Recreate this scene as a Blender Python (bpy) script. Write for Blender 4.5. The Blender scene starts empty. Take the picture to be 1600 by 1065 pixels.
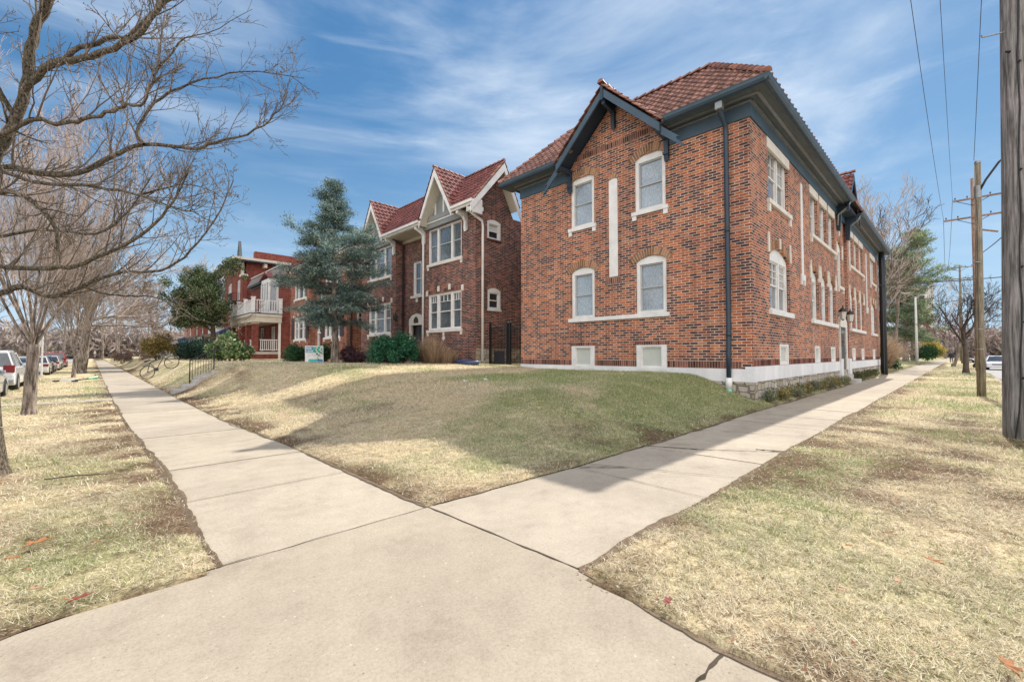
import bpy, math, random
import numpy as np
from mathutils import Vector, Matrix
R = math.radians
random.seed(7)
rng = np.random.default_rng(11)
SC = bpy.context.scene
COL = SC.collection

# ------------------------------------------------------------------ camera, sky, sun, exposure
HEAD = R(45.93)
cd = bpy.data.cameras.new('camera'); cam = bpy.data.objects.new('camera', cd); COL.objects.link(cam)
cam.location = (0, 0, 1.4)
cam.rotation_euler = (R(90 + 1.736), 0, HEAD - R(90))
cd.sensor_width = 36; cd.lens = 676.6 / 1600 * 36
cd.clip_start = 0.05; cd.clip_end = 5000
SC.camera = cam

SUN_EL, SUN_AZ = R(45.3), R(4.2)          # azimuth measured from +X towards +Y
w = bpy.data.worlds.new('World'); SC.world = w; w.use_nodes = True
nt = w.node_tree; nt.nodes.clear()
out = nt.nodes.new('ShaderNodeOutputWorld'); bg = nt.nodes.new('ShaderNodeBackground')
sky = nt.nodes.new('ShaderNodeTexSky'); sky.sky_type = 'NISHITA'; sky.sun_disc = False
sky.sun_elevation = SUN_EL; sky.sun_rotation = R(90) - SUN_AZ
sky.air_density = 1.0; sky.dust_density = 0.2; sky.ozone_density = 1.6
bg.inputs[1].default_value = 0.15
hs = nt.nodes.new('ShaderNodeHueSaturation'); hs.inputs['Saturation'].default_value = 1.36; hs.inputs['Value'].default_value = 1.05
L = nt.links.new
def vm(op, a, b=None):
    n = nt.nodes.new('ShaderNodeVectorMath'); n.operation = op
    for i, q in enumerate((a, b)):
        if q is None: continue
        if isinstance(q, tuple): n.inputs[i].default_value = q
        else: L(q, n.inputs[i])
    return n.outputs['Value'] if op in ('DOT_PRODUCT', 'LENGTH') else n.outputs[0]
den = vm('ADD', vm('MULTIPLY', sky.outputs[0], (.36, .25, .185)), (1, 1, 1))     # compresses bright sky values, flattening the glare round the sun
cmpd = vm('DIVIDE', sky.outputs[0], den)
tc = nt.nodes.new('ShaderNodeTexCoord')
dirv = vm('NORMALIZE', tc.outputs['Generated'])
def cloud(scale, rot, sc, lo, hi, dist, seedoff, det=9, rough=.55):
    mp = nt.nodes.new('ShaderNodeMapping'); mp.inputs['Rotation'].default_value = rot; mp.inputs['Scale'].default_value = sc; mp.inputs['Location'].default_value = seedoff
    n1 = nt.nodes.new('ShaderNodeTexNoise'); n1.inputs['Scale'].default_value = scale; n1.inputs['Detail'].default_value = det; n1.inputs['Roughness'].default_value = rough; n1.inputs['Distortion'].default_value = dist
    r1 = nt.nodes.new('ShaderNodeValToRGB'); r1.color_ramp.interpolation = 'EASE'; r1.color_ramp.elements[0].position = lo; r1.color_ramp.elements[1].position = hi
    L(dirv, mp.inputs[0]); L(mp.outputs[0], n1.inputs['Vector']); L(n1.outputs['Fac'], r1.inputs[0]); return r1.outputs[0]
c1 = cloud(1.15, (R(10), R(-14), R(40)), (1.0, 1.5, 4.6), .43, .80, .5, (3.1, 1.7, .4))
c2 = cloud(3.2, (R(16), R(-20), R(40)), (.8, 1.4, 5.0), .5, .85, .5, (1.3, 0, 2.2), 10, .6)
mm = nt.nodes.new('ShaderNodeMath'); mm.operation = 'MULTIPLY_ADD'; mm.inputs[1].default_value = .85; L(c1, mm.inputs[0])
m2 = nt.nodes.new('ShaderNodeMath'); m2.operation = 'MULTIPLY'; m2.inputs[1].default_value = .4; L(c2, m2.inputs[0]); L(m2.outputs[0], mm.inputs[2])
mixc = nt.nodes.new('ShaderNodeMixRGB'); mixc.use_clamp = False; mixc.inputs[2].default_value = (3.6, 4.1, 4.7, 1)
L(cmpd, hs.inputs['Color']); L(hs.outputs[0], mixc.inputs[1]); L(mm.outputs[0], mixc.inputs[0])
sx = nt.nodes.new('ShaderNodeSeparateXYZ'); L(dirv, sx.inputs[0]); mh = nt.nodes.new('ShaderNodeMapRange'); mh.interpolation_type = 'SMOOTHSTEP'; mh.inputs[1].default_value = .42; mh.inputs[2].default_value = .0; mh.inputs[4].default_value = .55; L(sx.outputs[2], mh.inputs[0])
mixh = nt.nodes.new('ShaderNodeMixRGB'); mixh.inputs[2].default_value = (3.0, 3.9, 4.8, 1); L(mh.outputs[0], mixh.inputs[0]); L(mixc.outputs[0], mixh.inputs[1])
# added unseen bright area of sky behind the camera, fills the shaded facades
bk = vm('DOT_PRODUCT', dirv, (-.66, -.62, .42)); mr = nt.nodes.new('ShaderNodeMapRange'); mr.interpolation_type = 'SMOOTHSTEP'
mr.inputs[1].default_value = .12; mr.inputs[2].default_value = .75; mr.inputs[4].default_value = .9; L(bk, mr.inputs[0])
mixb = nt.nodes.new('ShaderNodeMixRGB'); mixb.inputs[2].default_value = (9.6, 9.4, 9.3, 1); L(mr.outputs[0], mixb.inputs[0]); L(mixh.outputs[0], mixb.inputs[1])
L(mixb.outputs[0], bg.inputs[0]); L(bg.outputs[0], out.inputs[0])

sd = bpy.data.lights.new('sun', 'SUN'); sd.energy = 4.1; sd.angle = R(.53); sd.color = (1, .95, .87)
sun = bpy.data.objects.new('sun', sd); COL.objects.link(sun)
sv = Vector((math.cos(SUN_EL) * math.cos(SUN_AZ), math.cos(SUN_EL) * math.sin(SUN_AZ), math.sin(SUN_EL)))
sun.rotation_euler = sv.to_track_quat('Z', 'Y').to_euler()
SC.view_settings.view_transform = 'Standard'; SC.view_settings.look = 'None'
SC.view_settings.exposure = 0.58; SC.view_settings.gamma = 1.0

# ------------------------------------------------------------------ tagging and mesh helpers
LOC = {}
def tag(o, label=None, cat=None, group=None, kind=None):
    if label: o['label'] = label
    if cat: o['category'] = cat
    if group: o['group'] = group
    if kind: o['kind'] = kind
    return o
def thing(name, label, cat, loc=(0, 0, 0), group=None, rz=0):
    o = bpy.data.objects.new(name, None); COL.objects.link(o); o.location = loc; o.rotation_euler = (0, 0, rz)
    o.empty_display_size = .1
    LOC[o.name] = Vector(loc)
    return tag(o, label, cat, group)
def origin(parent):
    v = Vector((0, 0, 0)); p = parent
    while p is not None:
        v += LOC.get(p.name, Vector((0, 0, 0))); p = p.parent
    return v
def copy_tree(o, parent=None):
    c = o.copy(); COL.objects.link(c)
    if parent is not None: c.parent = parent
    for ch in list(o.children): copy_tree(ch, c)
    return c

class MB:
    def __init__(s, world=True): s.v = []; s.f = []; s.world = world; s.smooth = False
    def poly(s, pts):
        n = len(s.v); s.v += [tuple(p) for p in pts]; s.f.append(tuple(range(n, n + len(pts))))
    def box(s, x0, x1, y0, y1, z0, z1):
        n = len(s.v)
        s.v += [(x0, y0, z0), (x1, y0, z0), (x1, y1, z0), (x0, y1, z0), (x0, y0, z1), (x1, y0, z1), (x1, y1, z1), (x0, y1, z1)]
        s.f += [tuple(n + i for i in q) for q in ((0, 3, 2, 1), (4, 5, 6, 7), (0, 1, 5, 4), (1, 2, 6, 5), (2, 3, 7, 6), (3, 0, 4, 7))]
    def hexa(s, p):                     # 8 points, bottom ring then top ring
        n = len(s.v); s.v += [tuple(q) for q in p]
        s.f += [tuple(n + i for i in q) for q in ((0, 3, 2, 1), (4, 5, 6, 7), (0, 1, 5, 4), (1, 2, 6, 5), (2, 3, 7, 6), (3, 0, 4, 7))]
    def build_split(s, name, mat, parent):
        for i in range(0, len(s.v), 8):
            m = MB(); m.hexa(s.v[i:i + 8]); m.build(name, mat, parent)
    def fbox(s, F, u0, u1, z0, z1, n0, n1):
        s.hexa([F(u0, z0, n0), F(u1, z0, n0), F(u1, z0, n1), F(u0, z0, n1), F(u0, z1, n0), F(u1, z1, n0), F(u1, z1, n1), F(u0, z1, n1)])
    def fprism(s, F, pts, n0, n1):      # polygon of (u, z) extruded between n0 and n1
        n = len(s.v); k = len(pts)
        s.v += [F(u, z, n0) for u, z in pts] + [F(u, z, n1) for u, z in pts]
        s.f.append(tuple(n + i for i in range(k))); s.f.append(tuple(n + k + i for i in reversed(range(k))))
        for i in range(k):
            j = (i + 1) % k; s.f.append((n + i, n + j, n + k + j, n + k + i))
    def prism(s, pts, axis, a0, a1):    # polygon in the plane normal to axis
        def g(p, a):
            if axis == 'x': return (a, p[0], p[1])
            if axis == 'y': return (p[0], a, p[1])
            return (p[0], p[1], a)
        n = len(s.v); k = len(pts)
        s.v += [g(p, a0) for p in pts] + [g(p, a1) for p in pts]
        s.f.append(tuple(n + i for i in range(k))); s.f.append(tuple(n + k + i for i in reversed(range(k))))
        for i in range(k):
            j = (i + 1) % k; s.f.append((n + i, n + j, n + k + j, n + k + i))
    def beam(s, a, b, w, h, up=(0, 0, 1)):
        a = Vector(a); b = Vector(b); d = (b - a).normalized(); u = Vector(up)
        x = d.cross(u)
        if x.length < 1e-4: x = d.cross(Vector((1, 0, 0)))
        x.normalize(); y = x.cross(d).normalized(); x *= w / 2; y *= h / 2
        s.hexa([a - x - y, a + x - y, b + x - y, b - x - y, a - x + y, a + x + y, b + x + y, b - x + y])
    def tube(s, pts, r, n=8, cap=True):
        pts = [Vector(p) for p in pts]; m = len(pts)
        rs = r if isinstance(r, (list, tuple)) else [r] * m
        base = len(s.v); prev = None
        for i, p in enumerate(pts):
            d = (pts[min(i + 1, m - 1)] - pts[max(i - 1, 0)])
            d = d.normalized() if d.length > 1e-9 else Vector((0, 0, 1))
            if prev is None:
                x = d.orthogonal().normalized()
            else:
                x = prev - d * prev.dot(d)
                x = x.normalized() if x.length > 1e-6 else d.orthogonal().normalized()
            prev = x; y = d.cross(x)
            for k in range(n):
                a = 2 * math.pi * k / n
                s.v.append(tuple(p + (x * math.cos(a) + y * math.sin(a)) * rs[i]))
        for i in range(m - 1):
            for k in range(n):
                a = base + i * n + k; b = base + i * n + (k + 1) % n
                s.f.append((a, b, b + n, a + n))
        if cap:
            s.f.append(tuple(base + k for k in reversed(range(n)))); s.f.append(tuple(base + (m - 1) * n + k for k in range(n)))
    def lathe(s, c, prof, n=16, axis='z'):
        base = len(s.v); c = Vector(c)
        for r, h in prof:
            for k in range(n):
                a = 2 * math.pi * k / n; p = (r * math.cos(a), r * math.sin(a), h)
                if axis == 'y': p = (p[0], p[2], p[1])
                if axis == 'x': p = (p[2], p[0], p[1])
                s.v.append(tuple(c + Vector(p)))
        for i in range(len(prof) - 1):
            for k in range(n):
                a = base + i * n + k; b = base + i * n + (k + 1) % n
                s.f.append((a, b, b + n, a + n))
        s.f.append(tuple(base + k for k in reversed(range(n)))); s.f.append(tuple(base + (len(prof) - 1) * n + k for k in range(n)))
    def build(s, name, mat, parent=None, smooth=False, bevel=0, label=None, local=False):
        if not s.v: return None
        me = bpy.data.meshes.new(name)
        o = bpy.data.objects.new(name, me)
        off = Vector((0, 0, 0)) if (parent is None or local) else origin(parent)
        vv = s.v if off.length == 0 else [(a - off.x, b - off.y, c - off.z) for a, b, c in s.v]
        me.from_pydata(vv, [], s.f); me.validate(); me.update()
        if smooth or s.smooth:
            me.polygons.foreach_set('use_smooth', [True] * len(me.polygons))
        me.materials.append(mat); COL.objects.link(o); o.parent = parent
        LOC[o.name] = Vector((0, 0, 0))
        if bevel:
            md = o.modifiers.new('bevel', 'BEVEL'); md.width = bevel; md.segments = 2; md.limit_method = 'ANGLE'
        if label: o['label'] = label
        return o

def np_mesh(name, verts, faces, mat, parent=None, cols=None, smooth=False, off=None):
    """verts (N,3), faces (M,k) all the same k; cols (N,3) stored as a point colour attribute"""
    verts = np.asarray(verts, dtype=np.float32)
    if parent is not None and off is None:
        o_ = origin(parent); verts = verts - np.array([o_.x, o_.y, o_.z], dtype=np.float32)
    me = bpy.data.meshes.new(name); N = len(verts); M, k = faces.shape
    me.vertices.add(N); me.vertices.foreach_set('co', verts.ravel())
    me.loops.add(M * k); me.loops.foreach_set('vertex_index', faces.astype(np.int32).ravel())
    me.polygons.add(M); me.polygons.foreach_set('loop_start', np.arange(0, M * k, k, dtype=np.int32))
    me.polygons.foreach_set('loop_total', np.full(M, k, dtype=np.int32))
    if smooth: me.polygons.foreach_set('use_smooth', np.ones(M, dtype=bool))
    if cols is not None:
        at = me.color_attributes.new('tint', 'FLOAT_COLOR', 'POINT')
        c4 = np.ones((N, 4), dtype=np.float32); c4[:, :3] = cols; at.data.foreach_set('color', c4.ravel())
    me.update(calc_edges=True); me.validate()
    me.materials.append(mat)
    o = bpy.data.objects.new(name, me); COL.objects.link(o); o.parent = parent; LOC[o.name] = Vector((0, 0, 0))
    return o

class Frame:
    """wall frame: u along the wall, z up, n outwards"""
    def __init__(s, ox, oy, U, N): s.o = (ox, oy); s.U = U; s.N = N
    def __call__(s, u, z, n): return (s.o[0] + s.U[0] * u + s.N[0] * n, s.o[1] + s.U[1] * u + s.N[1] * n, z)
    def shift(s, dn): return Frame(s.o[0] + s.N[0] * dn, s.o[1] + s.N[1] * dn, s.U, s.N)

# ------------------------------------------------------------------ materials
def newmat(name):
    m = bpy.data.materials.new(name); m.use_nodes = True; t = m.node_tree; t.nodes.clear()
    o = t.nodes.new('ShaderNodeOutputMaterial'); b = t.nodes.new('ShaderNodeBsdfPrincipled'); t.links.new(b.outputs[0], o.inputs[0])
    return m, t, b
def nd(t, typ, **kw):
    n = t.nodes.new(typ)
    for k, v in kw.items():
        if hasattr(n, k) and not k.startswith('i_'): setattr(n, k, v)
    return n
def mth(t, op, a, b=None, c=None):
    n = t.nodes.new('ShaderNodeMath'); n.operation = op
    for i, q in enumerate((a, b, c)):
        if q is None: continue
        if isinstance(q, (int, float)): n.inputs[i].default_value = q
        else: t.links.new(q, n.inputs[i])
    return n.outputs[0]
def noise(t, scale, detail=4, rough=.55, vec=None, stretch=None):
    n = t.nodes.new('ShaderNodeTexNoise'); n.inputs['Scale'].default_value = scale; n.inputs['Detail'].default_value = detail; n.inputs['Roughness'].default_value = rough
    if vec is None: vec = pos(t)
    if stretch:
        mp = t.nodes.new('ShaderNodeMapping'); mp.inputs['Scale'].default_value = stretch; t.links.new(vec, mp.inputs[0]); vec = mp.outputs[0]
    t.links.new(vec, n.inputs['Vector']); return n.outputs['Fac']
def pos(t):
    tcn = t.nodes.new('ShaderNodeTexCoord'); return tcn.outputs['Object']
def wpos(t):
    g = t.nodes.new('ShaderNodeNewGeometry'); return g.outputs['Position']
def ramp(t, fac, stops, interp='LINEAR'):
    n = t.nodes.new('ShaderNodeValToRGB'); cr = n.color_ramp; cr.interpolation = interp
    while len(cr.elements) > 1: cr.elements.remove(cr.elements[-1])
    cr.elements[0].position = stops[0][0]; cr.elements[0].color = (*stops[0][1], 1)
    for p, c in stops[1:]:
        e = cr.elements.new(p); e.color = (*c, 1)
    t.links.new(fac, n.inputs[0]); return n.outputs[0]
def mixrgb(t, fac, a, b, mode='MIX'):
    n = t.nodes.new('ShaderNodeMixRGB'); n.blend_type = mode
    for i, q in enumerate((fac, a, b)):
        if isinstance(q, (int, float)): n.inputs[i].default_value = q
        elif isinstance(q, tuple): n.inputs[i].default_value = (*q, 1)
        else: t.links.new(q, n.inputs[i])
    return n.outputs[0]
def bump(t, b, h, strength=.3, dist=.01):
    n = t.nodes.new('ShaderNodeBump'); n.inputs['Strength'].default_value = strength; n.inputs['Distance'].default_value = dist
    t.links.new(h, n.inputs['Height']); t.links.new(n.outputs[0], b.inputs['Normal'])
def plain(name, col, rough=.6, var=.18, scale=3.0, fine=60.0, bmp=.15, metal=0, island=0, spec=.5, stretch=None, coat=0):
    m, t, b = newmat(name)
    b.inputs['Roughness'].default_value = rough; b.inputs['Metallic'].default_value = metal
    b.inputs['Specular IOR Level'].default_value = spec
    if coat: b.inputs['Coat Weight'].default_value = coat; b.inputs['Coat Roughness'].default_value = .06
    a = noise(t, scale, 5, .6, stretch=stretch); f = noise(t, fine, 3, .6, stretch=stretch)
    dk = tuple(c * (1 - var) for c in col); lt = tuple(min(1, c * (1 + var)) for c in col)
    c1 = ramp(t, a, [(.3, dk), (.7, lt)])
    c2 = mixrgb(t, var * .8, c1, ramp(t, f, [(.3, tuple(c * .55 for c in col)), (.7, tuple(min(1, c * 1.35) for c in col))]))
    if island:
        g = t.nodes.new('ShaderNodeNewGeometry')
        c2 = mixrgb(t, 1.0, c2, ramp(t, g.outputs['Random Per Island'], [(0, (1 - island,) * 3), (1, (1 + island,) * 3)]), 'MULTIPLY')
    t.links.new(c2, b.inputs['Base Color'])
    if bmp: bump(t, b, f, bmp, .01)
    return m

def brick(name, stops, mortar, h=.0802, Lb=.245, gap=.013, dirt=(.5, .45, .42), tintvar=.25):
    m, t, b = newmat(name)
    g = t.nodes.new('ShaderNodeNewGeometry'); P = t.nodes.new('ShaderNodeSeparateXYZ'); t.links.new(g.outputs['Position'], P.inputs[0])
    N = t.nodes.new('ShaderNodeSeparateXYZ'); t.links.new(g.outputs['True Normal'], N.inputs[0])
    sel = mth(t, 'GREATER_THAN', mth(t, 'ABSOLUTE', N.outputs[0]), .5)
    mixn = t.nodes.new('ShaderNodeMix'); t.links.new(sel, mixn.inputs[0]); t.links.new(P.outputs[0], mixn.inputs[2]); t.links.new(P.outputs[1], mixn.inputs[3])
    u = mixn.outputs[0]; z = P.outputs[2]
    wob = mth(t, 'MULTIPLY', mth(t, 'SUBTRACT', noise(t, 1.3, 2, .5, wpos(t)), .5), .02)
    zz = mth(t, 'DIVIDE', mth(t, 'ADD', z, wob), h); row = mth(t, 'FLOOR', zz); fz = mth(t, 'SUBTRACT', zz, row)
    off = mth(t, 'MULTIPLY', mth(t, 'MODULO', row, 2.0), .5)
    uu = mth(t, 'ADD', mth(t, 'DIVIDE', mth(t, 'ADD', u, 100.0), Lb), off); ci = mth(t, 'FLOOR', uu); fu = mth(t, 'SUBTRACT', uu, ci)
    def edge(f, size):
        d = mth(t, 'MULTIPLY', mth(t, 'MINIMUM', f, mth(t, 'SUBTRACT', 1.0, f)), size)
        mr = t.nodes.new('ShaderNodeMapRange'); mr.interpolation_type = 'SMOOTHSTEP'
        mr.inputs[1].default_value = gap * .38; mr.inputs[2].default_value = gap * .75; t.links.new(d, mr.inputs[0]); return mr.outputs[0]
    mask = mth(t, 'MINIMUM', edge(fz, h), edge(fu, Lb))
    cv = t.nodes.new('ShaderNodeCombineXYZ'); t.links.new(ci, cv.inputs[0]); t.links.new(row, cv.inputs[1]); t.links.new(sel, cv.inputs[2])
    wn = t.nodes.new('ShaderNodeTexWhiteNoise'); wn.noise_dimensions = '3D'; t.links.new(cv.outputs[0], wn.inputs['Vector'])
    bc = ramp(t, wn.outputs['Value'], stops)
    big = noise(t, .55, 4, .6, wpos(t)); med = noise(t, 2.6, 5, .65, wpos(t)); fi = noise(t, 70, 3, .6, wpos(t))
    bc = mixrgb(t, 1.0, bc, ramp(t, fi, [(.3, (.75, .75, .75)), (.7, (1.25, 1.25, 1.25))]), 'MULTIPLY')
    mc = mixrgb(t, 1.0, mortar, ramp(t, med, [(.3, (.7, .7, .72)), (.7, (1.15, 1.12, 1.08))]), 'MULTIPLY')
    c = mixrgb(t, mask, mc, bc)
    c = mixrgb(t, 1.0, c, ramp(t, big, [(.3, (1 - tintvar, 1 - tintvar, 1 - tintvar * .9)), (.7, (1 + tintvar * .6, 1 + tintvar * .5, 1 + tintvar * .4))]), 'MULTIPLY')
    stn = noise(t, 1.6, 4, .6, wpos(t), (3.2, 3.2, .22)); c = mixrgb(t, 1.0, c, ramp(t, stn, [(.34, (.74, .74, .76)), (.5, (1, 1, 1)), (.72, (1.1, 1.09, 1.08))]), 'MULTIPLY')
    t.links.new(c, b.inputs['Base Color']); b.inputs['Roughness'].default_value = .88; b.inputs['Specular IOR Level'].default_value = .25
    hh = mth(t, 'ADD', mask, mth(t, 'MULTIPLY', fi, .35)); bump(t, b, hh, .7, .006)
    return m

def stone(name, stops, mortar, h=.2):
    m, t, b = newmat(name)
    g = t.nodes.new('ShaderNodeNewGeometry'); mp = t.nodes.new('ShaderNodeMapping'); mp.inputs['Scale'].default_value = (1 / .3, 1 / .3, 1 / h)
    t.links.new(g.outputs['Position'], mp.inputs[0])
    v = t.nodes.new('ShaderNodeTexVoronoi'); v.inputs['Scale'].default_value = 1; v.distance = 'CHEBYCHEV'; v.inputs['Randomness'].default_value = .62
    v2 = t.nodes.new('ShaderNodeTexVoronoi'); v2.feature = 'F2'; v2.distance = 'CHEBYCHEV'; v2.inputs['Scale'].default_value = 1; v2.inputs['Randomness'].default_value = .62
    t.links.new(mp.outputs[0], v.inputs['Vector']); t.links.new(mp.outputs[0], v2.inputs['Vector'])
    e = mth(t, 'SUBTRACT', v2.outputs['Distance'], v.outputs['Distance'])
    sp = t.nodes.new('ShaderNodeSeparateColor'); t.links.new(v.outputs['Color'], sp.inputs[0])
    sc = ramp(t, sp.outputs[0], stops)
    fi = noise(t, 30, 5, .65, wpos(t))
    sc = mixrgb(t, 1.0, sc, ramp(t, fi, [(.3, (.65, .65, .65)), (.7, (1.2, 1.2, 1.2))]), 'MULTIPLY')
    mk = ramp(t, e, [(.03, (0, 0, 0)), (.12, (1, 1, 1))])
    t.links.new(mixrgb(t, mk, mortar, sc), b.inputs['Base Color']); b.inputs['Roughness'].default_value = .9
    bump(t, b, mth(t, 'ADD', mk, mth(t, 'MULTIPLY', fi, .8)), .9, .03)
    return m

def glassmat(name, a, bcol, rough=.04, scale=9):
    m, t, b = newmat(name)
    n = noise(t, scale, 6, .7, stretch=(1, 1, .45)); n2 = noise(t, 1.1, 2, .5)
    c = ramp(t, mth(t, 'ADD', mth(t, 'MULTIPLY', n, .7), mth(t, 'MULTIPLY', n2, .3)), [(.35, a), (.65, bcol)])
    t.links.new(c, b.inputs['Base Color']); b.inputs['Roughness'].default_value = rough; b.inputs['Specular IOR Level'].default_value = .9
    b.inputs['Coat Weight'].default_value = .6; b.inputs['Coat Roughness'].default_value = .02
    n3 = noise(t, .9, 1, .5); bump(t, b, n3, .04, .05)
    return m

def tintmat(name, rough=.8, trans=.35, fine=0):
    """colour comes from the per-vertex tint of the thing itself (each blade or leaf its own colour)"""
    m, t, b = newmat(name)
    at = t.nodes.new('ShaderNodeAttribute'); at.attribute_name = 'tint'
    c = at.outputs['Color']
    t.links.new(c, b.inputs['Base Color']); b.inputs['Roughness'].default_value = rough; b.inputs['Specular IOR Level'].default_value = .2
    if trans:
        tr = t.nodes.new('ShaderNodeBsdfTranslucent'); t.links.new(c, tr.inputs['Color'])
        mx = t.nodes.new('ShaderNodeMixShader'); mx.inputs[0].default_value = trans
        t.links.new(b.outputs[0], mx.inputs[1]); t.links.new(tr.outputs[0], mx.inputs[2])
        o = [q for q in t.nodes if q.type == 'OUTPUT_MATERIAL'][0]; t.links.new(mx.outputs[0], o.inputs[0])
    return m

M = {}
M['brick_orange'] = brick('brick_orange', [(0, (.06, .036, .042)), (.28, (.12, .055, .05)), (.42, (.25, .075, .042)), (.6, (.41, .118, .048)), (.82, (.48, .155, .062)), (.92, (.31, .11, .065)), (1, (.42, .2, .12))], (.60, .47, .38), gap=.0175)
M['brick_brown'] = brick('brick_brown', [(0, (.028, .02, .024)), (.3, (.055, .034, .036)), (.45, (.12, .04, .03)), (.75, (.23, .07, .045)), (1, (.3, .12, .075))], (.36, .28, .25), h=.078, gap=.017)
M['brick_warm'] = brick('brick_warm', [(0, (.09, .04, .03)), (.3, (.2, .06, .035)), (.7, (.36, .11, .06)), (1, (.42, .18, .1))], (.42, .3, .24), h=.078, gap=.016)
M['brick_red'] = brick('brick_red', [(0, (.13, .034, .028)), (.5, (.21, .054, .04)), (1, (.28, .085, .06))], (.27, .12, .09), h=.07, gap=.008, tintvar=.15)
M['arch_brick'] = plain('arch_brick', (.3, .155, .085), .9, .25, 5, 60, .4, island=.45, spec=.2)
M['soldier_brick'] = plain('soldier_brick', (.17, .07, .055), .9, .25, 5, 60, .4, island=.7, spec=.2)
M['mortar'] = plain('mortar', (.4, .31, .24), .95, .15, 6, 80, .4, spec=.1)
M['limestone'] = stone('limestone_rubble', [(0, (.34, .27, .18)), (.35, (.5, .43, .33)), (.7, (.58, .53, .46)), (1, (.42, .36, .3))], (.2, .17, .14), .2)
M['white_paint'] = plain('white_paint', (.72, .70, .68), .5, .13, 2.5, 40, .15)
M['cast_stone'] = plain('cast_stone', (.66, .61, .55), .85, .12, 3, 50, .3, spec=.2)
M['white_band'] = plain('white_band', (.72, .71, .72), .7, .14, 1.6, 30, .35, spec=.3, stretch=(1, 1, .35))
M['navy'] = plain('navy_paint', (.02, .038, .06), .42, .2, 1.5, 30, .1)
M['slate_blue'] = plain('slate_blue_paint', (.045, .08, .115), .5, .2, 1.5, 30, .1)
M['soffit'] = plain('soffit_board', (.075, .095, .1), .6, .35, 1.2, 12, .2, stretch=(1, 8, 1))
M['cream'] = plain('cream_trim', (.6, .55, .46), .6, .1, 1.5, 30, .1)
M['grey_panel'] = plain('grey_panel', (.22, .23, .23), .6, .1, 2, 30, .1)
M['grey_sash'] = plain('grey_sash', (.38, .4, .41), .5, .08, 3, 40, .05)
M['tile'] = plain('clay_tile', (.25, .135, .11), .75, .3, 2.0, 25, .35, island=.38, spec=.45)
M['tile_red'] = plain('clay_tile_red', (.18, .062, .055), .75, .22, 2.0, 25, .35, island=.3, spec=.45)
M['ridge_tile'] = plain('ridge_tile', (.27, .12, .085), .65, .3, 3, 25, .4, island=.35)
M['roof_felt'] = plain('roof_felt', (.12, .11, .11), .9, .2, 1, 20, .3)
M['shingle'] = plain('shingle', (.2, .17, .16), .9, .25, 2, 12, .5, stretch=(1, 1, 6))
M['glass'] = glassmat('window_glass', (.05, .06, .07), (.16, .18, .2))
M['glass_lace'] = glassmat('window_glass_lace', (.16, .2, .24), (.42, .47, .52), .08, 22)
M['glass_dark'] = glassmat('window_glass_dark', (.012, .016, .02), (.05, .06, .07))
M['shade'] = plain('window_shade', (.55, .54, .5), .8, .1, 2, 30, .05)
M['basement_panel'] = plain('basement_panel', (.5, .52, .47), .5, .08, 2, 30, .05)
M['black_metal'] = plain('black_metal', (.018, .018, .02), .5, .3, 3, 40, .1, metal=.2)
M['grey_metal'] = plain('grey_metal', (.26, .27, .28), .45, .2, 3, 40, .1, metal=.6)
M['dark_door'] = plain('dark_door', (.018, .018, .022), .4, .2, 2, 30, .1)
M['shutter'] = plain('shutter', (.05, .035, .045), .6, .2, 2, 30, .1)
M['green_pipe'] = plain('green_pipe', (.16, .5, .4), .4, .1, 3, 30, .05)
M['blue_plastic'] = plain('blue_plastic', (.03, .05, .12), .4, .15, 3, 30, .1)
M['wood_pole'] = None
M['wire'] = plain('wire', (.05, .05, .055), .6, .1)
M['leaf_brown'] = plain('leaf_brown', (.3, .12, .05), .8, .3, 12, 60, .2, island=.5)
M['hedge'] = tintmat('hedge_leaf', .55, .2)
M['grass'] = tintmat('grass_blade', .8, .3)
M['needle'] = tintmat('needle', .6, .2)
def bark(name, a, b2, scale=14, stretch=(1, 1, .18), bs=.9):
    m, t, b = newmat(name)
    n = noise(t, scale, 6, .65, stretch=stretch); n2 = noise(t, 1.5, 3, .5)
    c = ramp(t, n, [(.38, a), (.62, b2)])
    c = mixrgb(t, 1.0, c, ramp(t, n2, [(.3, (.75, .78, .72)), (.7, (1.2, 1.15, 1.15))]), 'MULTIPLY')
    t.links.new(c, b.inputs['Base Color']); b.inputs['Roughness'].default_value = .9; b.inputs['Specular IOR Level'].default_value = .15
    bump(t, b, n, bs, .03); return m
M['bark_grey'] = bark('bark_grey', (.07, .055, .045), (.36, .3, .26))
M['bark_limb'] = bark('bark_limb', (.035, .03, .025), (.23, .19, .145), 48, (1, 1, .5), .9)
M['twig'] = plain('twig_bark', (.30, .24, .19), .85, .25, 2, 30, .2, island=.4, spec=.15)
M['twig_pink'] = plain('twig_bark_pale', (.44, .35, .30), .85, .25, 2, 30, .2, island=.4, spec=.15)
M['twig_dark'] = plain('twig_bark_dark', (.09, .07, .06), .85, .25, 2, 30, .2, island=.3, spec=.15)
M['twig_street'] = plain('twig_bark_street', (.15, .12, .095), .85, .25, 2, 30, .2, island=.6, spec=.15)
M['twig_red'] = plain('twig_bark_red', (.2, .1, .09), .85, .25, 2, 30, .2, island=.3, spec=.15)
M['wood_pole'] = bark('weathered_pole', (.12, .105, .1), (.36, .335, .33), 26, (1, 1, .06), .8)
M['wood_pole2'] = bark('brown_pole', (.14, .115, .085), (.30, .26, .20), 26, (1, 1, .08), .6)
M['wood_pole3'] = bark('reddish_pole', (.2, .12, .09), (.36, .24, .19), 26, (1, 1, .08), .6)

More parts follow.
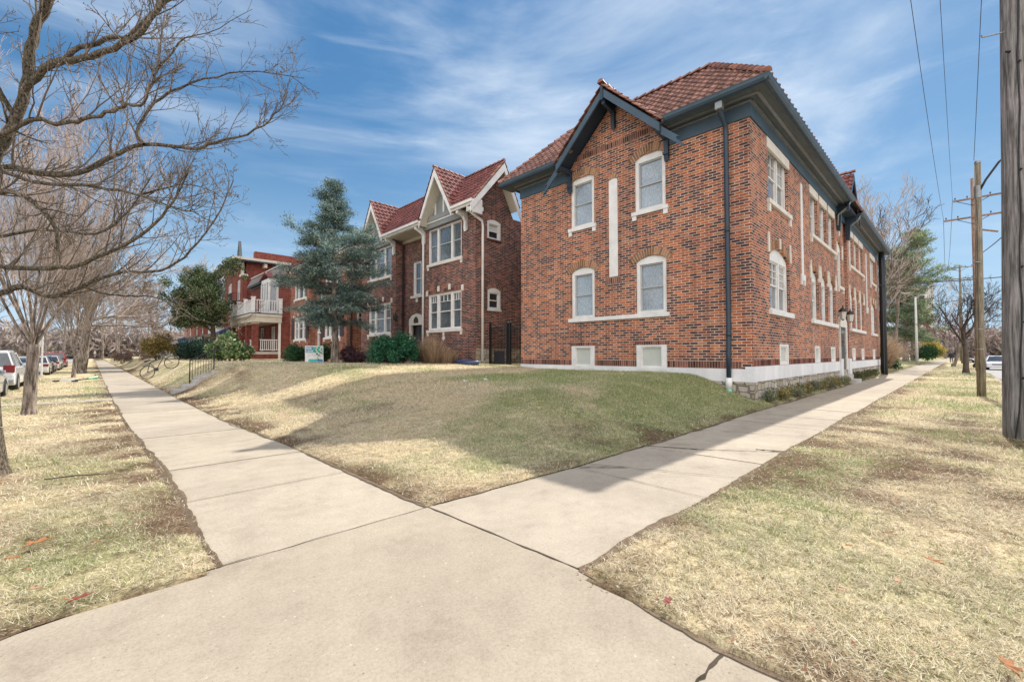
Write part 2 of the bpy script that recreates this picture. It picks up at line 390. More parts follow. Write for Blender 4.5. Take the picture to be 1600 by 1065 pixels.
def concrete(name, col, spots=True):
    m, t, b = newmat(name)
    g = t.nodes.new('ShaderNodeNewGeometry'); v = g.outputs['Position']
    a = noise(t, .7, 5, .6, v); f = noise(t, 55, 4, .7, v); s = noise(t, 170, 2, .5, v); st = noise(t, 4, 5, .7, v)
    c = ramp(t, a, [(.3, tuple(q * .87 for q in col)), (.7, tuple(q * 1.08 for q in col))])
    c = mixrgb(t, 1.0, c, ramp(t, st, [(.25, (.88, .87, .86)), (.5, (1, 1, 1)), (.8, (1.05, 1.05, 1.04))]), 'MULTIPLY')
    c = mixrgb(t, 1.0, c, ramp(t, f, [(.3, (.84, .83, .82)), (.55, (1, 1, 1)), (.75, (1.09, 1.09, 1.08))]), 'MULTIPLY')
    c = mixrgb(t, 1.0, c, ramp(t, s, [(.27, (.5, .46, .42)), (.34, (1, 1, 1)), (.66, (1, 1, 1)), (.72, (1.15, 1.12, 1.05))]), 'MULTIPLY')
    pb = t.nodes.new('ShaderNodeTexVoronoi'); pb.inputs['Scale'].default_value = 26; t.links.new(v, pb.inputs['Vector']); sp = t.nodes.new('ShaderNodeSeparateColor'); t.links.new(pb.outputs['Color'], sp.inputs[0])
    dot = mth(t, 'MULTIPLY', mth(t, 'LESS_THAN', pb.outputs['Distance'], .16), mth(t, 'GREATER_THAN', sp.outputs[0], .72))
    c = mixrgb(t, mth(t, 'MULTIPLY', dot, .8), c, ramp(t, sp.outputs[1], [(0, (.2, .15, .11)), (.5, (.35, .3, .26)), (.8, (.5, .45, .38))]))
    c = mixrgb(t, 1.0, c, ramp(t, g.outputs['Random Per Island'], [(0, (.93, .93, .94)), (1, (1.05, 1.05, 1.03))]), 'MULTIPLY')
    bs = noise(t, 1.9, 7, .72, v); c = mixrgb(t, 1.0, c, ramp(t, bs, [(.3, (.80, .78, .76)), (.44, (.96, .955, .95)), (.6, (1.03, 1.03, 1.02))]), 'MULTIPLY')
    t.links.new(c, b.inputs['Base Color']); b.inputs['Roughness'].default_value = .9; b.inputs['Specular IOR Level'].default_value = .2
    bump(t, b, mth(t, 'ADD', mth(t, 'MULTIPLY', s, .5), f), .35, .006)
    return m
M['concrete'] = concrete('sidewalk_concrete', (.415, .358, .288))
M['concrete_old'] = concrete('apron_concrete', (.37, .316, .25))
M['concrete_grey'] = concrete('step_concrete', (.5, .47, .44))
M['asphalt'] = concrete('road_asphalt', (.34, .33, .32))
M['crack'] = plain('joint_dirt', (.07, .055, .04), .95, .4, 8, 90, .3, spec=.1)

# ------------------------------------------------------------------ terrain shape
def S(t): t = np.clip(t, 0, 1); return t * t * (3 - 2 * t)
def eL(y): return np.interp(y, [-2, 3.4, 7.3, 17, 33], [.63, .637, .66, .53, .5])
def eR(y): return np.interp(y, [-2, 3.4, 9.4, 14, 21], [2.233, 2.233, 2.26, 2.15, 2.13])
def yT(x): return np.interp(x, [2.2, 4.3, 9, 14, 40], [3.42, 3.34, 3.42, 3.5, 3.55])
def yB(x): return np.interp(x, [2.3, 4.3, 7.4, 12.3], [1.748, 1.738, 1.79, 1.761])
def sL(y): return -.13 * S((np.asarray(y, dtype=float) - 4) / 8)
def vn(x, y, s, seed=0):
    x = np.asarray(x, dtype=float) / s + 1000; y = np.asarray(y, dtype=float) / s + 1000
    xi = np.floor(x).astype(np.int64); yi = np.floor(y).astype(np.int64); fx = S(x - xi); fy = S(y - yi)
    def h(a, b):
        q = (a * 374761393 + b * 668265263 + seed * 974634777) & 0xffffffff
        q = ((q ^ (q >> 13)) * 1274126177) & 0xffffffff
        return ((q ^ (q >> 16)) & 0xffff) / 65535.0
    return (h(xi, yi) * (1 - fx) + h(xi + 1, yi) * fx) * (1 - fy) + (h(xi, yi + 1) * (1 - fx) + h(xi + 1, yi + 1) * fx) * fy
def fbm(x, y, s, seed=0): return .5 * vn(x, y, s, seed) + .27 * vn(x, y, s * .47, seed + 1) + .15 * vn(x, y, s * .21, seed + 2) + .08 * vn(x, y, s * .09, seed + 3)
STAIR_Y0, STAIR_Y1 = 20.6, 21.8
def G(x, y):
    x = np.asarray(x, dtype=float); y = np.asarray(y, dtype=float); x, y = np.broadcast_arrays(x, y)
    base = sL(y)
    wx = np.interp(y, [4, 10, 16, 20.3, 40], [5.4, 5.4, 4.6, 2.1, 2.4]); wy = np.interp(x, [2, 6, 13, 42, 60], [3.9, 3.4, 2.3, 2.3, 5.0])
    dx = x - eR(y); dy = y - yT(x)
    a = S(dx / wx); b = S(dy / wy)
    k_ = S((y - 11) / 5); hp = (.55 + .2 * S((x - 4) / 9)) * (1 - k_) + .9 * k_ - .25 * S((x - 42) / 10)
    yard = base * (1 - a) + hp * a * b
    yard = yard + .035 * S(np.minimum(dx, dy) / .12) + .05 * (fbm(x, y, 1.6, 5) - .5) * S(np.minimum(dx, dy) / .8)
    yard = np.where((y > STAIR_Y0 - .02) & (y < STAIR_Y1 + .02) & (x < 3.85), np.minimum(yard, -.2), yard)
    lawnL = base + .02 * S((eL(y) - x) / .15) - .012 + .03 * (fbm(x, y, 1.2, 9) - .5)
    lawnR = .02 * S((yB(x) - y) / .15) - .012 + .03 * (fbm(x, y, 1.2, 19) - .5)
    z = np.full(x.shape, -.05)
    z = np.where((dx > 0) & (dy > 0), yard, z)
    z = np.where((x < eL(y)) & (y > 3.3), lawnL, z)
    z = np.where((y < yB(x)) & (x > 2.2), lawnR, z)
    walkL = (x >= eL(y)) & (x <= eR(y)); z = np.where(walkL & (y > 1.7), base - .04, z)
    z = np.where((y >= yB(x)) & (y <= yT(x)) & (x > 2.0), -.04, z)
    z = np.where((x < -2.55) & (x > -12.5), -.35, z)
    z = np.where((y < -1.4) & (y > -11), -.35, z)
    z = np.where((x <= -12.5) & (y > 3), 0.0 + .1 * S((-12.5 - x) / 6), z)
    return z
# colour of the turf: straw, green and bare soil patches, plus painted yard shade
def turf(x, y):
    x = np.asarray(x, dtype=float); y = np.asarray(y, dtype=float)
    p = fbm(x, y, 1.5, 31); q = fbm(x, y, .5, 41); r_ = fbm(x, y, 3.2, 51)
    straw = np.array([.70, .60, .41]); green = np.array([.31, .36, .16]); soil = np.array([.20, .14, .095]); grey = np.array([.58, .51, .40])
    inyard = (x > 2.2) & (y > 3.4); left = (x < .7) & (y > 3.2); right = (y < 1.8) & (x > 2.1)
    gr = np.where(inyard, .0 + .8 * S((x - 4.6 - .38 * (y - 5)) / 2.2) * S((12 - y) / 3), .2)  # yard greener and darker where building shade falls, shade put into the colour
    gr = np.where(left, .0, gr); gr = np.where(right, .32, gr)
    g = np.clip((p - .5) * 2.0 + gr, 0, .75) * np.clip(.5 + q, .5, 1)
    edge = np.where(inyard, np.minimum(x - eR(y), y - yT(x)), np.where(left, np.minimum(eL(y) - x, np.where(y < 5, np.abs(y - 3.3), 9)), np.minimum(np.abs(yB(x) - y), np.where(x < 4, x - 2.15, 9))))
    so = np.clip((r_ - np.where(right, .5, .56)) * 5, 0, np.where(right, .75, .5)) + np.clip(1.0 - edge / (.3 + .75 * r_), 0, 1.0)
    so = np.clip(so * np.clip(q * 3.4 - .95, 0, 1.4), 0, 1)
    k = np.clip((fbm(x, y, .9, 77) - .4) * 2, 0, 1)
    c = straw[None, :] * (1 - k[:, None] * .5) + grey[None, :] * k[:, None] * .5
    c = c * (1 - g[:, None]) + green * g[:, None]; c = c * (1 - so[:, None]) + soil * so[:, None]
    return c, g, so

# ------------------------------------------------------------------ ground, roads, walks
def build_ground():
    def axis(segs, extra=()):
        v = []
        for a, b, s in segs: v += list(np.arange(a, b, s))
        v.append(segs[-1][1]); return np.array(sorted(set(np.round(list(v) + list(extra), 3))))
    xs = axis([(-700, -60, 80), (-60, -14, 6), (-14, -3, 1.2), (-3, 16, .16), (16, 44, .5), (44, 110, 3), (110, 900, 60)], (-12.51, -12.49, -2.56, -2.54, .61, .63, 2.15, 2.19, 2.22, 2.25, 2.28, 2.35))
    ys = axis([(-700, -60, 80), (-60, -12, 6), (-12, -2, 1), (-2, 17, .16), (17, 46, .4), (46, 110, 3), (110, 900, 60)], (-11.01, -10.99, -1.41, -1.39, 1.735, 1.76, 3.3, 3.34, 3.42, 3.5, 20.57, 20.6, 21.8, 21.83))
    X_, Y_ = np.meshgrid(xs, ys); Z_ = G(X_, Y_); nx, ny = len(xs), len(ys)
    far = (np.abs(X_) > 120) | (np.abs(Y_) > 120); Z_ = np.where(far, np.minimum(Z_, -.05), Z_)
    v = np.stack([X_.ravel(), Y_.ravel(), Z_.ravel()], 1)
    i = np.arange((nx - 1) * (ny - 1)); a = (i // (nx - 1)) * nx + i % (nx - 1)
    f = np.stack([a, a + 1, a + nx + 1, a + nx], 1)
    c, g, so = turf(v[:, 0], v[:, 1])
    m, t, b = newmat('turf')
    at = t.nodes.new('ShaderNodeAttribute'); at.attribute_name = 'tint'
    p = wpos(t); n1_ = noise(t, 6, 6, .7, p); n2_ = noise(t, 45, 5, .75, p); n3_ = noise(t, 1.2, 5, .6, p)
    cc = mixrgb(t, 1.0, at.outputs['Color'], ramp(t, n1_, [(.3, (.55, .53, .5)), (.5, (1, 1, 1)), (.7, (1.25, 1.24, 1.18))]), 'MULTIPLY')
    cc = mixrgb(t, 1.0, cc, ramp(t, n2_, [(.32, (.36, .31, .26)), (.5, (.85, .82, .78)), (.66, (1.3, 1.3, 1.25))]), 'MULTIPLY')
    cc = mixrgb(t, 1.0, cc, ramp(t, n3_, [(.35, (.85, .88, .8)), (.65, (1.1, 1.05, 1.05))]), 'MULTIPLY')
    t.links.new(cc, b.inputs['Base Color']); b.inputs['Roughness'].default_value = .95; b.inputs['Specular IOR Level'].default_value = .1
    bump(t, b, mth(t, 'ADD', n2_, mth(t, 'MULTIPLY', n1_, 1.5)), .8, .03)
    o = np_mesh('ground', v, f, m, cols=c * .92, smooth=True); tag(o, kind='structure')
build_ground()

def jag(a, b, n, amp, seed):
    rr = random.Random(seed); pts = []
    for i in range(n + 1):
        t = i / n; k = 0 if i in (0, n) else rr.uniform(-amp, amp)
        pts.append((a[0] + (b[0] - a[0]) * t + k * .4, a[1] + (b[1] - a[1]) * t + k))
    return pts
def build_walks():
    mb = MB()
    def slab(poly, zf, dz=0):
        mb.prism([(p[0], p[1]) for p in poly], 'z', -.22, 0)
        n = 2 * len(poly)
        for k in range(len(mb.v) - n, len(mb.v)):
            x, y, z = mb.v[k]; mb.v[k] = (x, y, zf(x, y) + dz if z == 0 else -.4)
    g = .006
    # walk along the side street (to +Y)
    ys = [3.419, 5.13, 6.81, 8.5, 10.2, 11.8, 13.4, 15.1, 16.8]
    while ys[-1] < 140: ys.append(ys[-1] + 1.7)
    for i in range(len(ys) - 1):
        a, b = ys[i] + g, ys[i + 1] - g; dz = random.uniform(-.004, .004)
        if 20.6 < a < 22.4: dz = 0
        slab([(eL(a), a), (eR(a), a), (eR(b), b), (eL(b), b)], lambda x, y: float(sL(y)), dz)
    # walk along the long side of the corner building (to +X)
    xs = [2.24, 4.31, 6.1, 7.8, 9.6, 11.3, 13.1]
    while xs[-1] < 170: xs.append(xs[-1] + 1.85)
    for i in range(len(xs) - 1):
        a, b = xs[i] + g, xs[i + 1] - g; dz = random.uniform(-.006, .006)
        ang = .06 if i < 8 else 0
        y0a, y0b = yB(a), yB(b)
        slab([(a + ang, y0a), (b + ang, y0b), (b - ang, yT(b)), (a - ang if i else a + .0, yT(a))], lambda x, y: 0.0, dz if i else 0)
    o = mb.build('sidewalk', M['concrete']); tag(o, kind='structure')
    ap = MB(); curve = [(2.228, 3.408), (.65, 3.406), (.15, 3.37), (-.296, 3.298), (-.9, 3.12), (-1.5, 2.85), (-2.1, 2.5), (-2.45, 2.2), (-2.45, -1.3), (2.175, -1.3), (2.172, .2), (2.155, .795), (2.143, .841), (2.2, 1.2), (2.262, 1.6), (2.295, 1.74)]
    ap.prism(curve, 'z', -.3, .003)
    o = ap.build('corner_pavement', M['concrete_old']); tag(o, kind='structure')
    c = MB()            # dirt packed in the joints and the old cracks: thin strips lying on the slabs
    def strip(a, b, wd, seed, z=.006, n=14, amp=.012):
        p = jag(a, b, n, amp, seed); d = Vector((b[0] - a[0], b[1] - a[1])).normalized(); nrm = Vector((-d.y, d.x)); rr = random.Random(seed)
        prev = None
        for q in p:
            ww = wd * rr.uniform(.35, 1.2); l = (q[0] + nrm.x * ww / 2, q[1] + nrm.y * ww / 2, z); r_ = (q[0] - nrm.x * ww / 2, q[1] - nrm.y * ww / 2, z)
            if prev: c.poly([prev[0], prev[1], r_, l])
            prev = (l, r_)
    strip((2.236, 3.41), (2.30, 1.745), .02, 1); strip((.64, 3.415), (2.233, 3.415), .009, 2)
    strip((2.155, .80), (1.7, .815), .022, 3, amp=.005); strip((1.7, .815), (.9, .80), .012, 33, amp=.005)
    strip((4.31, 3.30), (4.31, 1.74), .012, 4, .011); strip((4.55, 3.31), (5.25, 1.80), .014, 5, .011, 18, .03)
    strip((6.05, 3.4), (6.4, 2.7), .035, 6, .011, 12, .02); strip((6.4, 2.7), (7.1, 1.78), .026, 7, .011, 14, .03); strip((4.35, 3.3), (4.75, 2.9), .03, 61, .011, 10, .02); strip((7.0, 2.1), (7.15, 1.78), .045, 62, .011, 8, .02); strip((9.7, 3.4), (10.2, 1.8), .02, 63, .011, 12, .03)
    strip((8.2, 3.05), (8.7, 1.8), .014, 8, .011); strip((11.3, 3.4), (11.3, 1.8), .014, 9, .011)
    for k, yy in enumerate((5.13, 6.81, 8.5, 10.2)): strip((eL(yy), yy), (eR(yy), yy), .009, 20 + k, float(sL(yy)) + .007, 10, .003)
    o = c.build('pavement_cracks', M['crack']); tag(o, kind='structure')
    rd = MB(); rd.box(-12.4, -2.62, -700, 700, -.5, -.2); o = rd.build('road', M['asphalt']); tag(o, kind='structure')
    rd = MB(); rd.box(-2.61, 900, -10.9, -1.5, -.5, -.196); rd.box(-700, -12.41, -10.9, -1.5, -.5, -.196); o = rd.build('road', M['asphalt']); tag(o, kind='structure')
    kb = MB()
    kb.box(-2.62, -2.455, 2.3, 260, -.45, -.06); kb.box(2.3, 300, -1.5, -1.33, -.45, .012); kb.box(-12.55, -12.4, 3, 260, -.45, 0.02)
    o = kb.build('kerb', M['concrete_old']); tag(o, kind='structure')
    cw = MB()           # narrow carriage walks crossing the tree lawns
    for y in (19.2, 36.0): cw.box(-2.46, .5, y, y + .9, -.4, -.098)
    for x in (26.2, 58): cw.box(x, x + 1.1, -1.33, 1.74, -.3, .016)
    o = cw.build('carriage_walk', M['concrete']); tag(o, kind='structure')
    fp = MB()           # path from the steps to the neighbour's entrance
    fp.prism([(3.95, 20.7), (6, 21.2), (9.5, 21.7), (13.5, 21.7), (13.5, 22.9), (9.3, 22.9), (6, 22.4), (3.95, 21.75)], 'z', .5, .93)
    for k in range(8, 16):
        x, y, z = fp.v[k]; fp.v[k] = (x, y, float(G(x, y)) + .015)
    o = fp.build('garden_path', M['concrete']); tag(o, kind='structure')
build_walks()

def build_grass():
    P_ = []; W_ = []
    def patch(x0, x1, y0, y1, dens, cond, wscale):
        n = int((x1 - x0) * (y1 - y0) * dens); x = rng.uniform(x0, x1, n); y = rng.uniform(y0, y1, n)
        k = cond(x, y); P_.append(np.stack([x[k], y[k]], 1)); W_.append(np.full(k.sum(), wscale))
    vis = lambda x, y: (x * math.cos(HEAD) + y * math.sin(HEAD) > .8)
    R_ = lambda x, y: (y < yB(x) + .03 * (vn(x, y, .08, 3) - .3)) & (x > 2.16 + np.where(y > .8, .06 + (y - .8) * .12, 0)) & (y > -1.33) & vis(x, y)
    L_ = lambda x, y: (x < eL(y) + .03 * (vn(x, y, .08, 3) - .3)) & (x > -2.45) & vis(x, y) & (y > np.where(x < .64, 3.40 - .09 * np.clip(.64 - x, 0, 9) ** 1.6 - .03, 3.4) + .03 * vn(x, y, .1, 4))
    Y_ = lambda x, y: (x > eR(y) - .03 * vn(x, y, .08, 3)) & (y > yT(x) - .03 * vn(x, y, .08, 3)) & ~((x > 13.05) & (y > 3.9)) & ~((y > STAIR_Y0) & (y < STAIR_Y1) & (x < 4)) & ~((y > 20.7) & (y < 22.9) & (x > 3.9))
    patch(2.1, 4.2, -1.4, 1.8, 13000, R_, .55); patch(4.2, 7, -1.4, 1.8, 7000, R_, .8); patch(7, 12, -1.4, 1.8, 2200, R_, 1.2); patch(12, 30, -1.4, 1.8, 500, R_, 2.4); patch(30, 60, -1.4, 1.8, 120, R_, 5)
    patch(-2.5, .7, 2.3, 6, 12000, L_, .5); patch(-2.5, .7, 6, 12, 2300, L_, 1.1); patch(-2.5, .7, 12, 40, 380, L_, 2.6)
    patch(2.2, 6, 3.3, 8, 7500, Y_, .75); patch(6, 13.1, 3.3, 8, 4800, Y_, 1.1); patch(2.1, 13.1, 8, 13.5, 2000, Y_, 1.5); patch(2.1, 13.1, 13.5, 30, 300, Y_, 2.6); patch(13, 40, 3.4, 3.97, 500, lambda x, y: y > yT(x), 1.6)
    P = np.concatenate(P_); Wd = np.concatenate(W_)
    c, g, so = turf(P[:, 0], P[:, 1])
    cl = vn(P[:, 0], P[:, 1], .075, 71) * .6 + vn(P[:, 0], P[:, 1], .2, 72) * .4; near = np.hypot(P[:, 0], P[:, 1]) < 9
    keep = (rng.random(len(P)) > so * .8) & ((cl > .36 + .12 * rng.random(len(P))) | (rng.random(len(P)) < np.where(near, .18, .6))); P = P[keep]; Wd = Wd[keep]; c = c[keep]; g = g[keep]; so = so[keep]
    n = len(P); z = G(P[:, 0], P[:, 1])
    isg = rng.random(n) < g * .8
    base = np.where(isg[:, None], np.array([.30, .38, .13]), np.array([.79, .69, .50]))
    rr = rng.random(n)
    base = np.where((~isg & (rr < .12))[:, None], np.array([.40, .28, .17]), base); base = np.where((~isg & (rr > .8))[:, None], np.array([.88, .81, .64]), base)
    col = (base * .7 + c * .3) * rng.uniform(.6, 1.2, n)[:, None]
    ln = rng.uniform(.025, .075, n) * (.8 + .5 * vn(P[:, 0], P[:, 1], .25, 8)) * np.where(isg, 1.1, 1.0) * np.clip(Wd, .8, 1.6)
    az = rng.uniform(0, 2 * np.pi, n) + 2.0 * vn(P[:, 0], P[:, 1], .3, 9); el = np.where(isg, rng.uniform(.35, 1.25, n), rng.uniform(.02, .7, n))
    d = np.stack([np.cos(az) * np.cos(el), np.sin(az) * np.cos(el), np.sin(el)], 1); s = np.stack([-np.sin(az), np.cos(az), rng.uniform(-.4, .4, n)], 1)
    wd = rng.uniform(.002, .0046, n) * Wd
    b0 = np.stack([P[:, 0], P[:, 1], z + rng.uniform(0, .02, n) * (~isg)], 1)
    v = np.empty((n, 3, 3)); v[:, 0] = b0 - s * wd[:, None]; v[:, 1] = b0 + s * wd[:, None]; v[:, 2] = b0 + d * ln[:, None]
    f = np.arange(n * 3).reshape(n, 3)
    o = np_mesh('lawn_grass', v.reshape(-1, 3), f, M['grass'], cols=np.repeat(col, 3, 0)); tag(o, 'short mixed straw and green winter grass on the lawns', 'grass', kind='stuff')
    print('blades', n)
build_grass()
def build_litter():
    n = 15000; x = np.concatenate([rng.uniform(2.15, 9, n // 2), rng.uniform(-2.4, .7, n // 4), rng.uniform(2.2, 11, n - n // 2 - n // 4)]); y = np.concatenate([rng.uniform(-1.3, 1.8, n // 2), rng.uniform(3, 11, n // 4), rng.uniform(3.4, 11, n - n // 2 - n // 4)])
    ok = ((y < yB(x) + .03) & (x > 2.2)) | ((x < eL(y) + .02) & (y > 3.35)) | ((x > eR(y) - .03) & (y > yT(x) - .03) & ~((x > 13) & (y > 3.9)))
    c, g, so = turf(x, y); ok &= rng.random(n) < .25 + so * 1.2; x, y = x[ok], y[ok]; n = len(x); z = G(x, y) + rng.uniform(.008, .035, n); s = rng.uniform(.004, .016, n)
    a = rng.uniform(0, 6.28, n); t_ = rng.uniform(-.5, .5, n); U_ = np.stack([np.cos(a), np.sin(a), t_], 1) * s[:, None]; V_ = np.stack([-np.sin(a), np.cos(a), rng.uniform(-.5, .5, n)], 1) * s[:, None] * rng.uniform(.15, .7, n)[:, None]; P = np.stack([x, y, z], 1)
    v = np.stack([P - U_, P - V_, P + U_, P + V_], 1).reshape(-1, 3); pal = np.array([(.3, .18, .1), (.42, .28, .18), (.16, .1, .07), (.55, .45, .34), (.36, .16, .09)]); c = pal[rng.integers(0, 5, n)] * rng.uniform(.7, 1.2, n)[:, None]
    o = np_mesh('leaf_litter', v, np.arange(n * 4).reshape(n, 4), M['grass'], cols=np.repeat(c, 4, 0)); tag(o, 'crumbled brown leaf and twig litter strewn through the lawns', 'litter', kind='stuff')
build_litter()
def edge_dirt():
    b = MB(); rr = random.Random(3)
    def run(pts, nrm, wmax, step=.05):
        prev = None; w_ = .02
        for (x, y, z) in pts:
            w_ = max(-.03, min(wmax, w_ + rr.uniform(-.013, .0128))); l = (x - nrm[0] * .05, y - nrm[1] * .05, z - .012); m = (x + nrm[0] * w_ * .5, y + nrm[1] * w_ * .5, z + .0065); r_ = (x + nrm[0] * w_, y + nrm[1] * w_, z + .0052)
            if prev: b.poly([prev[0], prev[1], m, l]); b.poly([prev[1], prev[2], r_, m])
            prev = (l, m, r_)
    ys_ = np.arange(3.42, 30, .06); run([(float(eL(y)), y, float(sL(y))) for y in ys_], (1, 0), .05); run([(float(eR(y)), y, float(sL(y))) for y in ys_ if not 20.5 < y < 21.9][:270], (-1, 0), .08)
    xs_ = np.arange(2.3, 24, .06); run([(x, float(yT(x)), .004) for x in xs_], (0, -1), .08); run([(x, float(yB(x)), .004) for x in xs_], (0, 1), .06)
    q = [(.64, 3.406), (.15, 3.37), (-.296, 3.298), (-.9, 3.12), (-1.5, 2.85), (-2.1, 2.5)]
    for i in range(5): run([(q[i][0] + (q[i + 1][0] - q[i][0]) * t / 9, q[i][1] + (q[i + 1][1] - q[i][1]) * t / 9, .003) for t in range(10)], (.1, -1), .07)
    q = [(2.295, 1.74), (2.2, 1.2), (2.143, .841), (2.172, .2), (2.175, -1.2)]
    for i in range(4): run([(q[i][0] + (q[i + 1][0] - q[i][0]) * t / 9, q[i][1] + (q[i + 1][1] - q[i][1]) * t / 9, .003) for t in range(10)], (-1, .05), .015)
    o = b.build('edge_soil', M['soil']); tag(o, kind='structure')
M['soil'] = plain('edge_soil_mat', (.17, .125, .085), .95, .45, 9, 120, .9, spec=.1)
edge_dirt()

# ------------------------------------------------------------------ building kit
def arch_z(u, u0, u1, zc, rise):
    c = (u0 + u1) / 2; h = (u1 - u0) / 2; return zc - rise * ((u - c) / h) ** 2
def wall(mb, F, u0, u1, z0, z1, ops, t=.2):
    us = sorted({u0, u1, *[o[0] for o in ops], *[o[1] for o in ops]}); zs = sorted({z0, z1, *[o[2] for o in ops], *[o[3] for o in ops]})
    us = [q for q in us if u0 <= q <= u1]; zs = [q for q in zs if z0 <= q <= z1]
    for i in range(len(us) - 1):
        for j in range(len(zs) - 1):
            uc, zc = (us[i] + us[i + 1]) / 2, (zs[j] + zs[j + 1]) / 2
            if any(o[0] < uc < o[1] and o[2] < zc < o[3] for o in ops): continue
            mb.poly([F(us[i], zs[j], 0), F(us[i + 1], zs[j], 0), F(us[i + 1], zs[j + 1], 0), F(us[i], zs[j + 1], 0)])
    for o in ops:
        a, b, c, d = o[:4]; rise = o[4] if len(o) > 4 else 0
        mb.poly([F(a, c, 0), F(a, c, -t), F(a, d - rise, -t), F(a, d - rise, 0)]); mb.poly([F(b, c, 0), F(b, d - rise, 0), F(b, d - rise, -t), F(b, c, -t)])
        mb.poly([F(a, c, 0), F(b, c, 0), F(b, c, -t), F(a, c, -t)])
        if rise:
            k = 10; q = [(a + (b - a) * i / k) for i in range(k + 1)]
            for i in range(k):
                za, zb = arch_z(q[i], a, b, d, rise), arch_z(q[i + 1], a, b, d, rise)
                mb.poly([F(q[i], za, 0), F(q[i + 1], zb, 0), F(q[i + 1], d, 0), F(q[i], d, 0)])
                mb.poly([F(q[i], za, 0), F(q[i], za, -t), F(q[i + 1], zb, -t), F(q[i + 1], zb, 0)])
        else:
            mb.poly([F(a, d, 0), F(a, d, -t), F(b, d, -t), F(b, d, 0)])

def window(F, parent, u0, u1, z0, z1, rise=0, cols=(1,), sash=None, frame=None, pane=None, jamb=.09, rec=.05, muntin=None, blind=0, mull=.1, head=.07, bot=.06, meet=True, name='window'):
    """frame with an arched or straight head, then for every light a double-hung sash and its panes"""
    sash = sash or M['white_paint']; frame = frame or M['white_paint']; pane = pane or M['glass']
    fb = MB(); n0, n1 = -rec - .12, -rec
    fb.fbox(F, u0 + .003, u0 + jamb, z0, z1 - rise, n0, n1); fb.fbox(F, u1 - jamb, u1 - .003, z0, z1 - rise, n0, n1)
    fb.fbox(F, u0 + jamb, u1 - jamb, z0, z0 + bot, n0, n1 - .004)
    zt = z1 - rise - head
    if rise:
        k = 12; top = [(u0 + .003 + (u1 - u0 - .006) * i / k) for i in range(k + 1)]
        fb.fprism(F, [(u0 + .003, z1 - rise), (u0 + jamb, z1 - rise), (u0 + jamb, zt), (u1 - jamb, zt), (u1 - jamb, z1 - rise), (u1 - .003, z1 - rise)] + [(q, arch_z(q, u0, u1, z1, rise) - .004) for q in reversed(top[1:-1])], n0, n1 + .006)
    else:
        fb.fbox(F, u0 + jamb, u1 - jamb, zt, z1 - .003, n0, n1 - .002)
    tot = sum(cols); W = u1 - u0 - 2 * jamb - mull * (len(cols) - 1); a = u0 + jamb; lights = []
    for i, c in enumerate(cols):
        b = a + W * c / tot; lights.append((a, b))
        if i < len(cols) - 1: fb.fbox(F, b, b + mull, z0 + bot, zt, n0, n1 + .002)
        a = b + mull
    fr = fb.build(name, frame, parent)
    for (a, b) in lights:
        zm = (z0 + bot + zt) / 2; s = .045; sb = MB(); m0, m1 = -rec - .11, -rec - .035; i0, i1 = -rec - .115, -rec - .06
        for (za, zb, q0, q1, top) in (((zm - .02, zt, m0, m1, 1), (z0 + bot, zm + .02, i0, i1, 0)) if meet else ((z0 + bot, zt, m0, m1, 1),)):
            sb.fbox(F, a, a + s, za, zb, q0, q1); sb.fbox(F, b - s, b, za, zb, q0, q1)
            sb.fbox(F, a + s, b - s, za, za + s, q0, q1 - .002); sb.fbox(F, a + s, b - s, zb - s, zb, q0, q1 - .003)
            if muntin and top:
                nx, nz, frac = muntin
                zl = zb - s - (zb - za - 2 * s) * frac
                for k in range(1, nx): uu = a + s + (b - a - 2 * s) * k / nx; sb.fbox(F, uu - .011, uu + .011, zl, zb - s, q0 + .01, q1 - .01)
                if frac < 1: sb.fbox(F, a + s, b - s, zl - .011, zl + .011, q0 + .01, q1 - .008)
                for k in range(1, nz): zz = zl + (zb - s - zl) * k / nz; sb.fbox(F, a + s, b - s, zz - .011, zz + .011, q0 + .012, q1 - .012)
        so = sb.build('sash', sash, fr)
        gb = MB(); gb.fbox(F, a + .01, b - .01, z0 + bot + .01, zt - .01, -rec - .1, -rec - .09); gb.build('pane', pane, fr)
        if blind:
            bb = MB(); zz = zt - (zt - z0) * blind; bb.fbox(F, a + s, b - s, zz, zt - s, -rec - .088, -rec - .082); bb.build('blind', M['shade'], fr)
    return fr

def sill(F, parent, u0, u1, z0, z1, proud=.06, ears=0, ear_w=.14, mat=None, over=.1, mids=()):
    b = MB(); b.fbox(F, u0 - over, u1 + over, z0, z1, -.06, proud)
    if ears:
        b.fbox(F, u0 - over + .02, u0 - over + .02 + ear_w, z0 - ears, z0, -.04, proud - .02); b.fbox(F, u1 + over - .02 - ear_w, u1 + over - .02, z0 - ears, z0, -.04, proud - .02)
    for u in mids: b.fbox(F, u - ear_w / 2, u + ear_w / 2, z0 - ears, z0, -.04, proud - .022)
    return b.build('sill', mat or M['white_paint'], parent, bevel=.008)

